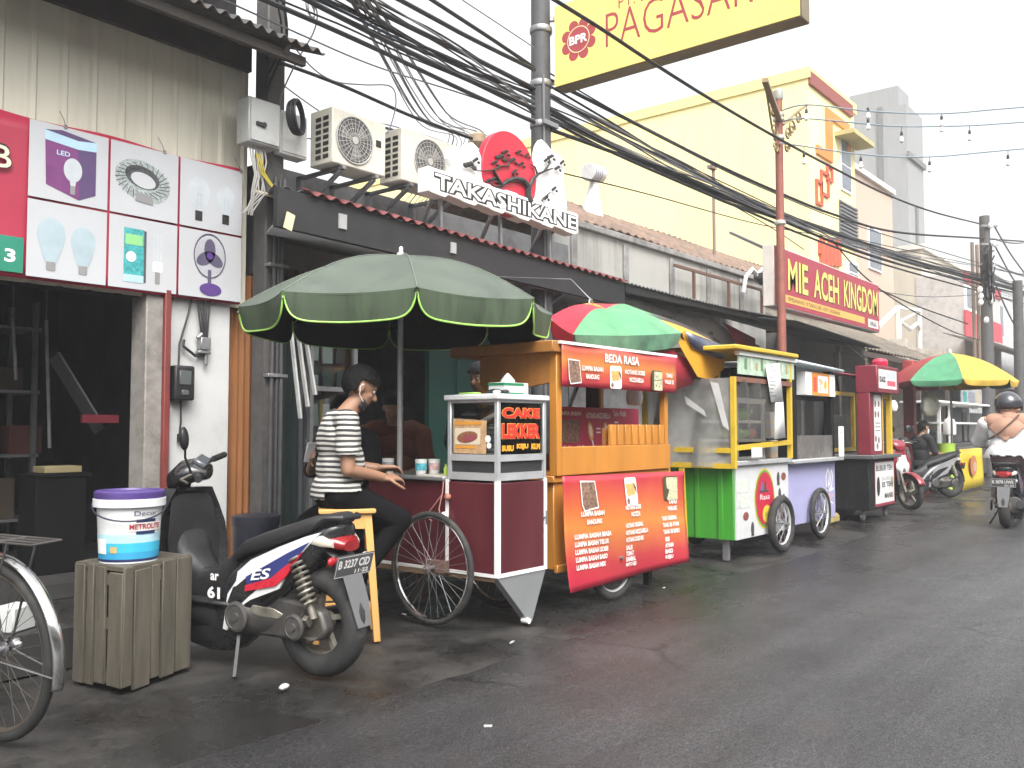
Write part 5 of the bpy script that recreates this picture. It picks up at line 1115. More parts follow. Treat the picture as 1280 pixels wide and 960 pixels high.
# ------------------------------------------------------------------ shared builders
def wheel(par, c, axis, r, tr, spokes=28, rim_m=None, rim_r=None, hub=.022, sp_r=.0016, width=None, sp_m=None):
    """Spoked wheel as its own part: tyre, rim, hub and spokes."""
    w = node('wheel', par); c = V(c); x, y, z = frame_of(axis)
    b = MB(); b.torus(c, axis, r - tr, tr, 52, 12); b.build('tyre', M_RUBBER, w)
    rr = rim_r or (r - 2 * tr - .004); b = MB(); b.torus(c, axis, rr + .006, .012, 52, 8, r2=.014); b.build('rim', rim_m or M_CHROME, w)
    hw = width or .045
    b = MB(); b.cyl(c - z * hw, c + z * hw, hub * .6, n=12); b.cyl(c - z * hw * .9, c - z * hw * .75, hub * 1.2, n=14); b.cyl(c + z * hw * .75, c + z * hw * .9, hub * 1.2, n=14); b.cyl(c - z * hw * 1.5, c + z * hw * 1.5, hub * .25, n=8); b.build('hub', M_STEEL, w)
    b = MB()
    for k in range(spokes):
        t = 2 * math.pi * k / spokes; s = (1 if k % 2 else -1); t2 = t + (.32 if (k // 2) % 2 else -.32)
        b.cyl(c + z * (s * hw * .8) + (x * math.cos(t2) + y * math.sin(t2)) * hub, c + (x * math.cos(t) + y * math.sin(t)) * rr, sp_r, n=5)
    b.build('spokes', sp_m or M_STEEL, w); return w

def umbrella_canopy(par, apex, ribs_end, cols, valance, vm, piping=None, sag=.06, bulge=.14, under_sheet=None, name='canopy'):
    """Canopy panels between rib ends, each panel with a hanging flap that is rounded at both corners."""
    apex = V(apex); n = len(ribs_end); b = MB(); pb = MB(); lb = MB(); mats_ = []
    for k in range(n):
        P0, P1 = V(ribs_end[k]), V(ribs_end[(k + 1) % n]); m = cols[k % len(cols)]
        if m not in mats_: mats_.append(m)
        mi = mats_.index(m)
        def f(u, s):
            e = P0.lerp(P1, u); c_ = apex.lerp(e, s)
            h = bulge * math.sin(math.pi * min(1, s * .98)) * 1.0
            mid = 4 * u * (1 - u)
            hd = (apex - e); hd.z = 0
            return c_ + V((0, 0, h - sag * mid * s * .6)) + hd.normalized() * (sag * mid * s)
        b.grid(f, 10, 10, mi)
        H = valance[k % len(valance)] if isinstance(valance, (list, tuple)) else valance
        if under_sheet: lb.grid(lambda u, s_: f(u, s_) - V((0, 0, .014)), 8, 8)
        if H > 0:
            def d(u): return H * (max(0.0, 1 - abs(2 * u - 1) ** 9) ** .5)
            out = (P0 + P1) / 2 - apex; out.z = 0; out.normalize()
            vm_ = vm[k % len(vm)]
            if vm_ not in mats_: mats_.append(vm_)
            vi = mats_.index(vm_)
            def fl(q, w, ins=0.0):
                u = .5 - .5 * math.cos(math.pi * q); e = f(.014 + .972 * u, 1.0); return e + V((0, 0, -d(u) * w)) + out * (.010 * math.sin(u * 9 + k) * w - .015 * w * w - ins)
            b.grid(fl, 36, 4, vi)
            if under_sheet: lb.grid(lambda q, w: fl(q, w, .007), 24, 2)
            if piping: pb.tube([fl(i / 60, 1.0) for i in range(61)], .006, 6)
    if under_sheet: lb.build('under_sheet', under_sheet, par, smooth=60)  # separate sheet just under the canopy and inside the flaps
    o = b.build(name, mats_, par, smooth=40)
    if piping:      # a sewn seam over every rib
        for q in ribs_end:
            sm = MB(); sm.tube([apex.lerp(V(q), t / 10) + V((0, 0, bulge * math.sin(math.pi * min(1, t / 10 * .98)) + .003)) for t in range(11)], .0035, 5); sm.build('seam', mat('seam_tape', (.16, .19, .15), .7), o)
    if piping: pb.build('piping', piping, o)
    return o

# ------------------------------------------------------------------ snack cart with the dark maroon panels
M_MAROON = mat('maroon_laminate', (.085, .014, .020), .34, var=.18, scale=3, dirt=.2, dirt_col=(.14, .05, .05), dscale=5, streak=True)
M_STEELP = mat('galvanised_plate', (.40, .41, .42), .38, .55, var=.12, scale=5, dirt=.35, dirt_col=(.22, .22, .22))
X0, X1, Y0, Y1 = 4.126, 4.60, 3.45, 4.58; ZB, ZC, ZT = .325, .885, 1.40
C1 = thing('cake_cart', 'maroon panelled cake cart with a glass display case and large spoked wheels', 'food cart', (X0, Y0, 0))
b = MB(); b.bb(X0, X1, Y0, Y1, ZB, ZC - .015); b.build('body', M_MAROON, C1, bevel=.003)
for (xa, xb, ya, yb) in ((X0 - .006, X0 + .022, Y0 - .006, Y0 + .022), (X1 - .022, X1 + .006, Y0 - .006, Y0 + .022), (X0 - .006, X0 + .018, 3.845, 3.868)):
    b = MB(); b.bb(xa, xb, ya, yb, ZB - .01, ZC); b.build('corner_trim', M_WHITE, C1)
b = MB(); b.bb(X0 - .004, X1 + .004, Y0 - .004, Y0 + .012, ZB - .012, ZB + .012); b.build('base_trim', M_WHITE, C1)
b = MB(); b.bb(X0 - .004, X0 + .012, Y0 + .012, Y1, ZB - .012, ZB + .008); b.build('base_trim', M_WHITE, C1)
b = MB(); b.bb(X0 - .002, X1, 3.87, Y1, ZB - .045, ZB - .013); b.bb(X0 + .01, X1, Y0 + .03, 3.86, ZB - .04, ZB - .013); b.build('base_board', mat('raw_board', (.19, .12, .07), .7, var=.2), C1)
b = MB(); b.bb(X0 - .03, X1 + .01, 3.866, Y1 + .03, ZC - .012, ZC + .012); b.build('countertop', mat('worn_steel_top', (.30, .30, .30), .35, .5, dirt=.4), C1, bevel=.004)
b = MB(); b.bb(X0 + .02, X0 + .028, 3.98, 4.5, ZC - .17, ZC - .13); b.build('drawer_slot', M_DARK, C1)
b = MB(); b.bb(X1 - .012, X1 + .001, Y0 - .014, Y0 - .006, .60, .68); b.cyl((X1 - .03, Y0 - .004, .64), (X1 - .03, Y0 - .022, .64), .006); b.build('latch', M_STEEL, C1)
# display case
for (xa, ya) in ((X0, Y0), (X1 - .024, Y0), (X0, 3.83), (X1 - .024, 3.83)):
    b = MB(); b.bb(xa - .002, xa + .026, ya - .002, ya + .026, ZC, ZT - .03); b.build('case_post', M_ALU, C1, bevel=.002)
for z0, z1 in ((ZC, ZC + .045), (ZC + .115, ZC + .155), (ZT - .045, ZT - .03)):
    for (xa, xb, ya, yb) in ((X0 + .025, X1 - .025, Y0, Y0 + .02), (X0, X0 + .02, Y0 + .025, 3.83), (X1 - .02, X1, Y0 + .025, 3.83), (X0 + .025, X1 - .025, 3.834, 3.854)):
        b = MB(); b.bb(xa, xb, ya, yb, z0, z1); b.build('case_rail', M_ALU, C1)
b = MB(); b.bb(X0 - .02, X1 + .02, Y0 - .02, 3.875, ZT - .03, ZT + .005); b.build('case_top', mat('white_case_top', (.72, .73, .73), .4, .1, var=.04, dirt=.2), C1, bevel=.008, seg=2)
b = MB(); b.bb(X0 + .01, X1 - .01, Y0 + .012, 3.84, ZC + .046, ZC + .114); b.build('slot_back', M_DARK, C1)
b = MB(); b.bb(X0 + .026, X1 - .026, Y0 + .008, Y0 + .012, ZC + .156, ZT - .046); b.build('pane', M_GLASS, C1)
b = MB(); b.bb(X0 + .008, X0 + .012, Y0 + .027, 3.829, ZC + .156, ZT - .046); b.build('pane', M_GLASS, C1)
b = MB(); b.bb(X1 - .012, X1 - .008, Y0 + .027, 3.829, ZC + .156, ZT - .046); b.bb(X0 + .026, X1 - .026, 3.842, 3.846, ZC + .156, ZT - .046); b.build('rear_pane', M_GLASS, C1)
b = MB(); b.bar((X0 + .10, 3.83, ZC + .29), (X0 + .10, Y0 + .03, ZC + .425), .03, .02); b.build('slanted_shelf', M_WHITE, C1)
M_NEWS = mat('newsprint', (.30, .31, .27), .8, var=.55, scale=22, dirt=.6, dirt_col=(.08, .09, .08), dscale=16)
b = MB(); b.bb(X0 + .03, X1 - .03, Y0 + .02, Y0 + .023, ZC + .157, ZT - .05); b.build('paper_lining', M_NEWS, C1)
b = MB(); b.bb(X0 + .03, X1 - .03, 3.74, 3.743, ZC + .157, ZC + .33); b.build('inner_paper', mat('dim_wrap', (.28, .26, .24), .7, var=.4, scale=14), C1)
b = MB(); P = street_face(X0 + .03, Y0 + .008, ZC + .157, b, .003); w_ = X1 - X0 - .06; mL = [mat('neon_orange_outline', (.80, .34, .08), .5), mat('letter_red', (.62, .035, .02), .5), mat('letter_orange', (.78, .36, .03), .5), mat('letter_dark', (.10, .03, .02), .6)]
for s_, z, h, m0, m1 in (('CAKE', .218, .062, 0, 1), ('LEKKER', .095, .088, 0, 1)):
    P.text(s_, .015 - .004, z - .004, w_ - .04 + .008, h + .008, m0, 0, .09).text(s_, .015, z, w_ - .04, h, m1, 2, .05)
P.text('SUSU', .012, .018, .115, .036, 2, 1, .07).text('KEJU', .155, .024, .115, .038, 2, 1, .07).text('KLM', .30, .026, .09, .036, 2, 1, .07)
b.build('window_lettering', mL, C1, smooth=0)
b = MB(); P = end_face(X0 + .008, 3.83, ZC + .16, b, .003)
P.poly([(.02, .0), (.285, .0), (.29, .20), (.015, .215)], 0).rect(.03, .055, .21, .10, 1, 1, .012).disc(.135, .10, .085, 2, 2, ry=.035, rot=.12).disc(.15, .095, .06, 3, 3, ry=.02, rot=.12).rect(.03, .175, .22, .02, 4, 1).rect(.035, .03, .17, .018, 4, 1).disc(.30, .09, .022, 5, 1).disc(.31, .05, .018, 5, 2)
b.build('food_poster', [mat('poster_tan', (.48, .30, .16), .5, var=.3, scale=30), mat('poster_cream', (.66, .56, .42), .5), mat('poster_brown', (.25, .11, .05), .5, var=.4, scale=40), mat('poster_maroon', (.28, .06, .08), .5), mat('poster_orange', (.66, .28, .04), .5), M_INKW], C1, smooth=0)
# pointed plate leg and its bolt
b = MB(); b.prism([(0, ZB - .012), (.30, .015), (.335, .015), (X1 - X0, ZB - .012)], (X0, Y0 + .002, 0), X3, Z3, .004); b.prism([(0, ZB - .012), (.30, .015), (.30, ZB - .012)], (X0 + .0, Y0 + .05, 0), X3, Z3, .004)
b.bar((X0 + .012, Y0 + .03, ZB - .02), (X0 + .305, Y0 + .03, .012), .05, .005); b.build('pointed_leg', M_STEELP, C1)
b = MB(); b.cyl((X0 + .285, Y0 - .015, .022), (X0 + .285, Y0 + .04, .022), .018, n=12); b.build('leg_bolt', M_WHITE, C1)
wheel(C1, (4.03, 3.90, .345), (1, 0, 0), .345, .019, 32, sp_r=.0014); wheel(C1, (4.69, 3.90, .345), (1, 0, 0), .345, .019, 32, sp_r=.0014)
b = MB(); b.cyl((3.97, 3.90, .345), (4.75, 3.90, .345), .012, n=8); b.box((4.08, 3.9, .35), (.05, .16, .07)); b.build('axle', mat('rusty_axle', (.14, .08, .06), .7), C1)
for Y in (3.62, 4.5):
    b = MB(); b.bar((X1 - .05, Y, ZB - .04), (X1 - .05, Y, 0), .04); b.build('rear_leg', mat('rusty_axle', (.14, .08, .06), .7), C1)
b = MB(); hx = X0 - .02; b.tube([(hx, 3.87, ZC - .0), (hx, 3.88, .80), (hx - .01, 3.90, .70), (hx, 3.885, .62)], .004, 5); b.tube([(hx, 3.89, .78), (hx - .01, 3.98, .68), (hx, 4.02, .64), (hx, 3.97, .62)], .004, 5); cord = b.build('hanging_cord', mat('red_white_cord', (.45, .22, .18), .6), C1)
b = MB(); b.box((hx - .005, 3.855, .655), (.03, .045, .055)); b.build('switch', M_WHITE, cord, bevel=.008); b = MB(); b.ell((hx, 3.835, .775), .022); b.build('plug', mat('copper_plug', (.35, .14, .10), .5), cord)
# loose things on the cart
TB = thing('tissue_box', 'white and green tissue box with a tissue pulled up, on top of the display case', 'tissue box', (4.40, 3.62, ZT + .005))
b = MB(); b.bb(4.31, 4.55, 3.55, 3.68, ZT + .006, ZT + .085); b.build('carton', mat('carton_white_gloss', (.68, .70, .66), .5), TB, bevel=.003)
b = MB(); b.bb(4.306, 4.50, 3.546, 3.684, ZT + .066, ZT + .082); b.build('green_stripe', mat('carton_green', (.02, .20, .09), .5), TB); b = MB(); b.bb(4.306, 4.50, 3.546, 3.684, ZT + .010, ZT + .022); b.build('green_stripe', MATS['carton_green'], TB)
b = MB(); b.lathe([(.05, 0), (.045, .02), (.02, .05), (.004, .065)], (4.42, 3.615, ZT + .083), n=9); b.build('tissue', M_PAPER, TB, smooth=60)
b = MB(); b.bb(4.15, 4.36, 3.50, 3.82, ZT + .0055, ZT + .008); tag(b.build('blue_sheet', mat('pale_blue_sheet', (.42, .55, .68), .5)), 'pale blue plastic sheet spread on top of the display case', 'sheet')
b = MB(); b.bb(4.16, 4.22, 3.66, 3.80, ZT + .0085, ZT + .02); tag(b.build('green_packet', mat('lime_packet', (.35, .60, .10), .5), bevel=.004), 'small lime green packet on top of the display case', 'packet')
b = MB(); b.ell((4.23, 3.56, ZT + .024), (.035, .055, .016)); b.ell((4.26, 3.50, ZT + .022), (.03, .02, .014)); tag(b.build('scissors_handle', M_BLACK), 'small black tool lying in front of the tissue box on the case', 'tool')
b = MB(); b.ell((4.21, 3.53, ZT + .02), (.018, .03, .012)); tag(b.build('white_clip', M_WHITE), 'tiny white clip beside the black tool on the case', 'clip')
for k, (x, y, m_, lab) in enumerate(((4.20, 4.47, (.34, .34, .36), 'grey and white cup by the hand of the striped shirt man'), (4.20, 4.16, (.10, .42, .50), 'blue and white printed cup between the umbrella pole and the display case'), (4.28, 4.12, (.60, .40, .40), 'pinkish white cup behind the blue printed cup'))):
    t = thing('cup', lab, 'cup', (x, y, ZC + .012), group='cups on the cart counter')
    b = MB(); b.lathe([(.030, 0), (.034, .005), (.040, .10), (.036, .098), (.030, .012)], (x, y, ZC + .0125), n=20); b.build('wall', M_PAPER, t)
    b = MB(); b.lathe([(.0375, .03), (.0405, .075)], (x, y, ZC + .0125), n=20, caps=False); b.build('printed_band', mat('cup_print%d' % k, m_, .5, var=.5, scale=30), t)
b = MB(); b.lathe([(.012, 0), (.014, .004), (.014, .05), (.007, .06), (.007, .075)], (4.2, 3.94, ZC + .0125), n=12); tag(b.build('green_bottle', mat('lime_plastic', (.45, .62, .08), .4)), 'small lime green bottle on the counter beside the display case', 'bottle')
b = MB(); b.bb(4.13, 4.4, 3.88, 4.12, ZC + .0122, ZC + .018); tag(b.build('paper_stack', mat('cream_sheets', (.58, .55, .46), .7)), 'cream paper sheets lying on the counter beside the display case', 'paper')

# ------------------------------------------------------------------ grey green umbrella through the cart's counter
ux, uy, uz = 4.25, 4.41, 2.365
U1 = thing('market_umbrella', 'large grey green umbrella with a lime piped flap edge standing in the cake cart', 'umbrella', (ux, uy, 0))
M_UG = mat('grey_green_cloth', (.088, .108, .088), .75, var=.12, scale=5, dirt=.7, dirt_col=(.052, .062, .052), dscale=2.2, bump=.3, bscale=7)
M_UV = mat('grimy_flap', (.05, .075, .04), .75, var=.45, scale=14, dirt=.6, dirt_col=(.04, .05, .035), dscale=7, streak=True)
M_LIME = mat('lime_piping', (.36, .66, .13), .5)
ribs = [V((ux + 1.06 * math.cos(R(231 + 45 * k)), uy + 1.06 * math.sin(R(231 + 45 * k)), 1.985)) for k in range(8)]
umbrella_canopy(U1, (ux, uy, uz), ribs, [M_UG], .165, [M_UV], M_LIME, sag=.03, bulge=.085, under_sheet=mat('black_under_sheet', (.014, .015, .014), .8))
b = MB(); b.cyl((ux, uy, ZC + .012), (ux, uy, uz - .01), .019, n=14); b.build('pole', mat('pole_pale_steel', (.50, .50, .50), .4, .4, dirt=.3), U1)
b = MB(); b.lathe([(.03, 0), (.03, .012), (.014, .02), (.014, .05), (.006, .06)], (ux, uy, uz + .005), n=12); b.build('finial', M_WHITE, U1)
for k in range(8):
    b = MB(); b.tube([V((ux, uy, uz - .02)) + (ribs[k] - V((ux, uy, uz))) * t + V((0, 0, .078 * math.sin(math.pi * t) - .015)) for t in (0, .25, .5, .75, 1)], .006, 5); b.build('rib', M_STEEL, U1)

# ------------------------------------------------------------------ orange wooden snack cart
M_OR = mat('orange_wood', (.52, .215, .035), .42, var=.13, scale=3, dirt=.3, dirt_col=(.28, .11, .02), dscale=4, streak=True)
M_ORB = mat('brown_orange_wood', (.36, .15, .035), .5, var=.18, scale=4, dirt=.3, dirt_col=(.18, .07, .02), streak=True)
a0, a1, b0, b1 = 4.80, 6.33, 3.52, 4.18
C2 = thing('snack_cart', 'orange wooden snack cart with red gradient menu banners above and below its counter', 'food cart', (a0, b0, 0))
b = MB(); b.bb(a0 + .02, a1, b0 + .03, b1, .27, .84); b.build('body', M_OR, C2, bevel=.006)
b = MB(); b.bb(a0 - .01, a1 + .02, b0 + .01, b1 + .02, .84, .885); b.bb(a0 + .02, a1, b0 + .0, b0 + .03, .25, .30); b.build('ledge', M_OR, C2, bevel=.005)
b = MB(); b.bb(a0 + .05, a1 - .02, b0 - .01, b0 + .015, .885, 1.075); b.build('front_board', M_OR, C2, bevel=.004)
sx0, sx1 = on_y(763, 560, b0).x, on_y(832, 560, b0).x
for k in range(8):
    X = sx0 + (sx1 - sx0) * k / 8; b = MB(); b.bb(X, X + (sx1 - sx0) / 8 * .72, b0 - .005, b0 + .02, 1.077, 1.225); b.build('rack_slat', M_OR, C2, bevel=.003)
b = MB(); b.bb(sx0, sx1, b0 + .05, b0 + .07, 1.077, 1.20); b.build('rack_back', M_ORB, C2)
for X, Y, w in ((a0 + .03, b0 + .02, .06), (a1 - .05, b0 + .03, .05), (a0 + .03, b1 - .03, .05), (a1 - .05, b1 - .03, .05)):
    b = MB(); b.bb(X - w / 2, X + w / 2, Y - w / 2, Y + w / 2, .885, 1.70); b.build('post', M_OR, C2, bevel=.003)
b = MB(); b.bb(a0 - .07, a1 + .06, b0 - .03, b1 + .22, 1.70, 1.775); b.build('roof', M_ORB, C2, bevel=.006)
b = MB(); b.prism([(0, 1.50), (.05, 1.46), (.28, 1.455), (.62, 1.50), (.66, 1.50), (.66, 1.70), (0, 1.70)], (a0 + .0, b1, 0), -Y3, Z3, .02); b.build('end_panel', M_ORB, C2, bevel=.003)
b = MB(); b.bb(a0 + .04, a1 - .04, b1 - .02, b1, .885, 1.0); b.build('rear_board', M_ORB, C2)
wheel(C2, (5.40, b0 - .06, .30), (0, 1, 0), .30, .032, 24, rim_m=M_ALU); wheel(C2, (5.40, b1 + .06, .30), (0, 1, 0), .30, .032, 24, rim_m=M_ALU)
b = MB(); b.cyl((5.40, b0 - .14, .30), (5.40, b1 + .1, .30), .012, n=8); b.build('axle', M_STEEL, C2)
b = MB(); b.bar((6.1, b0 + .08, .27), (6.1, b0 + .08, 0), .05); b.build('leg', M_DARK, C2)
M_GR = grad_mat('banner_gradient', [(0, (.42, .02, .045)), (.18, (.46, .045, .05)), (.5, (.60, .21, .045)), (.72, (.54, .11, .04)), (1, (.44, .02, .05))], -.35, .35, .42)
M_GR2 = grad_mat('banner_gradient_small', [(0, (.44, .02, .05)), (.3, (.50, .08, .045)), (.55, (.58, .21, .05)), (1, (.44, .025, .05))], -.13, .15, .42, wav=.03)
food = [mat('food_beef', (.22, .13, .09), .6, var=.85, scale=55), M_INKW, mat('food_gold', (.68, .38, .12), .5, var=.25, scale=30), mat('food_green_cake', (.52, .50, .33), .6, var=.3, scale=45), mat('food_dark', (.07, .06, .03), .6), mat('caption_pink', (.85, .72, .68), .5)]
def food_pics(P, spots, s):
    for kind, x, y in spots:
        if kind == 0: P.poly([(x - .07 * s, y + .09 * s), (x + .07 * s, y + .085 * s), (x + .095 * s, y - .075 * s), (x - .04 * s, y - .09 * s), (x - .06 * s, y - .05 * s)], 1, 1).poly([(x - .062 * s, y + .08 * s), (x + .062 * s, y + .078 * s), (x + .085 * s, y - .065 * s), (x - .035 * s, y - .08 * s), (x - .052 * s, y - .045 * s)], 0, 2)
        if kind == 1: P.rect(x - .08 * s, y - .085 * s, .16 * s, .17 * s, 1, 1, .02 * s).poly([(x - .07 * s, y + .045 * s), (x + .06 * s, y + .05 * s), (x + .045 * s, y - .02 * s), (x - .05 * s, y - .03 * s)], 2, 2).poly([(x + .03 * s, y + .05 * s), (x + .065 * s, y + .03 * s), (x + .07 * s, y - .02 * s)], 4, 3).disc(x - .05 * s, y - .06 * s, .018 * s, 0, 2)
        if kind == 2: P.rect(x - .085 * s, y - .08 * s, .17 * s, .16 * s, 4, 1, .015 * s).rect(x - .05 * s, y - .078 * s, .13 * s, .15 * s, 3, 2, .01 * s).disc(x - .02 * s, y - .04 * s, .008 * s, 4, 3).disc(x + .03 * s, y - .045 * s, .007 * s, 4, 3).disc(x - .01 * s, y + .03 * s, .007 * s, 4, 3).line([(x - .045 * s, y + .0), (x + .075 * s, y + .01 * s)], .004 * s, 4, 3)
# top banner
tb0, tb1 = a0 + .01, 6.34; bz0, bz1 = 1.475, 1.755
TBn = node('top_banner', C2, (0, 0, 0))
b = MB(); lx = world_of(C2).inverted()
tbx = (tb0 + tb1) / 2
pt = node('top_sheet_frame', TBn)
b.grid(lambda u, w: V((tb0 + (tb1 - tb0) * u, b0 - .045 + .006 * math.sin(u * 11), bz0 + (bz1 - bz0) * w)), 40, 6)
bpy.data.objects.remove(pt)
TBn.location = (tbx - a0, -.045, (bz0 + bz1) / 2)
b.build('sheet', M_GR2, TBn, solid=.002)
b = MB(); P = street_face(tb0, b0 - .052, bz0, b, .002); W = tb1 - tb0
food_pics(P, ((0, .125, .10), (1, W * .42, .085), (2, W * .80, .085)), .95)
P.text('BEDA RASA', W * .33, .185, W * .30, .062, 1, 1, .03)
for s_, x, y, w in (('LUMPIA BASAH', .22, .115, .26), ('BANDUNG', .27, .06, .16), ('HOTANG SOSIS', W * .50, .115, .28), ('MOZZARELLA', W * .54, .06, .20), ('TAHU', W * .89, .115, .10), ('WALIK ISI', W * .875, .065, .14)): P.text(s_, x, y, w, .034, 5, 1, .04)
b.build('picture_print', food, TBn, smooth=0)
b = MB(); b.bb(tb0 - .02, tb1 + .02, b0 - .05, b0 - .03, bz1, bz1 + .02); b.build('hem_bar', M_WHITE, TBn)
# lower banner hangs a little askew
LB = node('lower_banner', C2, (.78, -.10, .525), (R(-2.5), R(.9), R(0)))
b = MB(); wl, hl = 1.60, .70
lbm = world_of(LB)
def lbp(x, z, off=0.0): return lbm @ V((x, off + .015 * math.sin(x * 4.5) - .012 * math.cos(z * 6 + x * 3), z))
b.grid(lambda u, w: lbp(-wl / 2 + wl * u + .06 * (.5 - w) * (1 - u), -hl / 2 + hl * w - .05 * (1 - w) * (1 - u)), 40, 16); b.build('sheet', M_GR, LB, solid=.002, smooth=70)
class Wav(Pan):
    def p(self, x, y, off=None):
        q = lbp(x - wl / 2 + .05 * (.5 - y / hl) * (1 - x / wl), y - hl / 2 + .0); return q + self.n * ((self.k if off is None else off) + .002)
b = MB(); P = Wav((0, 0, 0), X3, Z3, b, .004)
food_pics(P, ((0, .24, .565), (1, .80, .575), (2, 1.40, .575)), 1.15)
for s_, x, y, w in (('LUMPIA BASAH', .16, .43, .25), ('BANDUNG', .22, .375, .16), ('HOTANG SOSIS', .69, .445, .24), ('MOZZA', .77, .395, .14), ('TAHU', 1.36, .455, .12), ('WALIK', 1.34, .405, .14),
    ('LUMPIA BASAH BIASA', .09, .285, .40), ('LUMPIA BASAH TELUR', .09, .235, .37), ('LUMPIA BASAH SOSIS', .09, .185, .36), ('LUMPIA BASAH BASO', .09, .135, .35), ('LUMPIA BASAH MIX', .09, .085, .33),
    ('HOTANG ORIGINAL', .68, .32, .26), ('HOTANG MOZZARELLA', .68, .27, .33), ('HOTANG SOSIS MIX', .68, .22, .26), ('SAUS', .68, .165, .09), ('TOMAT', .68, .125, .11), ('SAMBAL', .68, .085, .14), ('MAYO KEJU', .68, .045, .15),
    ('TAHU ORIGINAL', 1.24, .335, .22), ('TAHU ISI AYAM', 1.24, .285, .24), ('TAHU ISI BASO', 1.24, .235, .24), ('ISI', 1.26, .18, .06), ('AYAM', 1.25, .135, .12), ('BASO', 1.25, .09, .11), ('KEJU', 1.25, .045, .11)): P.text(s_, x, y, w, .034, 5, 1, .05)
b.build('picture_print', food, LB, smooth=0)
# inside menu board, lamp and dark cloth
mb0, mb1 = on_y(696, 540, 3.95).x, on_y(797, 540, 3.95).x
M_MB = mat('menu_maroon', (.40, .025, .07), .4, var=.1)
MBn = thing('menu_board', 'dark red menu board with chicken drumstick pictures standing on the orange cart counter', 'menu board', (mb0, 3.95, .9))
b = MB(); b.bb(mb0 - .08, mb1 + .02, 3.95, 3.965, .92, 1.36); b.build('panel', M_MB, MBn, bevel=.004)
b = MB(); P = street_face(mb0 - .08, 3.95, .92, b, .002); Wm = mb1 - mb0 + .1
P.poly([(.11, .17), (.36, .17), (.38, .34), (.12, .345)], 0, 1).text('LUMPIA BASAH', .09, .375, .30, .032, 5, 1, .03).text('HOTANG MOZZARELLA', .46, .355, .34, .045, 5, 1, .04).text('Tahu Walik', .84, .375, .20, .045, 5, 1)
for x in (.52, .74): P.disc(x, .255, .035, 2, 1, ry=.075, rot=.25).disc(x, .26, .02, 5, 2, ry=.05, rot=.25).poly([(x + .01, .19), (x + .03, .19), (x + .055, .13), (x + .035, .13)], 5, 1)
for y in (.13, .09, .05): P.text('Isi Kulit    10 K', .10, y, .34, .022, 5, 1)
for x, y in ((.60, .27), (.60, .24), (.82, .27), (.82, .24), (.86, .32), (.90, .28), (.86, .24), (.90, .20)): P.rect(x, y, .06, .012, 5, 1)
P.text('SAUS 2 K', .50, .08, .09, .03, 5, 1)
b.build('picture_print', food, MBn, smooth=0)
c = on_y(793, 497, 3.8); b = MB(); b.lathe([(.02, .06), (.06, .055), (.068, .0), (.06, -.05), (.03, -.065)], c, n=20); LM = thing('cart_lamp', 'white drum lamp hanging under the orange cart roof', 'lamp', c); b.build('shade', M_WHITE, LM); b = MB(); b.tube([c + V((0, 0, .06)), c + V((0, 0, .2)), V((c.x, 3.8, 1.70))], .004, 5); b.build('flex', M_WIRE, LM)
b = MB(); b.grid(lambda u, w: V((6.02 + .16 * u, 4.10 + .02 * math.sin(u * 20), 1.05 + .62 * w)), 20, 2); tag(b.build('maroon_cloth', mat('maroon_cloth', (.07, .022, .03), .8, var=.2)), 'dark maroon cloth strip hanging at the back of the orange cart', 'cloth')
b = MB(); b.bb(4.93, 5.12, 4.13, 4.137, 1.0, 1.42); tag(b.build('notice_sheet', mat('grey_notice', (.42, .42, .42), .6, var=.25, scale=25)), 'grey notice sheet fixed at the rear left corner of the orange cart', 'notice')

# ------------------------------------------------------------------ worn striped umbrella slumped over the orange cart
M_UGR = mat('faded_green_cloth', (.10, .30, .15), .6, var=.25, scale=3, dirt=.45, dirt_col=(.24, .27, .23), dscale=2, bump=.15, bscale=7)
M_UGD = mat('grimy_green_cloth', (.085, .20, .12), .6, var=.4, scale=6, dirt=.5, dirt_col=(.12, .13, .12), dscale=5, bump=.2, bscale=9)
M_UR = mat('umbrella_red', (.42, .025, .05), .55, var=.12, bump=.1, bscale=9); M_UY = mat('umbrella_yellow', (.70, .34, .03), .55, var=.1, bump=.1, bscale=9); M_UN = mat('umbrella_navy', (.035, .04, .075), .35, var=.4, scale=14, coat=.6)
U2 = thing('slumped_umbrella', 'worn red, green and yellow umbrella slumped over the roof of the orange cart', 'umbrella', (5.9, 4.2, 0))
re = [on_y(716, 419, 3.72), on_y(853, 417, 3.80), on_y(908, 436, 4.25), on_y(885, 420, 4.9), on_y(800, 392, 5.1), on_y(712, 392, 4.9), on_y(686, 398, 4.3)]
ap = on_y(757, 386, 4.35)
umbrella_canopy(U2, ap, re, [M_UGR, M_UY, M_UN, M_UGR, M_UR, M_UY, M_UR], [.13, .06, .06, .1, .1, .1, .12], [M_UGD, M_UY, M_UY, M_UGD, M_UR, M_UY, M_UR], None, sag=.02, bulge=.075)
b = MB()
pf = [(795, 441), (843, 438), (858, 448), (871, 466), (866, 479), (850, 486), (836, 489), (800, 470)]
b.add([on_y(x, y, 3.90) for i, (x, y) in enumerate(pf)] + [on_y(838, 462, 3.895)], [(i, (i + 1) % 8, 8) for i in range(8)]); b.build('fallen_panel', M_UR, U2, solid=.003, smooth=80)
b = MB(); pf = [(842, 419), (857, 413), (872, 425), (905, 440), (905, 461), (889, 475), (872, 471), (858, 447)]
b.add([on_y(x, y, 3.84) for i, (x, y) in enumerate(pf)] + [on_y(872, 450, 3.835)], [(i, (i + 1) % 8, 8) for i in range(8)]); b.build('yellow_fold', M_UY, U2, solid=.003, smooth=0)
b = MB(); pf = [(856, 414), (880, 422), (908, 433), (907, 446), (901, 449), (886, 444), (866, 434)]
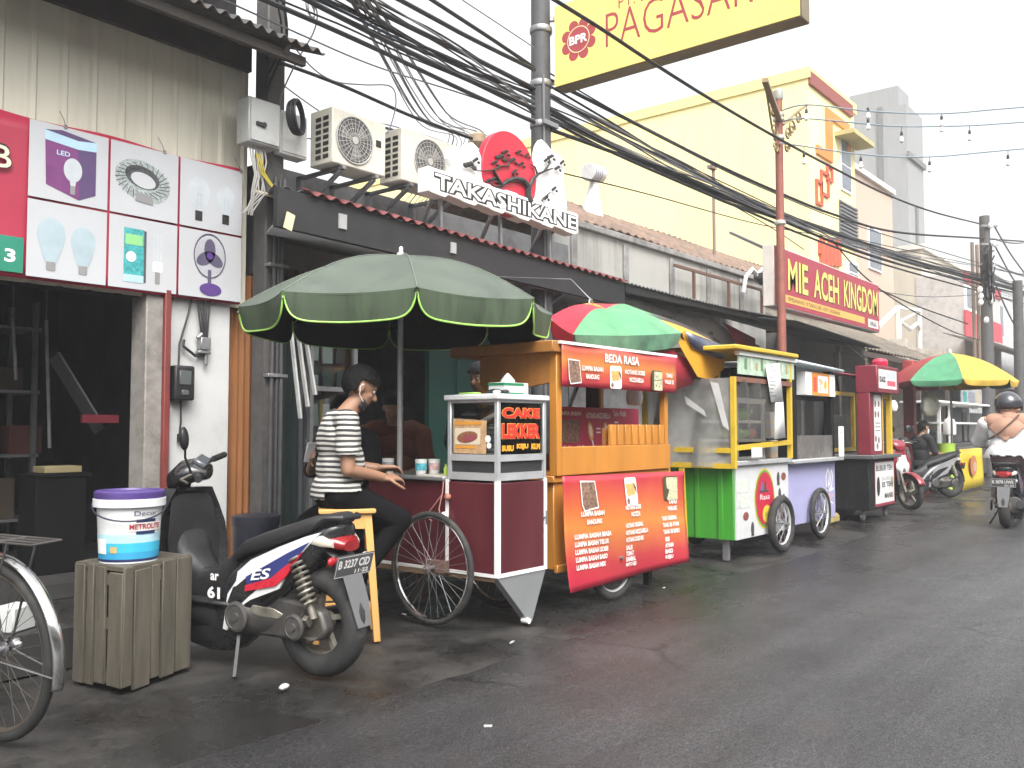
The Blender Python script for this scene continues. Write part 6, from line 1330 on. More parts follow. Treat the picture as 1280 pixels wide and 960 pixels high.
b.add([on_y(x, y, 3.81) for i, (x, y) in enumerate(pf)] + [on_y(884, 436, 3.805)], [(i, (i + 1) % 7, 7) for i in range(7)]); b.build('navy_fold', M_UN, U2, solid=.003, smooth=80)
b = MB(); b.cyl((5.75, 4.3, .9), ap + V((0, 0, -.02)), .018, n=10); b.build('pole', M_STEEL, U2)
rg = on_y(739, 382, 4.4); b = MB(); b.torus(rg, (.3, -1, .1), .055, .010, 24, 8); b.tube([rg + V((0, 0, .05)), rg + V((-.02, .2, .25)), V((rg.x, 5.6, 2.65))], .004, 5); b.build('hanging_ring', M_STEEL, U2)

# ------------------------------------------------------------------ green cart with clear plastic curtains
M_GRN = mat('bright_green_paint', (.06, .31, .035), .35, var=.1, scale=4, dirt=.25, dirt_col=(.03, .16, .02), dscale=5, streak=True)
M_YF = mat('yellow_frame_paint', (.62, .42, .03), .45, var=.1, dirt=.3, dirt_col=(.3, .2, .05))
M_FILM = glass_mat('clear_film', (.82, .83, .82), .05, .12, milky=.44, milk=(.74, .74, .71))
g0, g1, h0, h1 = 7.61, 8.84, 3.60, 4.35
C3 = thing('green_cart', 'bright green food cart with a yellow frame, clear plastic curtains and an oval red sticker', 'food cart', (g0, h0, 0))
b = MB(); b.bb(g0, g1, h0, h1, .19, .845); b.build('body', M_GRN, C3, bevel=.004)
for Y in (3.72, 3.95, 4.18): b = MB(); b.bb(g0 - .02, g0, Y - .022, Y + .022, .19, .84); b.build('batten', M_GRN, C3, bevel=.003)
b = MB(); b.bb(g0 + .03, g1, h0 - .014, h0 - .001, .19, .86); b.build('side_board', mat('white_side_board', (.58, .58, .59), .5, var=.04, dirt=.3, dirt_col=(.4, .39, .37)), C3)
b = MB(); P = street_face(g0 + .03, h0 - .014, .19, b, .002); 
P.disc(.62, .34, .235, 1, 0, ry=.285, n=36).disc(.62, .34, .222, 2, 1, ry=.27, n=36).disc(.62, .34, .205, 0, 2, ry=.25, n=36).disc(.66, .19, .10, 1, 3, ry=.085).poly([(.52, .42), (.58, .42), (.56, .50), (.54, .50)], 3, 3).poly([(.60, .42), (.66, .42), (.645, .50), (.615, .50)], 4, 3).rect(.50, .40, .2, .018, 4, 3)
P.text('Rasa', .51, .33, .22, .05, 5, 3).text('Enak', .61, .17, .10, .04, 2, 4)
for x, y in ((.10, .42), (.10, .28)) : P.rect(x - .08, y, .26, .12, 6, 0)
for x, y in ((.95, .52), (.98, .36), (.34, .08), (1.08, .30)): P.disc(x, y, .035, 4, 0, ry=.06).rect(x - .03, y - .07, .06, .03, 4, 1)
for x, y in ((1.08, .53), (1.05, .14), (.20, .20)): P.disc(x, y, .06, 7, 0, ry=.04)
b.build('picture_print', [mat('sticker_red', (.48, .02, .05), .45), mat('sticker_yellow', (.70, .52, .05), .45), mat('sticker_green', (.10, .35, .06), .45), mat('sticker_blue', (.1, .14, .3), .5), mat('print_black', (.06, .06, .06), .6), M_INKW, mat('menu_pale', (.55, .60, .52), .6, var=.3, scale=25), mat('print_brown', (.22, .07, .05), .6, var=.5, scale=40)], C3, smooth=0)
b = MB(); b.bb(g0 - .06, g1 + .03, h0 - .05, h1 + .04, .86, .90); b.build('countertop', M_ALU, C3, bevel=.004)
ex0 = g0 - .10
for (p, q) in (((ex0, h0 - .06, .84), (ex0, h0 - .06, 1.66)), ((ex0, h1 + .1, .84), (ex0, h1 + .1, 1.66)), ((g1, h0 - .04, .9), (g1, h0 - .04, 1.9)), ((g1, h1, .9), (g1, h1, 1.9))):
    b = MB(); b.bar(p, q, .042); b.build('frame_post', M_YF, C3)
for (p, q) in (((ex0, h0 - .06, .86), (ex0, h1 + .1, .86)), ((ex0, h0 - .06, 1.0), (ex0, h1 + .1, 1.0)), ((ex0, h0 - .06, 1.02), (g1, h0 - .05, 1.06)), ((ex0, h0 - .06, 1.64), (g1, h0 - .05, 1.64))):
    b = MB(); b.bar(p, q, .034, .045, up=(0, 0, 1)); b.build('frame_rail', M_YF if p[2] < 1.5 else mat('brown_rail', (.20, .09, .06), .6), C3)
b = MB(); b.bar((ex0 - .02, 4.05, .83), (ex0 - .02, 4.02, .14), .045, .03); b.build('prop_stick', M_YF, C3)
b = MB(); b.grid(lambda u, w: V((ex0 - .02 + .03 * math.sin(u * 14 + 2 * w) * (1 - .4 * w), h0 - .07 + (h1 - h0 + .18) * u, .85 + .80 * w)), 40, 8); b.build('plastic_curtain', M_FILM, C3, smooth=80)
b = MB(); b.grid(lambda u, w: V((ex0 + .03 + (g1 - ex0 - .3) * u, h0 - .065 + .018 * math.sin(u * 22 + w), 1.10 + .54 * w)), 50, 6); b.build('plastic_curtain', glass_mat('clear_film_thin', (.88, .88, .87), .05, .12, milky=.14, milk=(.7, .7, .68)), C3, smooth=80)
b = MB(); b.add([(ex0 - .045, 3.66, 1.60), (ex0 - .05, 3.74, 1.62), (ex0 - .05, 3.62, 1.22), (ex0 - .045, 3.56, 1.18)], [(0, 1, 2, 3)]); b.add([(ex0 - .05, 4.0, 1.50), (ex0 - .05, 3.98, 1.42), (ex0 - .05, 3.78, 1.30), (ex0 - .05, 3.80, 1.36)], [(0, 1, 2, 3)]); b.build('film_crease', mat('white_film_crease', (.52, .52, .51), .35), C3)
b = MB(); b.bb(ex0 - .05, g1 + .06, h0 - .12, h1 + .12, 1.905, 1.945); b.build('roof', M_YF, C3, bevel=.008)
b = MB(); b.bb(ex0 + .12, g1 + .08, h0 - .06, h0 - .045, 1.69, 1.86); b.build('green_sign', mat('mint_sheet', (.42, .55, .42), .4, var=.25, scale=9), C3)
b = MB(); P = street_face(ex0 + .12, h0 - .062, 1.69, b, .002)
for k in range(9): P.rect(.12 + .12 * k, .05, .05, .10 + .03 * math.sin(k * 2.3), [0, 1, 2][k % 3])
b.build('sign_print', [mat('mint_dark', (.16, .24, .14), .5), mat('mint_pale', (.58, .64, .54), .5), mat('mint_gold', (.42, .36, .16), .5)], C3, smooth=0)
b = MB(); b.bb(ex0 + .1, g1 + .1, h0 - .08, h0 - .03, 1.862, 1.90); b.build('roof_trim', M_PAPER, C3)
# glass case inside
xx0, xx1 = 7.95, 8.55
GC = thing('glass_case', 'small aluminium framed glass case with green vegetables inside the green cart', 'display case', (8.2, 3.85, .9))
b = MB()
for X in (xx0, xx1):
    for Y in (3.72, 4.1): b.bb(X - .014, X + .014, Y - .014, Y + .014, .90, 1.46)
for z in (.915, 1.08, 1.26, 1.45):
    b.bb(xx0 - .014, xx1 + .014, 3.70, 3.73, z - .013, z + .013); b.bb(xx0 - .012, xx0 + .012, 3.73, 4.1, z - .012, z + .012)
b.bb(xx0 - .02, xx1 + .02, 3.69, 4.13, 1.463, 1.485); b.build('frame', M_ALU, GC)
for z in (1.09, 1.27): b = MB(); b.bb(xx0, xx1, 3.73, 4.1, z, z + .006); b.build('shelf', M_ALU, GC)
b = MB(); b.bb(xx0, xx1, 4.09, 4.10, .93, 1.45); b.build('back', mat('case_back', (.14, .16, .16), .6), GC)
rq = random.Random(8)
b = MB()
for z in (1.10, 1.28):
    for k in range(16): b.ell((xx0 + .05 + rq.random() * (xx1 - xx0 - .1) * (.65 if z < 1.2 else 1), 3.76 + rq.random() * .2, z + .02 + rq.random() * .05), (.06, .05, .028), Euler((rq.random(), rq.random(), 3 * rq.random())).to_matrix(), 8, 5)
tag(b.build('vegetables', mat('leafy_green', (.28, .44, .10), .55, var=.4, scale=20)), 'heap of green vegetables on the shelves of the glass case', 'vegetables', kind='stuff')
b = MB(); b.ell((xx1 - .1, 3.80, 1.15), (.06, .05, .05)); b.ell((xx1 - .16, 3.82, 1.135), (.04, .04, .035)); tag(b.build('red_packet', mat('red_packet', (.50, .06, .05), .5)), 'red packet beside the vegetables in the glass case', 'packet')
b = MB(); b.bb(8.60, 8.78, 3.66, 3.76, 1.1, 1.36); b.bb(8.60, 8.78, 3.66, 3.76, .902, 1.08); tag(b.build('steel_tray', mat('tray_bands', (.35, .33, .31), .5, bands=(2, 9, (.42, .32, .22), .6)), bevel=.006), 'dull steel and tan containers stacked beside the glass case behind the film', 'container')
b = MB()
pl_ = on_y(970, 490, h0 - .09)
pts_ = [(958, 457), (975, 455), (979, 500), (979, 545), (968, 548), (966, 502)]
q_ = [on_y(x, y, h0 - .10) for x, y in ((957, 456), (974, 454), (979, 502), (964, 503))]; b.add(q_, [(3, 2, 1, 0)])
q_ = [on_y(x, y, h0 - .095) for x, y in ((969, 503), (979, 502), (982, 547), (968, 549))]; b.add(q_, [(3, 2, 1, 0)]); 
b.build('price_list', M_PAPER, C3, solid=.002)
b = MB(); P = street_face(on_y(960, 500, h0 - .1).x, h0 - .106, on_y(960, 500, h0 - .1).z, b, .001)
for k in range(9): P.rect(.03, .32 - .035 * k, .12 + .03 * math.sin(k * 1.7), .008, 0)
P.text('PAJEON', .05, .03, .12, .035, 0, 0); b.build('list_print', mat('grey_ink', (.30, .30, .30), .6), C3, smooth=0)
b = MB(); q_ = on_y(940, 555, h0 - .08); b.bb(q_.x - .01, q_.x + .22, h0 - .082, h0 - .078, .93, 1.02); b.build('price_card', M_PAPER, C3)
wheel(C3, (8.50, h0 - .08, .275), (0, 1, 0), .275, .038, 20, rim_m=M_ALU, sp_r=.004); wheel(C3, (8.50, h1 + .08, .275), (0, 1, 0), .275, .038, 20, rim_m=M_ALU, sp_r=.004)
b = MB(); b.cyl((8.5, h0 - .16, .275), (8.5, h1 + .12, .275), .013, n=8); b.build('axle', M_STEEL, C3)
b = MB(); b.bar((g0 + .06, h0 + .1, .19), (g0 + .06, h0 + .1, 0), .05); b.bar((g0 + .06, h1 - .1, .19), (g0 + .06, h1 - .1, 0), .05); b.build('leg', M_STEEL, C3)
b = MB(); b.lathe([(.03, 0), (.075, .02), (.08, .09), (.06, .13), (.02, .14)], (7.05, 4.05, .0), n=16); tag(b.build('gas_canister', mat('rust_canister', (.16, .05, .045), .5, var=.3)), 'small rusty red canister on the ground beneath the green cart end', 'canister')

# ------------------------------------------------------------------ lilac cart with black upper frame
M_LIL = mat('lilac_paint', (.36, .35, .56), .5, var=.06, dirt=.3, dirt_col=(.22, .22, .32)); M_BF = mat('black_frame_paint', (.010, .010, .011), .6, var=.2, dirt=.2, dirt_col=(.03, .03, .03), spec=.15)
p0, p1, q0, q1 = 9.12, 10.50, 3.70, 4.45
C4 = thing('lilac_cart', 'lilac painted cart with a tall black open frame and a spoked wheel', 'food cart', (p0, q0, 0))
b = MB(); b.bb(p0, p1, q0, q1, .18, .83); b.build('body', M_LIL, C4, bevel=.006); b = MB(); b.bb(p0 - .05, p1 + .06, q0 - .09, q1 + .02, .83, .87); b.build('countertop', M_ALU, C4, bevel=.006)
for X, Y, w in ((p0 + .10, q0 + .06, .18), (p0 + .06, q1 - .05, .1), (p1 - .05, q0 + .04, .09), (p1 - .05, q1 - .05, .09)):
    b = MB(); b.bb(X - w / 2, X + w / 2, Y - w / 2, Y + w / 2, .87, 1.86); b.build('frame_post', M_BF, C4, bevel=.004)
b = MB(); b.bb(p0 + .06, p0 + .075, q0 + .1, q1, .87, 1.86); b.build('end_board', M_BF, C4)
b = MB(); b.bb(p0 + .12, p1, q0 + .02, q0 + .05, 1.50, 1.55); b.bb(p0 + .12, p1, q1 - .06, q1 - .03, .87, 1.0); b.build('frame_rail', M_BF, C4)
b = MB(); b.add([(p0 - .08, q0 - .1, 1.90), (p1 + .08, q0 - .1, 1.86), (p1 + .08, q1 + .05, 1.87), (p0 - .08, q1 + .05, 1.91)], [(0, 1, 2, 3)]); b.build('roof', mat('pale_blue_roof', (.50, .55, .58), .5, dirt=.3), C4, solid=.03)
b = MB(); b.bb(p0 + .42, p1 - .06, q0 - .04, q0 + .06, 1.56, 1.81); b.build('light_box', M_PAPER, C4)
b = MB(); P = street_face(p0 + .42, q0 - .04, 1.56, b, .002); P.rect(.18, .0, .54, .25, 0).rect(.22, .04, .10, .16, 1, 1).rect(.36, .03, .30, .19, 2, 1).text('TEH', .38, .12, .12, .06, 0, 2, .03).text('ES', .38, .05, .08, .05, 3, 2, .03).disc(.58, .12, .05, 3, 2)
b.build('box_print', [mat('box_orange', (.72, .28, .05), .5), mat('box_red', (.6, .08, .05), .5), M_INKW, mat('box_amber', (.7, .42, .08), .5)], C4, smooth=0)
b = MB(); b.bb(p0 + .16, p1 - .12, q0 - .02, q0 - .015, .87, 1.12); b.build('splash_panel', glass_mat('dull_acrylic', (.8, .8, .8), .05, .1, milky=.35, milk=(.42, .40, .38)), C4)
b = MB(); b.add([(p0 + .2, q0 + .12, .875), (p0 + .72, q0 + .12, .875), (p0 + .62, q0 + .2, 1.07), (p0 + .2, q0 + .2, 1.07)], [(0, 1, 2, 3)]); tag(b.build('kraft_board', mat('kraft', (.42, .27, .17), .7, var=.12), solid=.01), 'tan board propped behind the clear panel of the lilac cart', 'board')
b = MB(); b.lathe([(.04, 0), (.045, .01), (.045, .40), (.03, .42)], (p0 + .35, q0 + .35, 1.075), n=14); b.bb(p0 + .28, p0 + .42, q0 + .28, q0 + .42, .872, 1.074); tag(b.build('cup_tube', mat('clear_cups', (.55, .56, .56), .2)), 'tall tube of clear cups standing in the lilac cart', 'cup tube')
b = MB(); b.bb(p1 - .13, p1 + .03, q0 - .10, q0 - .094, .875, 1.22); b.build('price_sheet', M_PAPER, C4)
b = MB(); P = street_face(p1 - .13, q0 - .10, .875, b, .002)
for k in range(10): P.rect(.02, .30 - .028 * k, .09 + .02 * math.sin(k * 2), .006, 0)
b.build('sheet_print', MATS['grey_ink'], C4, smooth=0)
b = MB(); P = street_face(p0 + .36, q0, .18, b, .003)
P.line([(.74, .30), (.72, .45), (.78, .56), (.84, .50), (.80, .38), (.74, .33), (.86, .40), (.90, .55), (.94, .48), (.90, .36), (.80, .30), (.96, .33)], .022, 0).line([(.78, .24), (.86, .28), (.84, .18), (.92, .26), (.98, .22)], .02, 1).line([(.80, .20), (.94, .16)], .014, 0)
b.build('swirl_logo', [M_INKW, mat('logo_pink', (.62, .42, .44), .5)], C4, smooth=0)
wheel(C4, (9.86, q0 - .06, .275), (0, 1, 0), .275, .030, 16, rim_m=M_ALU, sp_r=.006); wheel(C4, (9.86, q1 + .06, .275), (0, 1, 0), .275, .030, 16, rim_m=M_ALU, sp_r=.006)
b = MB(); b.cyl((9.86, q0 - .13, .275), (9.86, q1 + .1, .275), .013, n=8); b.build('axle', M_STEEL, C4)
b = MB(); b.bar((p1 - .1, q0 + .1, .18), (p1 - .1, q0 + .1, 0), .05); b.bar((p0 + .1, q1 - .1, .18), (p0 + .1, q1 - .1, 0), .05); b.build('leg', M_STEEL, C4)
b = MB(); c = on_z(1036, 650, .06); b.bb(c.x - .02, c.x + .36, c.y - .02, c.y + .18, 0, .125); tag(b.build('yellow_block', mat('dirty_yellow', (.40, .31, .12), .7, dirt=.4), bevel=.03), 'dirty yellow block on the ground beside the lilac cart wheel', 'block')

# ------------------------------------------------------------------ black cart with red booth top
M_RB = mat('booth_red', (.19, .02, .035), .45, var=.12, dirt=.25, dirt_col=(.09, .03, .03)); M_BB = mat('black_body_paint', (.010, .010, .011), .6, var=.2, dirt=.3, dirt_col=(.05, .05, .05), dscale=8, spec=.2)
r0, r1, s0, s1 = 11.95, 13.05, 3.78, 4.62
C5 = thing('black_cart', 'black cart with a dark red booth top, white posters and a red siren lamp', 'food cart', (r0, s0, 0))
b = MB(); b.bb(r0, r1, s0, s1, .14, .80); b.build('body', M_BB, C5, bevel=.006); b = MB(); b.bb(r0 - .05, r1 + .08, s0 - .08, s1 + .04, .80, .85); b.build('countertop', mat('dark_grey_top', (.10, .10, .10), .4), C5, bevel=.006)
b = MB(); b.bb(r0 + .10, r0 + .62, s0, s0 + .16, .85, 1.66); b.build('booth_front', M_RB, C5, bevel=.006)
b = MB(); b.bb(r0 + .10, r1 - .05, s0 - .10, s0 + .18, 1.66, 2.02); b.build('booth_header', M_RB, C5, bevel=.012)
b = MB(); b.bb(r1 - .12, r1 - .04, s0, s0 + .06, .85, 1.66); b.build('frame_post', M_YF, C5); b = MB(); b.bb(r0 + .62, r1 - .04, s0 + .32, s0 + .34, .85, 1.66); b.build('inner_back', mat('amber_board', (.36, .22, .05), .6, var=.2), C5)
b = MB(); b.bb(r0 + .64, r1 - .12, s0 + .02, s0 + .05, 1.60, 1.66); b.bb(r0 + .62, r0 + .66, s0, s0 + .04, .85, 1.66); b.build('yellow_frame', M_YF, C5)
for k, z in enumerate((.90, 1.04, 1.18, 1.30)):
    b = MB(); b.bb(r0 + .68, r1 - .14, s0 + .1, s0 + .3, z, z + .09); b.build('stock_tray', [mat('tray_grey', (.38, .38, .40), .5), mat('tray_dark', (.07, .06, .06), .5)][k % 2], C5, bevel=.006)
b = MB(); P = street_face(r0 + .02, s0 - .10, 1.66, b, .002); P.rect(.14, .06, .78, .25, 0, 0, .015).text('DLACK', .18, .14, .26, .08, 1, 1, .06).rect(.50, .10, .36, .07, 2, 1).rect(.46, .20, .40, .08, 3, 1)
b.build('header_print', [mat('panel_white', (.70, .69, .68), .45), M_INKB, mat('pale_red', (.55, .10, .14), .5), mat('pale_grey_blue', (.5, .55, .58), .5)], C5, smooth=0)
b = MB(); P = street_face(r0 + .02, s0, .86, b, .003); P.rect(.24, .04, .30, .74, 0)
for x, y in ((.30, .66), (.44, .66), (.30, .52), (.42, .52), (.30, .2), (.42, .18), (.36, .10)): P.disc(x, y, .035, 1, 1, ry=.045)
for k in range(3): P.rect(.29, .30 + .05 * k, .20, .012, 1, 1)
b.build('picture_menu', [MATS['panel_white'], mat('menu_brown', (.18, .12, .11), .6, var=.5, scale=30)], C5, smooth=0)
b = MB(); P = street_face(r0 + .24, s0, .17, b, .003); P.rect(0, 0, .84, .59, 2).rect(.02, .035, .80, .54, 0, 1).text('BUBUR TEH', .06, .46, .70, .075, 1, 2, .02).disc(.14, .26, .07, 1, 2, ry=.13).text('SUSU', .30, .33, .40, .05, 3, 2, .03).text('ES TEH', .30, .24, .44, .07, 1, 2, .03).text('MANIS', .40, .09, .36, .07, 1, 2, .03).disc(.74, .30, .05, 4, 2, ry=.08)
b.build('poster', [MATS['panel_white'], M_INKB, mat('poster_red_edge', (.30, .03, .06), .5), mat('poster_grey', (.45, .45, .45), .5), mat('poster_green', (.25, .35, .15), .5)], C5, smooth=0)
b = MB(); b.lathe([(.10, 0), (.11, .02), (.11, .09), (.08, .13), (.02, .14)], (r1 - .22, s0 + .1, 2.02), n=18); b.build('siren_lamp', mat('siren_red', (.45, .02, .06), .25, coat=.5), C5)
for X, Y in ((r0 + .12, s0 + .12), (r1 - .12, s0 + .10), (r0 + .12, s1 - .12), (r1 - .12, s1 - .12)):
    b = MB(); b.cyl((X, Y - .02, .05), (X, Y + .02, .05), .05, n=16); b.bb(X - .02, X + .02, Y - .03, Y + .03, .06, .14); b.build('caster', M_STEEL, C5)
# dark cupboard with yellow frame between the lilac and the black cart
t0_, t1_ = on_y(1041, 520, 4.35).x, on_y(1068, 520, 4.35).x
CK = thing('glass_cupboard', 'dark cupboard with a yellow framed window between the lilac cart and the black cart', 'cupboard', ((t0_ + t1_) / 2, 4.35, 0))
b = MB(); b.bb(t0_, t1_, 4.35, 4.62, .0, .88); b.bb(t0_ + .02, t1_ - .02, 4.56, 4.62, .88, 1.70); b.build('back', mat('cupboard_dark', (.04, .04, .045), .6), CK)
b = MB()
for p, q in (((t0_, 4.36, .90), (t1_, 4.36, .90)), ((t0_, 4.36, 1.68), (t1_, 4.36, 1.68)), ((t1_ - .03, 4.36, .90), (t1_ - .03, 4.36, 1.68))): b.bar(p, q, .05)
b.build('yellow_frame', M_YF, CK); b = MB(); b.bb(t0_ + .08, t1_ - .12, 4.42, 4.5, .92, 1.38); b.build('speaker', mat('speaker_grey', (.09, .09, .09), .7, var=.3, scale=30), CK, bevel=.01)
b = MB(); c = on_y(1045, 462, 4.5); b.add([(c.x - .5, 4.1, 1.92), (c.x + .8, 4.1, 1.90), (c.x + .8, 5.0, 2.05), (c.x - .5, 5.0, 2.07)], [(0, 1, 2, 3)]); b.build('red_awning', mat('dim_red_sheet', (.22, .03, .05), .5), CK, solid=.02)
for X in (t0_, t1_ - .02):
    b = MB(); b.bar((X, 4.55, 1.68), (X, 4.6, 1.96), .03); b.build('awning_post', M_BF, CK)

# ------------------------------------------------------------------ far striped umbrella and the glass topped stall under it
fu = V((18.5, 4.3, 2.62))
U3 = thing('striped_umbrella', 'large red, green and yellow striped umbrella over the far stall', 'umbrella', (fu.x, fu.y, 0))
M_FG = mat('clean_green_cloth', (.07, .25, .13), .7, var=.2, dirt=.3, bump=.15, bscale=8); M_FY = mat('clean_yellow_cloth', (.50, .33, .045), .7, var=.15, dirt=.25, dirt_col=(.3, .22, .08), bump=.15, bscale=8); M_FR = mat('clean_red_cloth', (.30, .04, .045), .7, var=.2, dirt=.3, bump=.15, bscale=8)
re = [V((fu.x + 1.17 * math.cos(R(193 + 45 * k + 10)), fu.y + 1.17 * math.sin(R(193 + 45 * k + 10)), 2.06)) for k in range(8)]
umbrella_canopy(U3, fu, re, [M_FY, M_FY, M_FG, M_FY, M_FR, M_FG, M_FR, M_FG], .10, [M_FY, M_FY, M_FG, M_FY, M_FR, M_FG, M_FR, M_FG], None, sag=.03, bulge=.12)
b = MB(); b.cyl((fu.x, fu.y, 0), (fu.x, fu.y, fu.z - .01), .022, n=10); b.build('pole', M_STEEL, U3); b = MB(); b.lathe([(.03, 0), (.03, .03), (.008, .07)], fu + V((0, 0, .01)), n=10); b.build('finial', M_WHITE, U3)
C6 = thing('glass_stall', 'white framed glass topped stall with two strip shelves under the striped umbrella', 'food stall', (22, 4.95, 0))
YJ = 4.95; xa, xb = on_y(1171, 520, YJ).x, on_y(1243, 520, YJ).x; zt_ = on_y(1200, 506, YJ).z; zm_ = on_y(1200, 530, YJ).z
b = MB(); b.bb(xa + .2, xb, YJ, 5.6, .10, .86); b.build('body', mat('dull_stall', (.06, .058, .055), .6, dirt=.4), C6, bevel=.01)
for X in (xa + .25, xa + 1.15, xb - .05):
    for Y in (YJ + .02, 5.55): b = MB(); b.bb(X - .03, X + .03, Y - .03, Y + .03, .86, zt_); b.build('stall_post', M_WHITE, C6)
b = MB(); b.bb(xa - .15, xb + .1, YJ - .1, 5.65, zt_, zt_ + .05); b.build('top', M_WHITE, C6, bevel=.01); b = MB(); b.bb(xa + .2, xb, YJ, 5.58, zm_, zm_ + .04); b.build('shelf', M_WHITE, C6)
for px in (1192, 1222): c = on_y(px, 511, YJ); b = MB(); b.cyl((c.x, YJ + .05, zt_ - .07), (c.x, YJ + .05, zt_), .09, .05, 14); b.build('downlight', M_WHITE, C6)
b = MB(); b.bb(xa + .3, xa + .9, 5.05, 5.35, .86, 1.15); b.build('basin', mat('basin_dark', (.10, .11, .11), .4), C6, bevel=.03)
c = on_y(1187, 534, YJ - .16); JG = thing('white_jug', 'white plastic jug hanging at the corner of the glass topped stall', 'jug', c); b = MB(); b.lathe([(.10, 0), (.125, .02), (.125, .26), (.09, .33), (.05, .36)], c + V((0, 0, -.17)), n=16); b.build('bottle', M_WHITE, JG); b = MB(); b.lathe([(.04, 0), (.04, .04)], c + V((0, 0, .19)), n=10); b.build('cap', M_WHITE, JG)
b = MB(); c = on_y(1160, 508, 4.6); c2_ = c + V((.25, 0, 0)); b.ell(c, (.26, .12, .20)); b.ell(c + V((.28, 0, .03)), (.22, .12, .22)); b.ell(c + V((.1, .02, .15)), (.15, .1, .12)); tag(b.build('plastic_bags', mat('bag_cream', (.62, .60, .50), .4, var=.2)), 'pale bulging plastic bag hung on the red pillar above the seated person', 'bag')
b = MB(); xa2, xb2 = on_y(1200, 590, 4.18).x, on_y(1228, 590, 4.18).x; b.grid(lambda u, w: V((xa2 + (xb2 - xa2) * u, 4.18 - .03 * (1 - w), .03 + .77 * w)), 8, 4)
YBn = thing('yellow_banner', 'yellow cloth banner with a reddish picture hanging on the far stall', 'banner', (xa2, 4.18, 0)); b.build('sheet', mat('banner_yellow', (.70, .52, .03), .55, var=.1), YBn, solid=.004)
b = MB(); P = street_face(xa2, 4.14, .05, b, .02); P.disc((xb2 - xa2) * .45, .42, .28, 0, 0, ry=.2).disc((xb2 - xa2) * .5, .40, .14, 1, 1, ry=.1); b.build('picture_print', [mat('banner_red', (.55, .20, .08), .5), mat('banner_pink', (.6, .4, .3), .5)], YBn, smooth=0)
b = MB(); b.bb(xa2 - .1, xb2 + .1, 4.19, 4.24, .79, .84); 
for X in (xa2, xb2): b.bb(X - .03, X + .03, 4.20, 4.23, 0, .79)
b.build('stand', M_STEEL, YBn)
c = on_y(1214, 492, 5.6); b = MB(); b.bb(c.x - 1.0, c.x + 1.5, 5.6, 5.64, 1.6, 2.25); PB = thing('poster_board', 'board of teal and grey posters behind the far stall', 'poster board', c); b.build('board', mat('poster_pale', (.42, .42, .44), .6, var=.4, scale=6), PB); b = MB(); P = street_face(c.x - 1.0, 5.6, 1.6, b, .004); P.rect(.1, .1, .4, .45, 0).rect(.65, .15, .7, .4, 1).rect(1.5, .1, .5, .5, 2); b.build('picture_print', [mat('poster_teal', (.05, .30, .28), .5), mat('poster_ash', (.25, .25, .3), .5, var=.5, scale=12), mat('poster_sand', (.5, .42, .3), .5)], PB, smooth=0)
for X in (c.x - .9, c.x + 1.4):
    b = MB(); b.bar((X, 5.62, 0), (X, 5.62, 1.6), .05); b.build('board_post', M_STEEL, PB)
c = on_y(1117, 505, 4.3); HL = thing('hanging_bulb', 'white hanging bulb beside the black cart', 'lamp', c); b = MB(); b.lathe([(.02, .06), (.05, .02), (.065, -.05), (.045, -.11), (.015, -.13)], c, n=14); b.build('bulb', M_WHITE, HL); b = MB(); b.tube([c + V((0, 0, .05)), V((c.x, 4.4, 2.0)), V((c.x, 5.0, 2.55))], .006, 5); b.build('flex', M_WIRE, HL)

# ------------------------------------------------------------------ crate, bucket, stool, loose things by the shop
CR = thing('wooden_crate', 'weathered upright slatted wooden crate carrying the paint bucket', 'crate', (2.11, 3.98, 0))
M_CR = mat('weathered_slat', (.095, .083, .062), .85, var=.4, scale=9, dirt=.8, dirt_col=(.035, .03, .024), dscale=5, streak=True, bump=.25, bscale=30)
e1, e2 = V((.43, .15, 0)), V((-.04, .37, 0)); o_ = V((2.11, 3.98, 0)); rq = random.Random(6)
n1 = e1.normalized(); n2 = e2.normalized()
def slats(o, e, widths, side):
    n = e.normalized(); pos = 0; tot = sum(w for w, g in widths) + sum(g for w, g in widths); s = e.length / tot
    nrm = V((n.y, -n.x, 0)) * side
    for w, g in widths:
        a = o + n * (pos + w / 2 * s); L = w * s; h = .555 + rq.uniform(-.02, .015); z0 = rq.uniform(0, .03)
        lean = rq.uniform(-.008, .008)
        b = MB(); b.bar(a + V((0, 0, z0)) + nrm * .008, a + n * lean + V((0, 0, h)) + nrm * .008, .014, L, up=nrm.cross(V((0, 0, 1))) if False else None) if False else None
        x_ = n * (L / 2); y_ = nrm * .008; base = a + V((0, 0, z0)); top = a + n * lean + V((0, 0, h))
        b.add([p + x_ * sx + y_ * sy for p in (base, top) for sx, sy in ((-1, -1), (1, -1), (1, 1), (-1, 1))], [(3, 2, 1, 0), (4, 5, 6, 7), (0, 1, 5, 4), (1, 2, 6, 5), (2, 3, 7, 6), (3, 0, 4, 7)])
        b.build('slat', M_CR, CR, bevel=.003); pos += (w + g) * s
slats(o_, e1, [(10, 1.6), (19, 1.2), (10, 2.0), (16, 2.0), (19, 0)], 1)
slats(o_ + e2, -e2, [(11, 2.4), (7, 2.8), (10, 3.2), (14, 0)], 1)
slats(o_ + e1, e2, [(12, 2), (14, 2), (12, 0)], 1); slats(o_ + e1 + e2, -e1, [(12, 2), (14, 2), (14, 0)], 1)
for z in (.06, .30, .50):
    for o2, e in ((o_, e1), (o_, e2), (o_ + e1, e2), (o_ + e2, e1)):
        inn = (o_ + e1 / 2 + e2 / 2); a_, b_2 = o2.lerp(inn, .06), (o2 + e).lerp(inn, .06); b = MB(); b.bar(a_ + V((0, 0, z)), b_2 + V((0, 0, z)), .016, .05, up=(0, 0, 1)); b.build('rail', M_CR, CR)
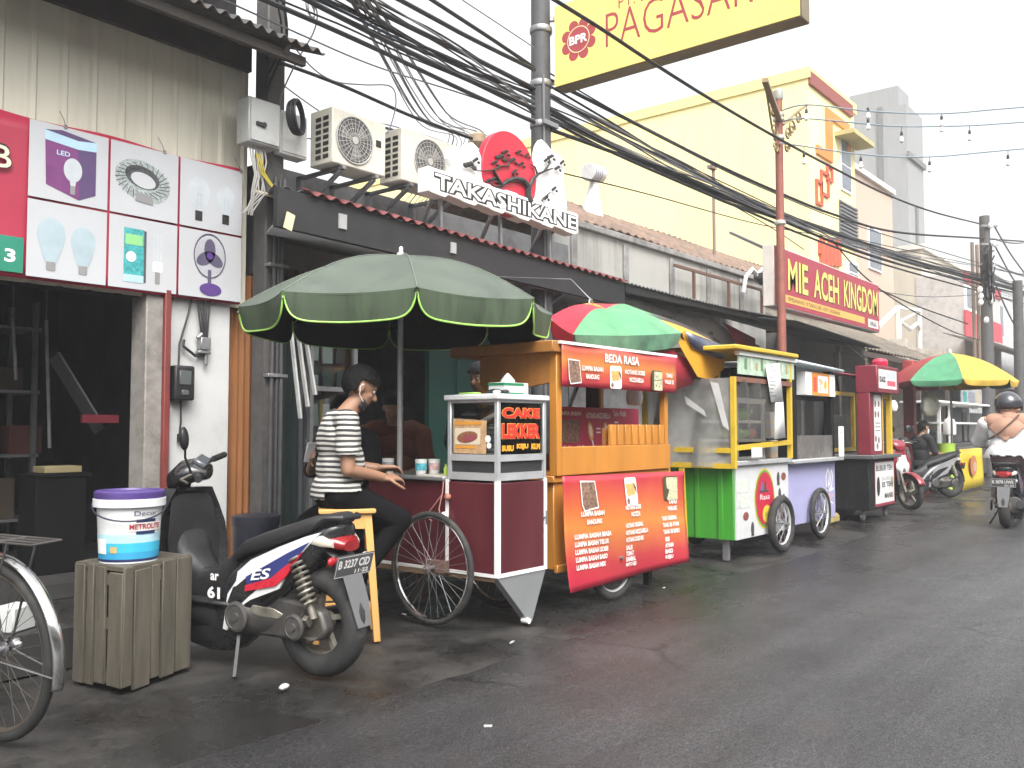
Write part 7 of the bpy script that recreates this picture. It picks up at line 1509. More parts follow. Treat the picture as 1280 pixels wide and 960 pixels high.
b = MB(); b.prism([(0, 0), (1, 0), (1, 1), (0, 1)], o_ + V((0, 0, .565)), e1, e2, .02); b.build('top_board', M_CR, CR)
bc = on_z(160, 700, .575); bc = V((bc.x + .03, bc.y + .05, .567))
BU = thing('paint_bucket', 'white and blue paint bucket with a purple lid standing on the wooden crate', 'bucket', bc)
M_BW = mat('bucket_white', (.66, .67, .67), .4, var=.04, dirt=.2, dirt_col=(.4, .38, .34)); rb_, rt_, hb_ = .132, .148, .31
def cyl_patch(b, a0, a1, z0, z1, mi, off=.0012, n=16):
    def f(u, w):
        a = R(a0 + (a1 - a0) * u); z = z0 + (z1 - z0) * w; r = rb_ + (rt_ - rb_) * z / hb_ + off; return bc + V((r * math.cos(a), r * math.sin(a), z))
    b.grid(f, n, 1, mi)
b = MB(); b.lathe([(rb_ - .004, .002), (rb_, .0), (rb_ + .0, .015), (rb_ + (rt_ - rb_) * .9, hb_ - .045)], bc, n=48); b.build('body', M_BW, BU)
b = MB(); b.lathe([(rt_ + .004, hb_ - .05), (rt_ + .016, hb_ - .048), (rt_ + .016, hb_ - .012), (rt_ + .004, hb_ - .010)], bc, n=48); b.build('collar', M_BW, BU)
b = MB(); b.lathe([(rt_ + .010, hb_ - .010), (rt_ + .012, hb_ + .004), (rt_ + .012, hb_ + .020), (rt_ + .004, hb_ + .026), (rt_ - .012, hb_ + .026), (rt_ - .016, hb_ + .018), (.02, hb_ + .018)], bc, n=48); b.build('lid', mat('purple_lid', (.075, .045, .19), .4, var=.1, dirt=.3), BU)
dirn = math.degrees(math.atan2(-bc.y, -bc.x))
b = MB()
cyl_patch(b, 0, 360, .008, .020, 1, n=48); cyl_patch(b, 0, 360, .020, .052, 4, n=48); cyl_patch(b, 0, 360, .052, .095, 2, n=48); cyl_patch(b, 0, 360, .095, .135, 3, n=48)
cyl_patch(b, dirn - 4, dirn + 70, .150, .190, 0, .003); cyl_patch(b, dirn + 12, dirn + 52, .190, .205, 1, .0035); cyl_patch(b, dirn + 12, dirn + 52, .135, .150, 1, .0035); cyl_patch(b, dirn - 75, dirn - 45, .045, .115, 0, .003); cyl_patch(b, dirn - 36, dirn - 22, .05, .08, 5, .003)
class CylPan(Pan):
    def p(self, x, y, off=None):
        a = R(dirn) + x / .14; r = rb_ + (rt_ - rb_) * y / hb_ + .0035 + (off or .002); return bc + V((r * math.cos(a), r * math.sin(a), y))
P = CylPan((0, 0, 0), X3, Z3, b); P.text('METROLITE', .0, .158, .155, .026, 6, 0, .03).text('Decor', .02, .222, .11, .022, 1, 0)
b.build('label_print', [M_INKW, mat('print_navy', (.02, .03, .10), .4), mat('print_cyan', (.05, .42, .60), .4, var=.15), mat('print_pale_cyan', (.40, .62, .70), .4, var=.2, scale=12), mat('print_blue', (.04, .30, .52), .4), mat('print_gold', (.5, .38, .15), .4), mat('print_dark_red', (.42, .05, .06), .4)], BU, smooth=60)
b = MB(); pts_ = []
for k in range(17):
    a = R(dirn - 88 + 176 * k / 16); sg = math.sin(math.pi * k / 16); r = rt_ + .018 + .004 * sg; pts_.append(bc + V((r * math.cos(a), r * math.sin(a), hb_ - .035 - .075 * sg ** .8)))
b.tube(pts_, .004, 6); b.build('wire_handle', mat('dark_handle', (.03, .03, .05), .4), BU)
# stool
def stool(loc, label, rz):
    s = thing('wooden_stool', label, 'stool', (0, 0, 0)); M_ST = mat('pine_varnish', (.60, .34, .11), .42, var=.13, scale=5, streak=True, dirt=.2, dirt_col=(.3, .14, .04))
    b = MB(); b.bb(-.16, .16, -.16, .16, .715, .742); b.build('seat', M_ST, s, bevel=.006)
    for sx, sy in ((-1, -1), (1, -1), (1, 1), (-1, 1)):
        b = MB(); b.bar((sx * .115, sy * .115, .714), (sx * .17, sy * .17, 0), .042, .042, up=(1, 0, 0)); b.build('leg', M_ST, s, bevel=.004)
    for a, c in (((-.13, -.125), (.13, -.125)), ((-.13, .125), (.13, .125)), ((-.125, -.10), (-.125, .10)), ((.125, -.10), (.125, .10))):
        b = MB(); b.bar((a[0], a[1], .672), (c[0], c[1], .672), .022, .085, up=(0, 0, 1)); b.build('apron', M_ST, s)
    for a, c in (((-.15, -.15), (.15, -.15)), ((-.15, .15), (.15, .15)), ((-.15, -.15), (-.15, .15)), ((.15, -.15), (.15, .15))):
        b = MB(); b.bar((a[0], a[1], .2), (c[0], c[1], .2), .02, .04, up=(0, 0, 1)); b.build('stretcher', M_ST, s)
    s.location = loc; s.rotation_euler = (0, 0, rz); return s
ST = stool((3.50, 4.07, 0), 'tall varnished pine stool under the man in the striped shirt', R(-39))
b = MB(); b.box((1.97, 4.77, .262), (.16, .12, .125), Euler((0, 0, .5)).to_matrix()); b2 = MB(); b2.bb(1.72, 2.2, 4.62, 4.95, 0, .198); tag(b2.build('low_step', mat('dark_step', (.025, .024, .023), .8)), 'dark low step carrying the small white box', 'step'); tag(b.build('white_carton', mat('dull_white_box', (.52, .53, .52), .6), bevel=.008), 'small white box on a dark plinth between the bicycle and the wooden crate', 'box')
b = MB(); b.ell((2.62, 3.47, .012), (.035, .02, .014), Euler((0, 0, .4)).to_matrix(), 8, 6); tag(b.build('litter_paper', mat('litter_grey', (.42, .42, .41), .8)), 'crumpled white litter on the wet ground behind the scooter wheel', 'litter')
for k, (px, py) in enumerate(((640, 803), (505, 768), (610, 908), (830, 735))):
    c = on_z(px, py, .004); b = MB(); b.box((c.x, c.y, .006), (.05 - .008 * k, .012, .006), Euler((0, 0, .3 + k)).to_matrix()); tag(b.build('litter_scrap', mat('litter_grey', (.42, .42, .41), .8)), ['pale litter scrap on the asphalt before the orange cart', 'pale litter scrap on the ground beside the pointed cart leg', 'pale litter scrap alone on the open asphalt, nearest the camera', 'pale litter scrap under the edge of the orange cart'][k], 'litter', 'litter scraps')

# ------------------------------------------------------------------ bicycle at the edge of the picture
BY = thing('bicycle', 'old bicycle with a chrome mudguard parked before the dark shop', 'bicycle', (0, 0, 0))
for X in (0, 1.08): wheel(BY, (X, 0, .345), (0, 1, 0), .345, .022, 32, sp_r=.0012, rim_m=mat('rusty_rim', (.20, .17, .14), .4, .7, dirt=.5), sp_m=mat('rusty_spoke', (.08, .07, .06), .6, .4))
M_FR = mat('dark_bike_frame', (.03, .028, .03), .35, var=.2, coat=.3)
b = MB()
for p, q, r in (((.46, 0, .30), (.34, 0, .80), .015), ((.46, 0, .30), (.92, 0, .66), .017), ((.38, 0, .72), (.90, 0, .80), .014), ((.92, 0, .62), (.88, 0, .86), .018)): b.cyl(p, q, r, n=10)
for s in (-1, 1): b.cyl((0, s * .06, .345), (.46, s * .035, .30), .009, n=8); b.cyl((0, s * .06, .345), (.36, s * .02, .74), .008, n=8); b.cyl((1.08, s * .055, .345), (.92, s * .03, .64), .010, n=8)
b.build('frame', M_FR, BY)
def fender(cx, a0, a1, r=.385, w=.052, name='mudguard'):
    b = MB()
    def f(u, v):
        a = R(a0 + (a1 - a0) * u); e = (v - .5) * 2; rr = r - .012 * e * e; return V((cx + rr * math.cos(a), w / 2 * e, .345 + rr * math.sin(a)))
    b.grid(f, 30, 6); return b.build(name, M_CHROME, BY, solid=.002, smooth=70)
fender(0, 60, 196); fender(1.08, 30, 150)
for s in (-1, 1): b = MB(); b.cyl((0, s * .06, .345), (-.372, s * .02, .29), .003, n=5); b.build('mudguard_stay', M_STEEL, BY)
b = MB()
for s in (-.06, -.02, .02, .06): b.cyl((-.32, s, .78), (.25, s, .78), .005, n=6)
for X in (-.32, -.12, .1, .25): b.cyl((X, -.06, .78), (X, .06, .78), .005, n=6)
for s in (-1, 1): b.cyl((0, s * .065, .345), (-.18, s * .06, .78), .005, n=6); b.cyl((.05, s * .06, .36), (.1, s * .06, .78), .005, n=6)
b.build('carrier', mat('dull_dark_metal', (.10, .095, .09), .5, .5, dirt=.5), BY)
b = MB(); b.loft([superell((X, 0, .86 + .01 * math.sin(X * 9)), Y3, Z3, w, .05, 14) for X, w in ((.20, .15), (.26, .20), (.34, .14), (.42, .06), (.48, .035))]); b.build('saddle', M_BLACK, BY)
b = MB(); b.tube([(.70, .28, .93), (.80, .27, .98), (.88, .10, .95), (.885, 0, .90), (.88, -.10, .95), (.80, -.27, .98), (.70, -.28, .93)], .011, 8); b.build('handlebar', M_CHROME, BY)
for s in (-1, 1): b = MB(); b.cyl((.66, s * .285, .915), (.76, s * .275, .96), .016, n=10); b.build('grip', M_BLACK, BY)
b = MB(); b.cyl((.46, -.07, .30), (.46, .07, .30), .02, n=10); b.cyl((.46, -.05, .30), (.46, -.056, .30), .09, n=24); b.bar((.46, -.075, .30), (.56, -.075, .17), .02); b.bar((.46, .075, .30), (.36, .075, .43), .02); b.build('crank', M_CHROME, BY)
for s, X, z in ((-1, .56, .17), (1, .36, .43)): b = MB(); b.box((X, s * .125, z), (.09, .08, .022)); b.build('pedal', M_BLACK, BY)
b = MB(); b.lathe([(.012, 0), (.035, .01), (.038, .02), (.03, .045), (.01, .05)], (0, -.05, .345), axis=(0, -1, 0), n=16); b.build('hub_cap', M_CHROME, BY)
b = MB(); b.bar((.02, .07, .33), (-.05, .20, .0), .016); b.build('kickstand', M_STEEL, BY)
BY.location = (1.50, 3.76, 0); BY.rotation_euler = (R(-3), 0, R(102))
# ------------------------------------------------------------------ scooters (built along +X with the rear axle over the origin, then parked)
TAIL = {'side_fairing', 'seat', 'grab_rail', 'tail_light', 'turn_signal', 'white_panel', 'blue_stripe', 'red_stripe', 'stripe_lettering', 'vent', 'rear_mudguard', 'number_plate', 'plate_lettering', 'mud_flap', 'reflector'}
STEER = {'front_mudguard', 'fork_leg', 'handlebar_cowl', 'dial', 'grip', 'lever', 'mirror_stem', 'mirror', 'control_cable', 'steering_stem'}
def scooter(label, kind='scooter', panel=None, stripes=None, front=None, plate_text=('B 3237 CID', '11·22'), flap=True, number=None, group='parked scooters', mir=2, steer=0):
    S = thing('scooter', label, 'scooter', (0, 0, 0), group=group)
    MBk = mat('gloss_black_fairing', (.016, .016, .018), .24, var=.15, coat=.4, dirt=.3, dirt_col=(.06, .055, .05), dscale=5)
    MMt = mat('matt_black_plastic', (.015, .015, .016), .5, var=.2, dirt=.2, dirt_col=(.05, .047, .044), dscale=6)
    MEn = mat('dusty_engine', (.11, .105, .10), .5, .5, var=.3, scale=18, dirt=.6, dirt_col=(.06, .05, .04), dscale=9)
    MEl = mat('dusty_alloy', (.28, .26, .22), .45, .6, var=.3, scale=15, dirt=.6, dirt_col=(.10, .08, .06), dscale=9)
    MSeat = mat('black_vinyl_seat', (.02, .02, .021), .55, var=.1, bump=.2, bscale=120)
    WB, r = 1.25, .262
    def cast_wheel(x, tr, nm):
        w = node(nm, S); c = V((x, 0, r))
        b = MB(); b.torus(c, Y3, r - tr, tr, 44, 12, r2=tr * 1.05); b.build('tyre', M_RUBBER, w)
        b = MB(); R1 = r - 2 * tr + .012
        b.torus(c, Y3, R1, .012, 44, 8, r2=.034)
        for k in range(5):
            t = 2 * math.pi * k / 5; d = V((math.cos(t), 0, math.sin(t))); q = V((math.cos(t + .35), 0, math.sin(t + .35)))
            b.bar(c + d * .04, c + q * (R1 - .005), .022, .030, up=Y3)
        b.cyl(c - Y3 * .05, c + Y3 * .05, .045, n=20); b.build('rim', MEl, w)
        return w
    cast_wheel(0, .060, 'rear_wheel'); cast_wheel(WB, .042, 'front_wheel')
    def sec(x, z, w, h, e=3.2, y=0): return superell((x, y, z), Y3, Z3, w, h, 20, e)
    # body behind the footboard
    b = MB(); b.loft([sec(-.29, .735, .08, .04), sec(-.26, .73, .15, .085), sec(-.18, .70, .22, .15), sec(-.02, .655, .265, .20), sec(.15, .60, .28, .26), sec(.33, .535, .285, .33), sec(.46, .46, .285, .40), sec(.56, .40, .27, .40), sec(.68, .34, .25, .26), sec(.80, .32, .23, .14)]); b.build('side_fairing', MBk, S, smooth=45)
    b = MB(); b.loft([sec(-.27, .785, .13, .03), sec(-.22, .79, .19, .065), sec(-.05, .775, .25, .09), sec(.15, .755, .27, .10), sec(.30, .735, .25, .10), sec(.45, .715, .19, .09), sec(.55, .67, .12, .08)]); b.build('seat', MSeat, S, smooth=50)
    b = MB(); b.tube([(-.08, .125, .755), (-.22, .115, .80), (-.32, .06, .80), (-.32, -.06, .80), (-.22, -.115, .80), (-.08, -.125, .755)], .014, 8); b.build('grab_rail', MMt, S)
    b = MB(); b.loft([sec(-.22, .685, .20, .07, 2.5), sec(-.28, .675, .17, .075, 2.5), sec(-.33, .665, .11, .05, 2.5)]); b.build('tail_light', mat('tail_red', (.25, .012, .015), .15, var=.1, coat=.5), S, smooth=50)
    for s in (1, -1):
        b = MB(); b.loft([superell((-.10, s * .118, .70), Y3, Z3, .03, .04, 12), superell((-.19, s * .112, .69), Y3, Z3, .04, .055, 12), superell((-.27, s * .088, .675), Y3, Z3, .025, .03, 12)]); b.build('turn_signal', mat('clear_lens', (.55, .50, .42), .12, coat=.6), S, smooth=50)
    # painted side panels
    if panel:
        for s in (1, -1):
            def on(x, z, k=0): return V((x, s * (.140 + .004 * k - .08 * max(0, -x) ** 1.3 - .02 * max(0, x - .42)), z))
            def face(poly, m, nm, k=0, par=S):
                b = MB(); n_ = len(poly); outer = [on(x, z, k) for x, z in poly]; inn = [p - V((0, s * .012, 0)) for p in outer]
                b.add(outer + inn, [tuple(range(n_)), tuple(range(2 * n_ - 1, n_ - 1, -1))] + [(i, i + n_, (i + 1) % n_ + n_, (i + 1) % n_) for i in range(n_)]); return b.build(nm, m, par, smooth=0)
            pp = face([(-.20, .735), (-.05, .725), (.16, .70), (.34, .655), (.43, .605), (.44, .56), (.50, .50), (.53, .33), (.50, .32), (.43, .42), (.34, .46), (.15, .50), (.12, .545), (-.05, .665)], panel, 'white_panel')
            if stripes:
                face([(-.10, .695), (.10, .665), (.37, .575), (.36, .53), (.18, .545), (.02, .635)], stripes[0], 'blue_stripe', 1, pp)
                face([(-.04, .655), (.04, .635), (.20, .555), (.37, .535), (.37, .505), (.17, .515), (.10, .555)], stripes[1], 'red_stripe', 2, pp)
                b = MB(); q = Pan((.33, s * .1505, .555), -X3 if s > 0 else X3, Z3, b, .001); q.text('Beat'[:0] or 'ES', 0, 0, .12, .05, 0, 0, .02, shear=.4); b.build('stripe_lettering', M_INKW, pp, smooth=0)
                face([(.45, .51), (.38, .49), (.36, .475), (.47, .485)], M_BLACK, 'vent', 1, pp)
    # rear mudguard, plate
    b = MB(); b.loft([[V((-.30 + d * .0, y, .655)) for d, y in ((0, -.08), (0, .08), (0, .08), (0, -.08))]] if False else [superell((-.18, 0, .64), Y3, Z3, .17, .05, 12), superell((-.26, 0, .61), Y3, Z3, .15, .04, 12), superell((-.31, 0, .53), Y3, X3, .14, .03, 12), superell((-.36, 0, .42), Y3, X3, .13, .02, 12)]); b.build('rear_mudguard', MMt, S, smooth=50)
    rt = Euler((0, R(-24), 0)).to_matrix()
    b = MB(); b.box((-.355, 0, .575), (.006, .27, .115), rt); pl_ = b.build('number_plate', mat('plate_black', (.085, .085, .09), .4, dirt=.3, dirt_col=(.2, .2, .2)), S, bevel=.004)
    nrm = rt @ V((-1, 0, 0)); uu = rt @ Z3
    b = MB(); P = Pan(V((-.355, 0, .575)) + nrm * .003 + Y3 * .135 - uu * .0575, -Y3, uu, b, .0015)
    P.text(plate_text[0], .018, .048, .225, .045, 0, 0, .035).text(plate_text[1], .145, .014, .10, .022, 0, 0, .03)
    P.line([(.006, .006), (.264, .006), (.264, .109), (.006, .109), (.006, .006)], .003, 0); b.build('plate_lettering', M_INKW, pl_, smooth=0)
    if flap:
        b = MB(); b.loft([[V((x, y, z)) for x, y, z in ((X - .007 * (q < 2), (-1, 1, 1, -1)[q] * W, Z) for q in range(4))] for X, W, Z in ((-.33, .068, .53), (-.41, .064, .40), (-.455, .046, .29))]); b.build('mud_flap', mat('grey_flap', (.13, .13, .135), .5, dirt=.4), S)
    for s in (1, -1): b = MB(); b.ell((-.30, s * .12, .60), (.022, .028, .022), None, 12, 8); b.cyl((-.27, s * .04, .605), (-.29, s * .11, .60), .009, n=8); b.build('reflector', MATS['clear_lens'] if s < 0 else mat('reflector_red', (.40, .02, .03), .2), S)
    # engine, transmission case, air box, spring, exhaust
    b = MB(); b.prism([(-.10, .24), (-.06, .33), (.05, .36), (.28, .38), (.46, .36), (.56, .30), (.55, .22), (.42, .17), (.10, .175), (-.06, .19)], (0, .085, 0), X3, Z3, -.075); b.build('transmission_case', MEn, S, bevel=.018, seg=2, smooth=50)
    b = MB()
    for cx_, cz_, cr_2 in ((.03, .262, .062), (.41, .272, .075)): b.lathe([(cr_2, 0), (cr_2, .008), (cr_2 * .8, .014), (cr_2 * .78, .010), (cr_2 * .3, .010), (cr_2 * .28, .018), (.004, .018)], (cx_, .160, cz_), (0, 1, 0), 22)
    b.build('case_cover', MEn, S)
    b = MB(); b.prism([(.10, .315), (.16, .335), (.30, .34), (.33, .31), (.26, .29), (.13, .29)], (0, .164, 0), X3, Z3, -.008); b.build('case_rib', MEl, S, bevel=.003)
    b = MB(); b.prism([(-.02, .40), (.02, .50), (.16, .54), (.30, .50), (.34, .40), (.20, .375)], (0, .06, 0), X3, Z3, -.07); b.build('air_box', MMt, S, bevel=.015, smooth=50)
    b = MB(); b.cyl((.10, -.08, .27), (.45, .08, .27), .10, n=16); b.box((.36, 0, .33), (.28, .16, .16)); b.build('engine_block', MEn, S, bevel=.01)
    b = MB(); p0_, p1_ = V((-.05, .115, .30)), V((.07, .125, .62)); ax = (p1_ - p0_); xx, yy_, zz = frame_of(ax)
    b.tube([p0_ + ax * (.22 + .68 * t / 96) + (xx * math.cos(t * .55) + yy_ * math.sin(t * .55)) * .034 for t in range(97)], .0075, 6); b.cyl(p0_, p0_ + ax * .35, .018, n=12); b.cyl(p0_ + ax * .3, p1_, .010, n=10); b.build('shock_spring', MEl, S)
    b = MB(); b.cyl((0, .04, r), (0, .085, r), .075, n=22); b.bar((0, .09, r), (.0, .12, .30), .03); b.build('brake_drum', MEl, S)
    b = MB(); b.tube([(.40, -.06, .22), (.34, -.12, .18), (.18, -.145, .20)], .018, 8); b.cyl((.30, -.14, .21), (-.08, -.16, .29), .045, .050, 16); b.box((.12, -.20, .25), (.24, .01, .06), Euler((0, R(12), 0)).to_matrix()); b.build('exhaust', MMt, S, bevel=.004)
    # footboard and lower cowl
    b = MB(); b.loft([sec(.46, .30, .24, .20), sec(.60, .24, .27, .15), sec(.82, .24, .28, .13), sec(.95, .30, .22, .18), sec(1.02, .40, .16, .16)]); b.build('lower_cowl', MMt, S, smooth=45)
    b = MB(); b.bb(.48, .90, -.15, .15, .305, .33); b.build('footboard', MMt, S, bevel=.01)
    b = MB(); b.loft([sec(.52, .42, .20, .34), sec(.64, .38, .17, .24), sec(.78, .37, .17, .20), sec(.88, .42, .22, .30), sec(.92, .50, .26, .40)]); b.build('centre_cover', MMt, S, smooth=50)
    # leg shield
    fr = front or MBk
    b = MB(); hs = [(.90, .20, .26), (.93, .30, .34), (.96, .42, .42), (.98, .56, .46), (1.0, .68, .45), (1.0, .78, .36), (.99, .88, .24)]
    secs = []
    for x, z, w in hs:
        s_ = [V((x - .05 * (abs(t) ** 2) + .06, w / 2 * t, z)) for t in (-1, -.75, -.4, 0, .4, .75, 1)] + [V((x - .05 * (abs(t) ** 2) - .03, w / 2 * t, z)) for t in (1, .75, .4, 0, -.4, -.75, -1)]; secs.append(s_)
    b.loft(secs); b.build('leg_shield', fr, S, smooth=50)
    b = MB(); b.loft([sec(.90, .32, .26, .10), sec(.90, .45, .32, .16), sec(.91, .62, .34, .16), sec(.93, .78, .28, .14)]); b.build('inner_panel', MMt, S, smooth=45)
    b = MB(); b.loft([superell((1.10, 0, .63), Y3, Z3, .24, .18, 16, 2.4), superell((1.13, 0, .60), Y3, Z3, .17, .13, 16, 2.4)]); b.build('headlight', mat('headlight_lens', (.55, .56, .58), .08, coat=.8), S, smooth=50)
    def fend(cx, a0, a1, rr, w, m, nm):
        b = MB(); b.grid(lambda u, v: V((cx + (rr - .02 * (2 * v - 1) ** 2) * math.cos(R(a0 + (a1 - a0) * u)), w / 2 * (2 * v - 1), r + (rr - .02 * (2 * v - 1) ** 2) * math.sin(R(a0 + (a1 - a0) * u)))), 20, 6); b.build(nm, m, S, solid=.005, smooth=70)
    fend(WB, 25, 168, .295, .12, fr, 'front_mudguard')
    for s in (1, -1): b = MB(); b.cyl((WB, s * .075, r), (1.10, s * .06, .60), .02, n=10); b.build('fork_leg', MEl, S)
    b = MB(); b.cyl((1.12, 0, .55), (.98, 0, .93), .03, n=12); b.build('steering_stem', MMt, S)
    # handlebar group
    b = MB(); b.loft([superell((.86, 0, .955), Y3, Z3, .18, .07, 18, 2.6), superell((.93, 0, .97), Y3, Z3, .26, .12, 18, 2.6), superell((1.01, 0, .955), Y3, Z3, .26, .13, 18, 2.6), superell((1.07, 0, .92), Y3, Z3, .16, .09, 18, 2.6)]); b.build('handlebar_cowl', fr, S, smooth=50)
    b = MB(); b.box((.895, 0, 1.015), (.07, .16, .03), Euler((0, R(-35), 0)).to_matrix()); b.build('dial', mat('dial_glass', (.10, .11, .12), .1, coat=.6), S, bevel=.008)
    for s in (1, -1):
        b = MB(); b.cyl((.94, s * .08, .965), (.88, s * .24, .985), .013, n=10); b.cyl((.88, s * .22, .985), (.845, s * .345, .985), .018, n=12); b.build('grip', M_BLACK, S)
        b = MB(); b.tube([(.91, s * .20, .985), (.95, s * .27, .975), (.90, s * .345, .97)], .006, 6); b.build('lever', MEl, S)
        if mir and not (mir == 1 and s < 0):
            b = MB(); b.tube([(.91, s * .20, .99), (.93, s * .225, 1.08), (.92, s * .25, 1.14)], .006, 6); ms = b.build('mirror_stem', MMt, S)
            b = MB(); b.ell((.92, s * .26, 1.185), (.022, .05, .062), None, 16, 10); b.build('mirror', M_BLACK, ms)
    b = MB(); b.tube([(1.0, .05, .93), (1.02, .14, .86), (1.03, .10, .70)], .006, 6); b.tube([(1.0, -.05, .93), (1.03, -.16, .84), (1.03, -.08, .70)], .006, 6); b.build('control_cable', M_WIRE, S)
    b = MB(); b.bar((.42, .13, .20), (.34, .235, .004), .016); b.build('side_stand', MMt, S)
    for o in [c for c in ALL() if c.parent == S or (c.parent and c.parent.parent == S)]:      # the tail is short and kicks up, the seat falls to the front
        nm = o.name.split('.')[0]
        if o.type == 'MESH' and nm in TAIL:
            for v in o.data.vertices:
                x = v.co.x; v.co.z += (.16 * (-.15 - x) if x > -.15 else 0) - .025
                if x < .06: v.co.x = .06 + (x - .06) * .62
        if o.type == 'MESH' and steer and (nm in STEER or (o.parent and o.parent.name.startswith('front_wheel')) or (o.parent and o.parent.name.startswith('mirror_stem'))):
            ax = V((-.26, 0, 1)).normalized(); m3 = Matrix.Rotation(R(steer), 3, ax); pv_ = V((1.06, 0, .70))
            for v in o.data.vertices: v.co = pv_ + m3 @ (v.co - pv_)
    if number:
        b = MB(); P = Pan((.62, .148, .345), -X3, Z3, b, .012); P.text(number, 0, .0, .09, .06, 0, 0, .04); P.text('ar', .02, .09, .06, .035, 0, 0, .03); b.build('number_sticker', M_INKW, S, smooth=0)
    return S
def park(S, x, y, deg, lean=0.0): S.location = (x, y, 0); S.rotation_euler = (R(lean), 0, R(deg)); return S
M_PW = mat('panel_white', (.70, .69, .68), .45)
S1 = scooter('black scooter with white, red and blue side panels parked beside the wooden crate', panel=mat('gloss_white_panel', (.70, .70, .70), .25, coat=.4, var=.03, dirt=.15), stripes=(mat('stripe_blue', (.03, .04, .16), .3, coat=.4), mat('stripe_red', (.52, .02, .04), .3, coat=.4)), number='61', mir=1, steer=38)
park(S1, 2.87, 3.51, 99, 0)
S2 = scooter('scooter with a red and white front standing behind the black cart', panel=None, front=mat('front_red', (.22, .02, .03), .3, coat=.4), plate_text=('B 6218 CFK', '04·23'))
b = MB(); b.loft([[V((1.085, -.05, .36)), V((1.085, .05, .36)), V((1.06, .05, .36)), V((1.06, -.05, .36))], [V((1.11, -.10, .62)), V((1.11, .10, .62)), V((1.07, .10, .62)), V((1.07, -.10, .62))], [V((1.10, -.05, .80)), V((1.10, .05, .80)), V((1.06, .05, .80)), V((1.06, -.05, .80))]]); b.build('white_nose', M_PW, S2)
park(S2, 14.69, 4.85, 235, 0)
S3 = scooter('dark grey scooter parked with its pale tail towards the yellow banner', panel=mat('dull_silver', (.30, .30, .31), .4, .3), plate_text=('B 4471 CJE', '08·22'))
park(S3, 17.0, 4.0, 142, 0)
S4 = scooter('blue black scooter ridden along the road by the woman in white', panel=mat('deep_blue', (.02, .03, .10), .25, coat=.4), plate_text=('B 3878 UWE', '06·24'), group='moving scooters')
S4.location = (12.24, 2.26, 0); S4.rotation_euler = (0, 0, R(3))
b = MB(); S4b = b

for ch in [c for c in ALL() if c.parent == S4 and c.name.startswith('rear_mudguard')]: ch['label'] = 'rear mudguard below the pale plate'

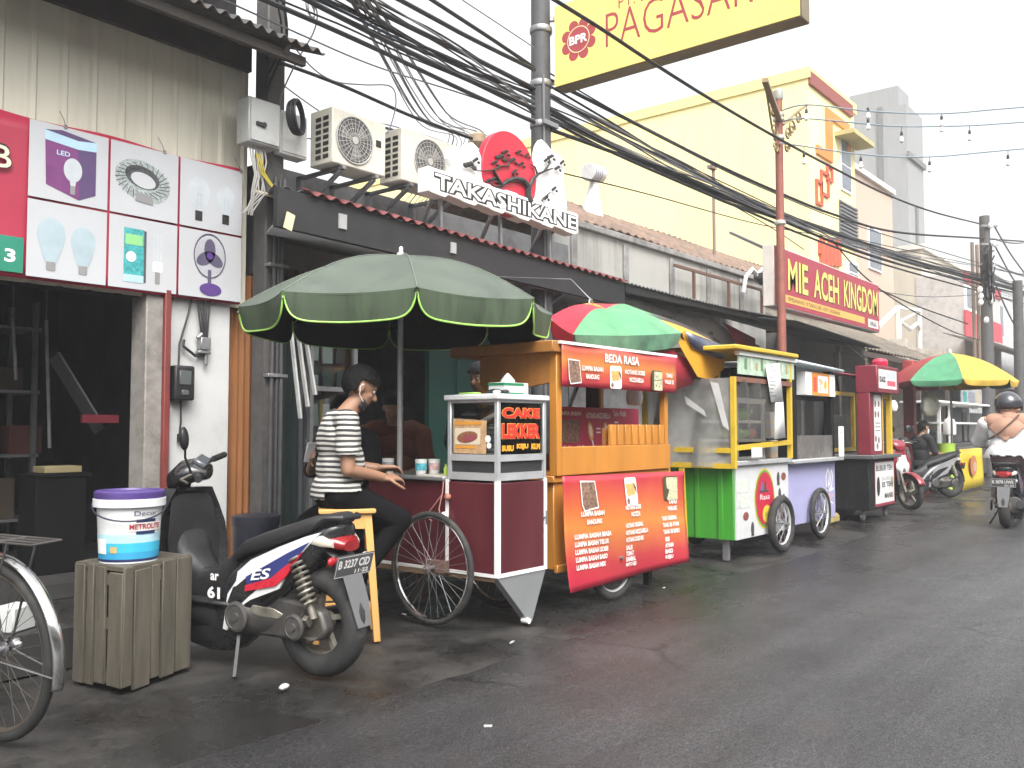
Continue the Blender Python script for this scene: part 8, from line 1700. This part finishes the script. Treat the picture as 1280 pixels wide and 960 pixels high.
# ------------------------------------------------------------------ people
import numpy as np
class Body:
    """One continuous figure grown from tapered limbs; clothes are shells lifted off the same skin."""
    def __init__(self, origin, deg):
        self.o = V(origin); self.rz = Matrix.Rotation(R(deg), 3, 'Z'); self.mb = MB(); self.bones = []
    def w(self, p): return self.o + self.rz @ V(p)
    def cap(self, p, q, r1, r2, lab, n=14):
        p, q = self.w(p), self.w(q); x, y, z = frame_of(q - p); L = (q - p).length; prof = []
        for k in range(5): a = R(-90 + 90 * k / 4); prof.append((max(1e-4, r1 * math.cos(a)), r1 * math.sin(a)))
        for k in range(5): a = R(90 * k / 4); prof.append((max(1e-4, r2 * math.cos(a)), L + r2 * math.sin(a)))
        self.mb.lathe(prof, p, z, n); self.bones.append((lab, p, q, r1, r2))
    def ell(self, c, r, lab, rot=None):
        m = self.rz @ (rot if rot is not None else Matrix.Identity(3)); self.mb.ell(self.w(c), r, m, 20, 14)
        rr = sum(r) / 3; self.bones.append((lab, self.w(c), self.w(c) + V((0, 0, .001)), rr, rr))
    def head(self, c, pitch=0.0, yaw=0.0, s=1.0):
        m = Matrix.Rotation(R(yaw), 3, 'Z') @ Matrix.Rotation(R(pitch), 3, 'Y')
        def at(p): return V(c) + m @ (V(p) * s)
        self.hc, self.hm = V(c), m; self.hs = s
        self.ell(at((-.008, 0, .030)), (.098 * s, .076 * s, .095 * s), 'head', m); self.ell(at((.030, 0, -.035)), (.062 * s, .058 * s, .080 * s), 'head', m)
        self.ell(at((.052, 0, -.082)), (.030 * s, .032 * s, .026 * s), 'head', m)
        self.cap(at((.086, 0, .012)), at((.108, 0, -.022)), .010 * s, .016 * s, 'head'); self.ell(at((.080, 0, .034)), (.014 * s, .050 * s, .012 * s), 'head', m)
        self.cap(at((.082, -.014, -.052)), at((.082, .014, -.052)), .010 * s, .010 * s, 'head'); self.cap(at((.080, -.012, -.064)), at((.080, .012, -.064)), .009 * s, .009 * s, 'head')
        for k in (-1, 1): self.ell(at((-.008, k * .076, -.004)), (.022 * s, .010 * s, .032 * s), 'head', m); self.ell(at((.055, k * .035, -.02)), (.028 * s, .022 * s, .022 * s), 'head', m)
        return at
    def hand(self, wrist, d, palm_n, curl=25, s=1.0, thumb=1):
        """Palm, four unequal bent fingers and a thumb that leaves the side of the palm; d points along the fingers, palm_n out of the palm."""
        d = V(d).normalized(); n = V(palm_n); n = (n - d * n.dot(d)).normalized(); side = d.cross(n) * thumb; wv = V(wrist)
        for k in (-1, 0, 1): self.cap(wv + side * (k * .022 * s), wv + d * .085 * s + side * (k * .026 * s), .017 * s, .015 * s, 'hand', 10)
        for k, (off, L) in enumerate(((.034, .070), (.012, .080), (-.011, .074), (-.032, .058))):
            p = wv + d * .082 * s + side * off * s; a = 0
            for seg, f_ in enumerate((.44, .31, .25)):
                a += curl * (.6, 1.1, .9)[seg]; dd = d * math.cos(R(a)) + n * math.sin(R(a)); q = p + dd * L * f_ * s
                self.cap(p, q, (.0095 - .001 * seg) * s, (.0088 - .001 * seg) * s, 'hand', 8); p = q
        p = wv + d * .022 * s + side * .032 * s; td = (d * .62 + side * .70 + n * .35).normalized()
        for seg, L in enumerate((.045, .032, .026)):
            q = p + td * L * s; self.cap(p, q, (.012 - .001 * seg) * s, (.0105 - .001 * seg) * s, 'hand', 8); p = q; td = (td + d * .30 - side * .16 + n * .1).normalized()
    def finish(self, name, label, skin, vox=.0075, group=None):
        o0 = self.mb.build('body_blank', skin, None, smooth=0)
        md = o0.modifiers.new('r', 'REMESH'); md.mode = 'VOXEL'; md.voxel_size = vox
        ms = o0.modifiers.new('s', 'SMOOTH'); ms.factor = .5; ms.iterations = 4
        bpy.context.view_layer.update(); dg = bpy.context.evaluated_depsgraph_get(); me = bpy.data.meshes.new_from_object(o0.evaluated_get(dg))
        bpy.data.objects.remove(o0)
        self.co = np.empty(len(me.vertices) * 3); me.vertices.foreach_get('co', self.co); self.co = self.co.reshape(-1, 3)
        nr = np.empty(len(me.vertices) * 3); me.vertices.foreach_get('normal', nr); self.nr = nr.reshape(-1, 3)
        self.faces = [tuple(p.vertices) for p in me.polygons]
        best = np.full(len(self.co), 1e9); lab = np.zeros(len(self.co), int); self.labs = sorted({b_[0] for b_ in self.bones})
        for l_, p, q, r1, r2 in self.bones:
            p_, q_ = np.array(p), np.array(q); d = q_ - p_; t = np.clip(((self.co - p_) @ d) / max(d @ d, 1e-9), 0, 1)
            dist = np.linalg.norm(self.co - (p_ + t[:, None] * d), axis=1) - (r1 + (r2 - r1) * t); m = dist < best; best[m] = dist[m]; lab[m] = self.labs.index(l_)
        self.lab = np.array(self.labs)[lab]
        me.materials.clear(); me.materials.append(skin); me.polygons.foreach_set('use_smooth', [True] * len(me.polygons))
        me.name = 'person'; off = np.array(self.o); me.vertices.foreach_set('co', (self.co - off).ravel()); me.update()
        ob = bpy.data.objects.new(name, me); COL.objects.link(ob); ob.location = self.o; tag(ob, label, 'person', group); self.ob = ob
        self.loc = (self.co - off) @ np.array(self.rz)          # figure's own axes: forward, left, up
        return ob
    def shell(self, name, m, sel, off=.012, fold=.006, fs=9.0, flare=None):
        idx = sel(self.lab, self.loc); keep = [f for f in self.faces if all(idx[i] for i in f)]
        used = sorted({i for f in keep for i in f}); mp = {i: k for k, i in enumerate(used)}; b = MB(); vs = []
        for i in used:
            p = V(self.co[i]); n = V(self.nr[i]); l = self.loc[i]; k = off + fold * noise.noise(p * fs) + (flare(l) if flare else 0)
            vs.append(p + n * k)
        b.add(vs, [tuple(mp[i] for i in f) for f in keep]); o = b.build(name, m, self.ob, smooth=80)
        sd_ = o.modifiers.new('cloth', 'SOLIDIFY'); sd_.thickness = .004; sd_.offset = -1
        return o
    def eyes(self):
        for k in (-1, 1):
            b = MB(); c = self.hc + self.hm @ (V((.076, k * .031, .012)) * self.hs); b.ell(self.w(c), .011 * self.hs, None, 10, 8); e = b.build('eye', mat('eye_white', (.55, .52, .5), .2), self.ob)
            b = MB(); c = self.hc + self.hm @ (V((.0845, k * .031, .012)) * self.hs); b.ell(self.w(c), .0055 * self.hs, None, 8, 6); b.build('iris', M_INKB, e)
def seated(B, sh=(.03, .19, 1.24), pel=(0, 0, .83), chest=(.02, 0, 1.14), neck=(.05, 0, 1.30), hip=.095, knee=None, ankle=None, toe=None, belly=.0, wide=1.0):
    B.ell(pel, (.125, .165 * wide, .12), 'torso'); B.ell((V(pel) + V(chest)) / 2 + V((.01 + belly, 0, 0)), (.115 + belly, .150 * wide, .17), 'torso'); B.ell(chest, (.115, .165 * wide, .15), 'torso')
    B.cap((sh[0], -sh[1] * .75, sh[2]), (sh[0], sh[1] * .75, sh[2]), .062, .062, 'torso'); B.cap((neck[0] - .02, neck[1], neck[2] - .06), neck, .065, .052, 'neck')
    for s in (-1, 1):
        k = knee[s > 0]; a = ankle[s > 0]; t = toe[s > 0]
        B.cap((pel[0] + .02, s * hip, pel[2] - .02), k, .092, .062, 'thigh'); B.cap(k, a, .060, .040, 'shin'); B.cap(a, t, .042, .032, 'foot'); B.cap((a[0] - .03, a[1], t[2] + .01), t, .036, .032, 'foot')
def arm(B, s, sh, el, wr, r=(.052, .040, .030)):
    B.cap(sh, el, r[0], r[1], 'uparm'); B.cap(el, V(el).lerp(V(wr), .35), r[1] * .98, r[1] * .95, 'forearm'); B.cap(V(el).lerp(V(wr), .3), wr, r[1] * .95, r[2], 'forearm')
SKIN = mat('brown_skin', (.29, .155, .095), .5, var=.08, scale=12); SKIN2 = mat('tan_skin', (.34, .195, .125), .5, var=.08, scale=12)
HAIR = mat('black_hair', (.006, .0055, .0055), .6, var=.5, scale=60, bump=.8, bscale=160, spec=.15)
TROU = mat('black_trousers', (.007, .007, .008), .9, var=.25, scale=6, spec=.08)
SHOE = mat('dark_shoe', (.03, .028, .027), .6)
def hair_cap(B, back=-.0, low=-.02, m=None, off=.012, name='hair', fringe=.042):
    hc = B.w(B.hc); inv = (B.rz @ B.hm).inverted()
    hl = (B.co - np.array(hc)) @ np.array((B.rz @ B.hm)); hl = hl / B.hs
    def sel(lab, loc):
        x, y, z = hl[:, 0], hl[:, 1], hl[:, 2]
        return (lab == 'head') & ((z > fringe - .35 * np.minimum(x - .06, 0) * 0 + .6 * np.maximum(x - .055, 0)) | ((x < .005) & (z > low + .25 * (x + .02)) & ~((abs(y) > .066) & (x > -.02))) | ((x < -.045) & (z > low - .05)))
    return B.shell(name, m or HAIR, sel, off, .004, 60)

# man in the striped shirt on the pine stool
B = Body((3.47, 4.11, 0), -26)
seated(B, sh=(.01, .185, 1.235), pel=(-.015, 0, .835), chest=(.0, 0, 1.13), neck=(.065, 0, 1.315), knee=((.34, -.09, .66), (.35, .14, .66)), ankle=((.06, -.08, .29), (.06, .12, .29)), toe=((.18, -.09, .25), (.18, .13, .25)), belly=.012, wide=.90)
B.cap((.03, 0, 1.27), (.105, 0, 1.36), .058, .052, 'neck'); B.head((.125, 0, 1.435), 26, -4)
arm(B, -1, (.0, -.18, 1.225), (.0, -.215, .965), (.235, -.10, .912)); B.hand((.245, -.096, .911), (.95, .3, .0), (.0, .35, -.9), 28, 1.0, -1)
arm(B, 1, (.0, .18, 1.225), (.05, .235, .98), (.28, .15, .955)); B.hand((.29, .148, .955), (.97, -.1, 0), (0, -.3, -.9), 24, 1.0, 1)
B.finish('person', 'man in a black and white striped T-shirt sitting with head bowed', SKIN, .0065)
M_STRIPE = mat('striped_cotton', (.50, .485, .45), .85, var=.06, bump=.15, bscale=60, bands=(2, 34, (.045, .045, .045), .50))
B.shell('shirt', M_STRIPE, lambda lab, l: (((lab == 'torso') & (l[:, 2] > .80)) | ((lab == 'uparm') & (l[:, 2] > 1.045)) | ((lab == 'thigh') & (l[:, 2] > .83) & (l[:, 0] < .08)) | ((lab == 'neck') & (l[:, 2] < 1.30) & (l[:, 0] < .07))), .014, .010, 11, flare=lambda l: .012 * max(0, (1.0 - l[2]) / .2) + (.010 if abs(l[1]) > .19 and l[2] < 1.2 else 0))
B.shell('trousers', TROU, lambda lab, l: ((lab == 'torso') & (l[:, 2] < .86)) | (lab == 'thigh') | ((lab == 'shin') & (l[:, 2] > .30)), .010, .007, 10)
B.shell('shoe', SHOE, lambda lab, l: (lab == 'foot') | ((lab == 'shin') & (l[:, 2] < .29)), .009, .002)
hair_cap(B, off=.020, low=-.03); B.eyes()
b = MB(); hp = lambda p: B.w(B.hc + B.hm @ V(p)); b.grid(lambda u, w: hp((.088 - .055 * (2 * u - 1) ** 2 - .01 * w, .062 * (2 * u - 1), -.055 - .055 * w)), 12, 5); b.build('face_mask', mat('dark_mask', (.035, .035, .04), .7), B.ob, solid=.003, smooth=80)
b = MB(); b.tube([hp((.04, -.066, -.07)), hp((.0, -.082, -.045)), hp((-.018, -.086, -.0)), hp((-.005, -.086, .02))], .0022, 5); b.build('mask_loop', M_INKW, B.ob)

# man in the brown shirt behind the counter
B = Body((5.06, 5.32, 0), 222)
seated(B, sh=(.03, .20, 1.17), pel=(-.02, 0, .66), chest=(.0, 0, 1.05), neck=(.04, 0, 1.24), knee=((.38, -.16, .53), (.38, .16, .53)), ankle=((.36, -.16, .09), (.36, .16, .09)), toe=((.48, -.17, .045), (.48, .17, .045)), wide=1.12, belly=.02)
B.head((.10, 0, 1.36), 24, 6)
arm(B, -1, (.03, -.22, 1.15), (.10, -.28, .89), (.30, -.16, .86)); B.hand((.31, -.155, .86), (.95, .25, .05), (0, .5, -.8), 35, 1, -1)
arm(B, 1, (.03, .22, 1.15), (.12, .28, .89), (.32, .15, .85)); B.hand((.33, .145, .85), (.95, -.25, .05), (0, -.5, -.8), 35, 1, 1)
B.finish('person', 'man in a dull brown shirt sitting in the shade behind the cake cart counter', SKIN, .009)
B.shell('shirt', mat('brown_shirt', (.10, .028, .014), .85, var=.15), lambda lab, l: ((lab == 'torso') & (l[:, 2] > .62)) | ((lab == 'uparm') & (l[:, 2] > .95)) | ((lab == 'neck') & (l[:, 2] < 1.22)), .030, .014, 9)
B.shell('trousers', TROU, lambda lab, l: ((lab == 'torso') & (l[:, 2] < .66)) | (lab == 'thigh') | ((lab == 'shin') & (l[:, 2] > .12)), .010, .006); B.shell('shoe', SHOE, lambda lab, l: lab == 'foot', .008, .002); hair_cap(B, off=.016); B.eyes()
b = MB(); f_ = B.w((-.02, 0, 0)); b.cyl((f_.x, f_.y, .09), (f_.x, f_.y, .50), .14, .17, 20); b.cyl((f_.x, f_.y, .50), (f_.x, f_.y, .535), .175, n=24); tag(b.build('plastic_stool', mat('dark_plastic_stool', (.05, .06, .09), .5), bevel=.005), 'dark plastic stool under the man in the brown shirt', 'stool')

# person in black holding a phone, mostly behind the striped shirt
B = Body((4.52, 5.25, 0), 205)
seated(B, sh=(.03, .19, 1.13), pel=(-.02, 0, .62), chest=(.0, 0, 1.0), neck=(.04, 0, 1.20), knee=((.38, -.14, .53), (.38, .16, .53)), ankle=((.36, -.14, .09), (.36, .16, .09)), toe=((.48, -.15, .045), (.48, .17, .045)))
B.head((.085, 0, 1.31), 20, -10)
arm(B, -1, (.03, -.20, 1.11), (.10, -.25, .88), (.34, -.12, .96)); B.hand((.345, -.118, .965), (.85, .2, .45), (-.3, .9, 0), 40, 1, -1)
arm(B, 1, (.03, .20, 1.11), (.08, .25, .86), (.30, .10, .88)); B.hand((.31, .095, .88), (.9, -.3, .2), (0, -.6, .6), 35, 1, 1)
B.finish('person', 'person in black sitting behind the striped shirt man and holding a pale phone', SKIN2, .009)
B.shell('shirt', mat('black_top', (.014, .014, .016), .85), lambda lab, l: ((lab == 'torso') & (l[:, 2] > .58)) | ((lab == 'uparm')), .014, .008, 9)
B.shell('trousers', TROU, lambda lab, l: ((lab == 'torso') & (l[:, 2] < .62)) | (lab == 'thigh') | ((lab == 'shin') & (l[:, 2] > .12)), .010, .006); B.shell('shoe', SHOE, lambda lab, l: lab == 'foot', .008, .002); hair_cap(B, off=.016, low=-.05); B.eyes()
b = MB(); c = B.w((.45, -.085, 1.03)); b.box(c, (.012, .075, .15), (B.rz @ Euler((0, R(20), R(60))).to_matrix())); tag(b.build('phone', mat('phone_white', (.60, .60, .60), .3), bevel=.006), 'pale phone held up by the person in black', 'phone')
b = MB(); f_ = B.w((-.02, 0, 0)); b.cyl((f_.x, f_.y, .09), (f_.x, f_.y, .47), .14, .17, 20); b.cyl((f_.x, f_.y, .47), (f_.x, f_.y, .505), .175, n=24); tag(b.build('plastic_stool', MATS['dark_plastic_stool'], bevel=.005), 'dark plastic stool under the person in black', 'stool')

def standing(B, h=1.66, sk=SKIN2):
    k = h / 1.70
    B.ell((0, 0, .93 * k), (.12, .155, .12), 'torso'); B.ell((.0, 0, 1.10 * k), (.11, .145, .17), 'torso'); B.ell((0, 0, 1.27 * k), (.11, .16, .14), 'torso'); B.cap((0, -.15, 1.385 * k), (0, .15, 1.385 * k), .055, .055, 'torso'); B.cap((0, 0, 1.38 * k), (.02, 0, 1.50 * k), .058, .05, 'neck')
    for s in (-1, 1): B.cap((0, s * .09, .90 * k), (.02, s * .09, .50 * k), .088, .058, 'thigh'); B.cap((.02, s * .09, .50 * k), (-.01, s * .09, .09), .056, .040, 'shin'); B.cap((-.03, s * .09, .05), (.13, s * .11, .04), .042, .034, 'foot')
# person in black beside the orange cart
B = Body((5.50, 4.78, 0), 208); standing(B, 1.70); B.head((.035, 0, 1.595), 12, -20)
arm(B, -1, (0, -.19, 1.37), (.03, -.24, 1.10), (.22, -.16, 1.02)); B.hand((.23, -.157, 1.02), (.9, .2, .1), (0, .6, -.6), 35, 1, -1)
arm(B, 1, (0, .19, 1.37), (.03, .24, 1.10), (.22, .12, 1.06)); B.hand((.23, .117, 1.06), (.9, -.3, .1), (0, -.6, -.6), 35, 1, 1)
B.finish('person', 'person in a black top and scarf standing in shade behind the orange cart', SKIN2, .009)
B.shell('top', MATS['black_top'], lambda lab, l: ((lab == 'torso') & (l[:, 2] > .82)) | (lab == 'uparm') | ((lab == 'forearm') & (l[:, 0] < .17)), .014, .008, 9)
B.shell('trousers', TROU, lambda lab, l: ((lab == 'torso') & (l[:, 2] < .90)) | (lab == 'thigh') | ((lab == 'shin') & (l[:, 2] > .11)), .010, .006); B.shell('shoe', SHOE, lambda lab, l: lab == 'foot', .008, .002)
hair_cap(B, off=.018, low=-.09, m=mat('black_scarf', (.014, .013, .016), .85), name='scarf'); B.eyes()

# person seated by the far stall
mat('red_plastic_stool', (.25, .03, .03), .5)
B = Body((17.6, 4.62, 0), -35)
seated(B, sh=(.03, .19, 1.02), pel=(-.02, 0, .52), chest=(.0, 0, .90), neck=(.04, 0, 1.08), knee=((.40, -.14, .50), (.40, .14, .50)), ankle=((.38, -.14, .09), (.38, .14, .09)), toe=((.50, -.15, .045), (.50, .15, .045)))
B.head((.07, 0, 1.20), 10, 0); arm(B, -1, (.03, -.20, 1.0), (.10, -.25, .76), (.32, -.14, .72)); B.hand((.33, -.137, .72), (.95, .2, 0), (0, .5, -.8), 35, 1, -1); arm(B, 1, (.03, .20, 1.0), (.10, .25, .76), (.32, .14, .72)); B.hand((.33, .137, .72), (.95, -.2, 0), (0, -.5, -.8), 35, 1, 1)
B.finish('person', 'person in black with a white face mask sitting by the far glass topped stall', SKIN2, .011)
B.shell('shirt', MATS['black_top'], lambda lab, l: ((lab == 'torso') & (l[:, 2] > .50)) | (lab == 'uparm'), .016, .008, 9)
B.shell('trousers', TROU, lambda lab, l: ((lab == 'torso') & (l[:, 2] < .54)) | (lab == 'thigh') | ((lab == 'shin') & (l[:, 2] > .12)), .010, .006); B.shell('shoe', SHOE, lambda lab, l: lab == 'foot', .008, .002); hair_cap(B, off=.018); B.eyes()
b = MB(); hp = lambda p: B.w(B.hc + B.hm @ V(p)); b.grid(lambda u, w: hp((.118 - .075 * (2 * u - 1) ** 2, .066 * (2 * u - 1), -.012 - .085 * w)), 12, 5); b.build('face_mask', M_PAPER, B.ob, solid=.003, smooth=80)
b = MB(); f_ = B.w((-.02, 0, 0)); b.cyl((f_.x, f_.y, .0), (f_.x, f_.y, .37), .13, .17, 20); b.cyl((f_.x, f_.y, .37), (f_.x, f_.y, .40), .175, n=24); tag(b.build('plastic_stool', MATS['red_plastic_stool'], bevel=.005), 'plastic stool under the person in the white face mask', 'stool')
b = MB(); c = B.w((.52, -.05, 0)); b.lathe([(.11, 0), (.14, .02), (.15, .30), (.16, .32)], (c.x, c.y, .60), n=16); b.cyl((c.x, c.y, 0), (c.x, c.y, .60), .12, .12, 14); tag(b.build('green_tub', mat('lime_tub', (.40, .60, .08), .5)), 'lime green tub on a stand before the seated person in black', 'tub')

# rider in white
B = Body((12.24, 2.26, 0), 3)
seated(B, sh=(.31, .20, 1.27), pel=(.24, 0, .865), chest=(.28, 0, 1.15), neck=(.33, 0, 1.34), knee=((.66, -.15, .70), (.66, .15, .70)), ankle=((.58, -.17, .40), (.58, .17, .40)), toe=((.72, -.18, .365), (.72, .18, .365)), wide=1.12, belly=.015)
B.head((.37, 0, 1.475), 4, 0); arm(B, -1, (.31, -.23, 1.25), (.48, -.35, 1.04), (.80, -.295, 1.005)); B.hand((.805, -.295, 1.005), (.75, 0, -.1), (.3, 0, -.95), 62, 1, -1); arm(B, 1, (.31, .23, 1.25), (.48, .35, 1.04), (.80, .295, 1.005)); B.hand((.805, .295, 1.005), (.75, 0, -.1), (.3, 0, -.95), 62, 1, 1)
B.finish('person', 'woman in a loose white top and dark helmet riding a scooter along the road', SKIN2, .008)
M_WC = mat('white_cotton', (.66, .67, .67), .85, var=.05, scale=5, bump=.2, bscale=14)
B.shell('blouse', M_WC, lambda lab, l: ((lab == 'torso') & (l[:, 2] > .86)) | (lab == 'uparm') | ((lab == 'forearm') & (l[:, 0] < .70)) | ((lab == 'thigh') & (l[:, 2] > .84) & (l[:, 0] < .34)), .026, .020, 8, flare=lambda l: .05 * max(0, (1.06 - l[2]) / .2) * (1 if l[0] < .36 else .3) + (.02 if abs(l[1]) > .2 else 0))
B.shell('trousers', mat('rose_trousers', (.20, .13, .13), .8), lambda lab, l: ((lab == 'torso') & (l[:, 2] < .90)) | (lab == 'thigh') | ((lab == 'shin') & (l[:, 2] > .43)), .014, .006); B.shell('shoe', SHOE, lambda lab, l: (lab == 'foot'), .008, .002)
M_SCARF = mat('peach_scarf', (.37, .21, .145), .85, var=.08, scale=5, bump=.2, bscale=12)
B.shell('scarf', M_SCARF, lambda lab, l: (((lab == 'torso') | (lab == 'neck') | (lab == 'uparm')) & (l[:, 2] > 1.02 + 1.05 * np.abs(l[:, 1]) + np.where(l[:, 0] > .30, .10, 0)) & (np.abs(l[:, 1]) < .25)) | (lab == 'neck') | ((lab == 'head') & (l[:, 2] < 1.46) & (l[:, 0] < .42)), .052, .010, 9)
b = MB(); q = [B.w(p) for p in ((.30, .21, 1.06), (.125, .13, 1.10), (.10, .04, 1.17), (.125, -.06, 1.27), (.20, -.13, 1.36), (.32, -.13, 1.35))]; b.tube([p for p in q], .011, 6); b.build('bag_strap', mat('brown_strap', (.12, .07, .05), .6), B.ob)
hm_ = V((.365, 0, 1.50)); b = MB(); M_HEL = mat('helmet_grey', (.04, .042, .05), .22, var=.1, coat=.6)
def hel(u, w):
    a = 2 * math.pi * u; t = R(2 + 104 * w); x, y, z = math.sin(t) * math.cos(a), math.sin(t) * math.sin(a), math.cos(t)
    return B.w(hm_ + V((.163 * x * (1 - .10 * max(0, -z)), .146 * y * (1 - .1 * max(0, -z)), .150 * z + .0)))
b.grid(hel, 40, 20); hl_ = b.build('helmet', M_HEL, B.ob, solid=.012, smooth=70)
b = MB()
def mk(a0, a1, t0, t1):
    def f(u, w):
        a = R(a0 + (a1 - a0) * u); t = R(t0 + (t1 - t0) * w + 10 * math.sin(u * 3)); x, y, z = math.sin(t) * math.cos(a), math.sin(t) * math.sin(a), math.cos(t); return B.w(hm_ + V((.1655 * x, .1485 * y, .1525 * z + .0)))
    b.grid(f, 14, 3)
mk(150, 205, 52, 62); mk(110, 138, 62, 70); mk(190, 225, 66, 72); b.build('helmet_marking', mat('helmet_silver', (.55, .56, .58), .3), hl_)
b = MB(); b.grid(lambda u, w: B.w(hm_ + V((.176 * math.cos(R(-70 + 140 * u)) + .02, .16 * math.sin(R(-70 + 140 * u)), .045 - .13 * w))), 20, 4); b.build('visor', mat('smoke_visor', (.05, .05, .055), .08, coat=.5), hl_, solid=.003, smooth=80)
# ------------------------------------------------------------------ separate pieces of one part become parts of their own
SPLIT = {'bracket', 'clamp', 'cloud_board', 'strut', 'canopy_brace', 'leg', 'mounting_arm', 'stay_bar', 'scroll_bracket', 'square_ornament', 'red_fins', 'upright'}
# ------------------------------------------------------------------ thin haze added to wash out the far buildings, partly for lens flare
hz = MB(); hz.bb(-31, 130, -17, 40, -1.2, 13); hzo = hz.build('haze', bpy.data.materials.new('flare_haze'), smooth=0); hzo['kind'] = 'stuff'
hm = hzo.data.materials[0]; hm.use_nodes = True; hm.node_tree.nodes.clear()
ho = _n(hm.node_tree, 'ShaderNodeOutputMaterial'); hv = _n(hm.node_tree, 'ShaderNodeVolumePrincipled'); hm.node_tree.links.new(hv.outputs[0], ho.inputs['Volume'])
hv.inputs['Color'].default_value = (.9, .92, .95, 1); hv.inputs['Density'].default_value = .0024
scene.cycles.volume_bounces = 1
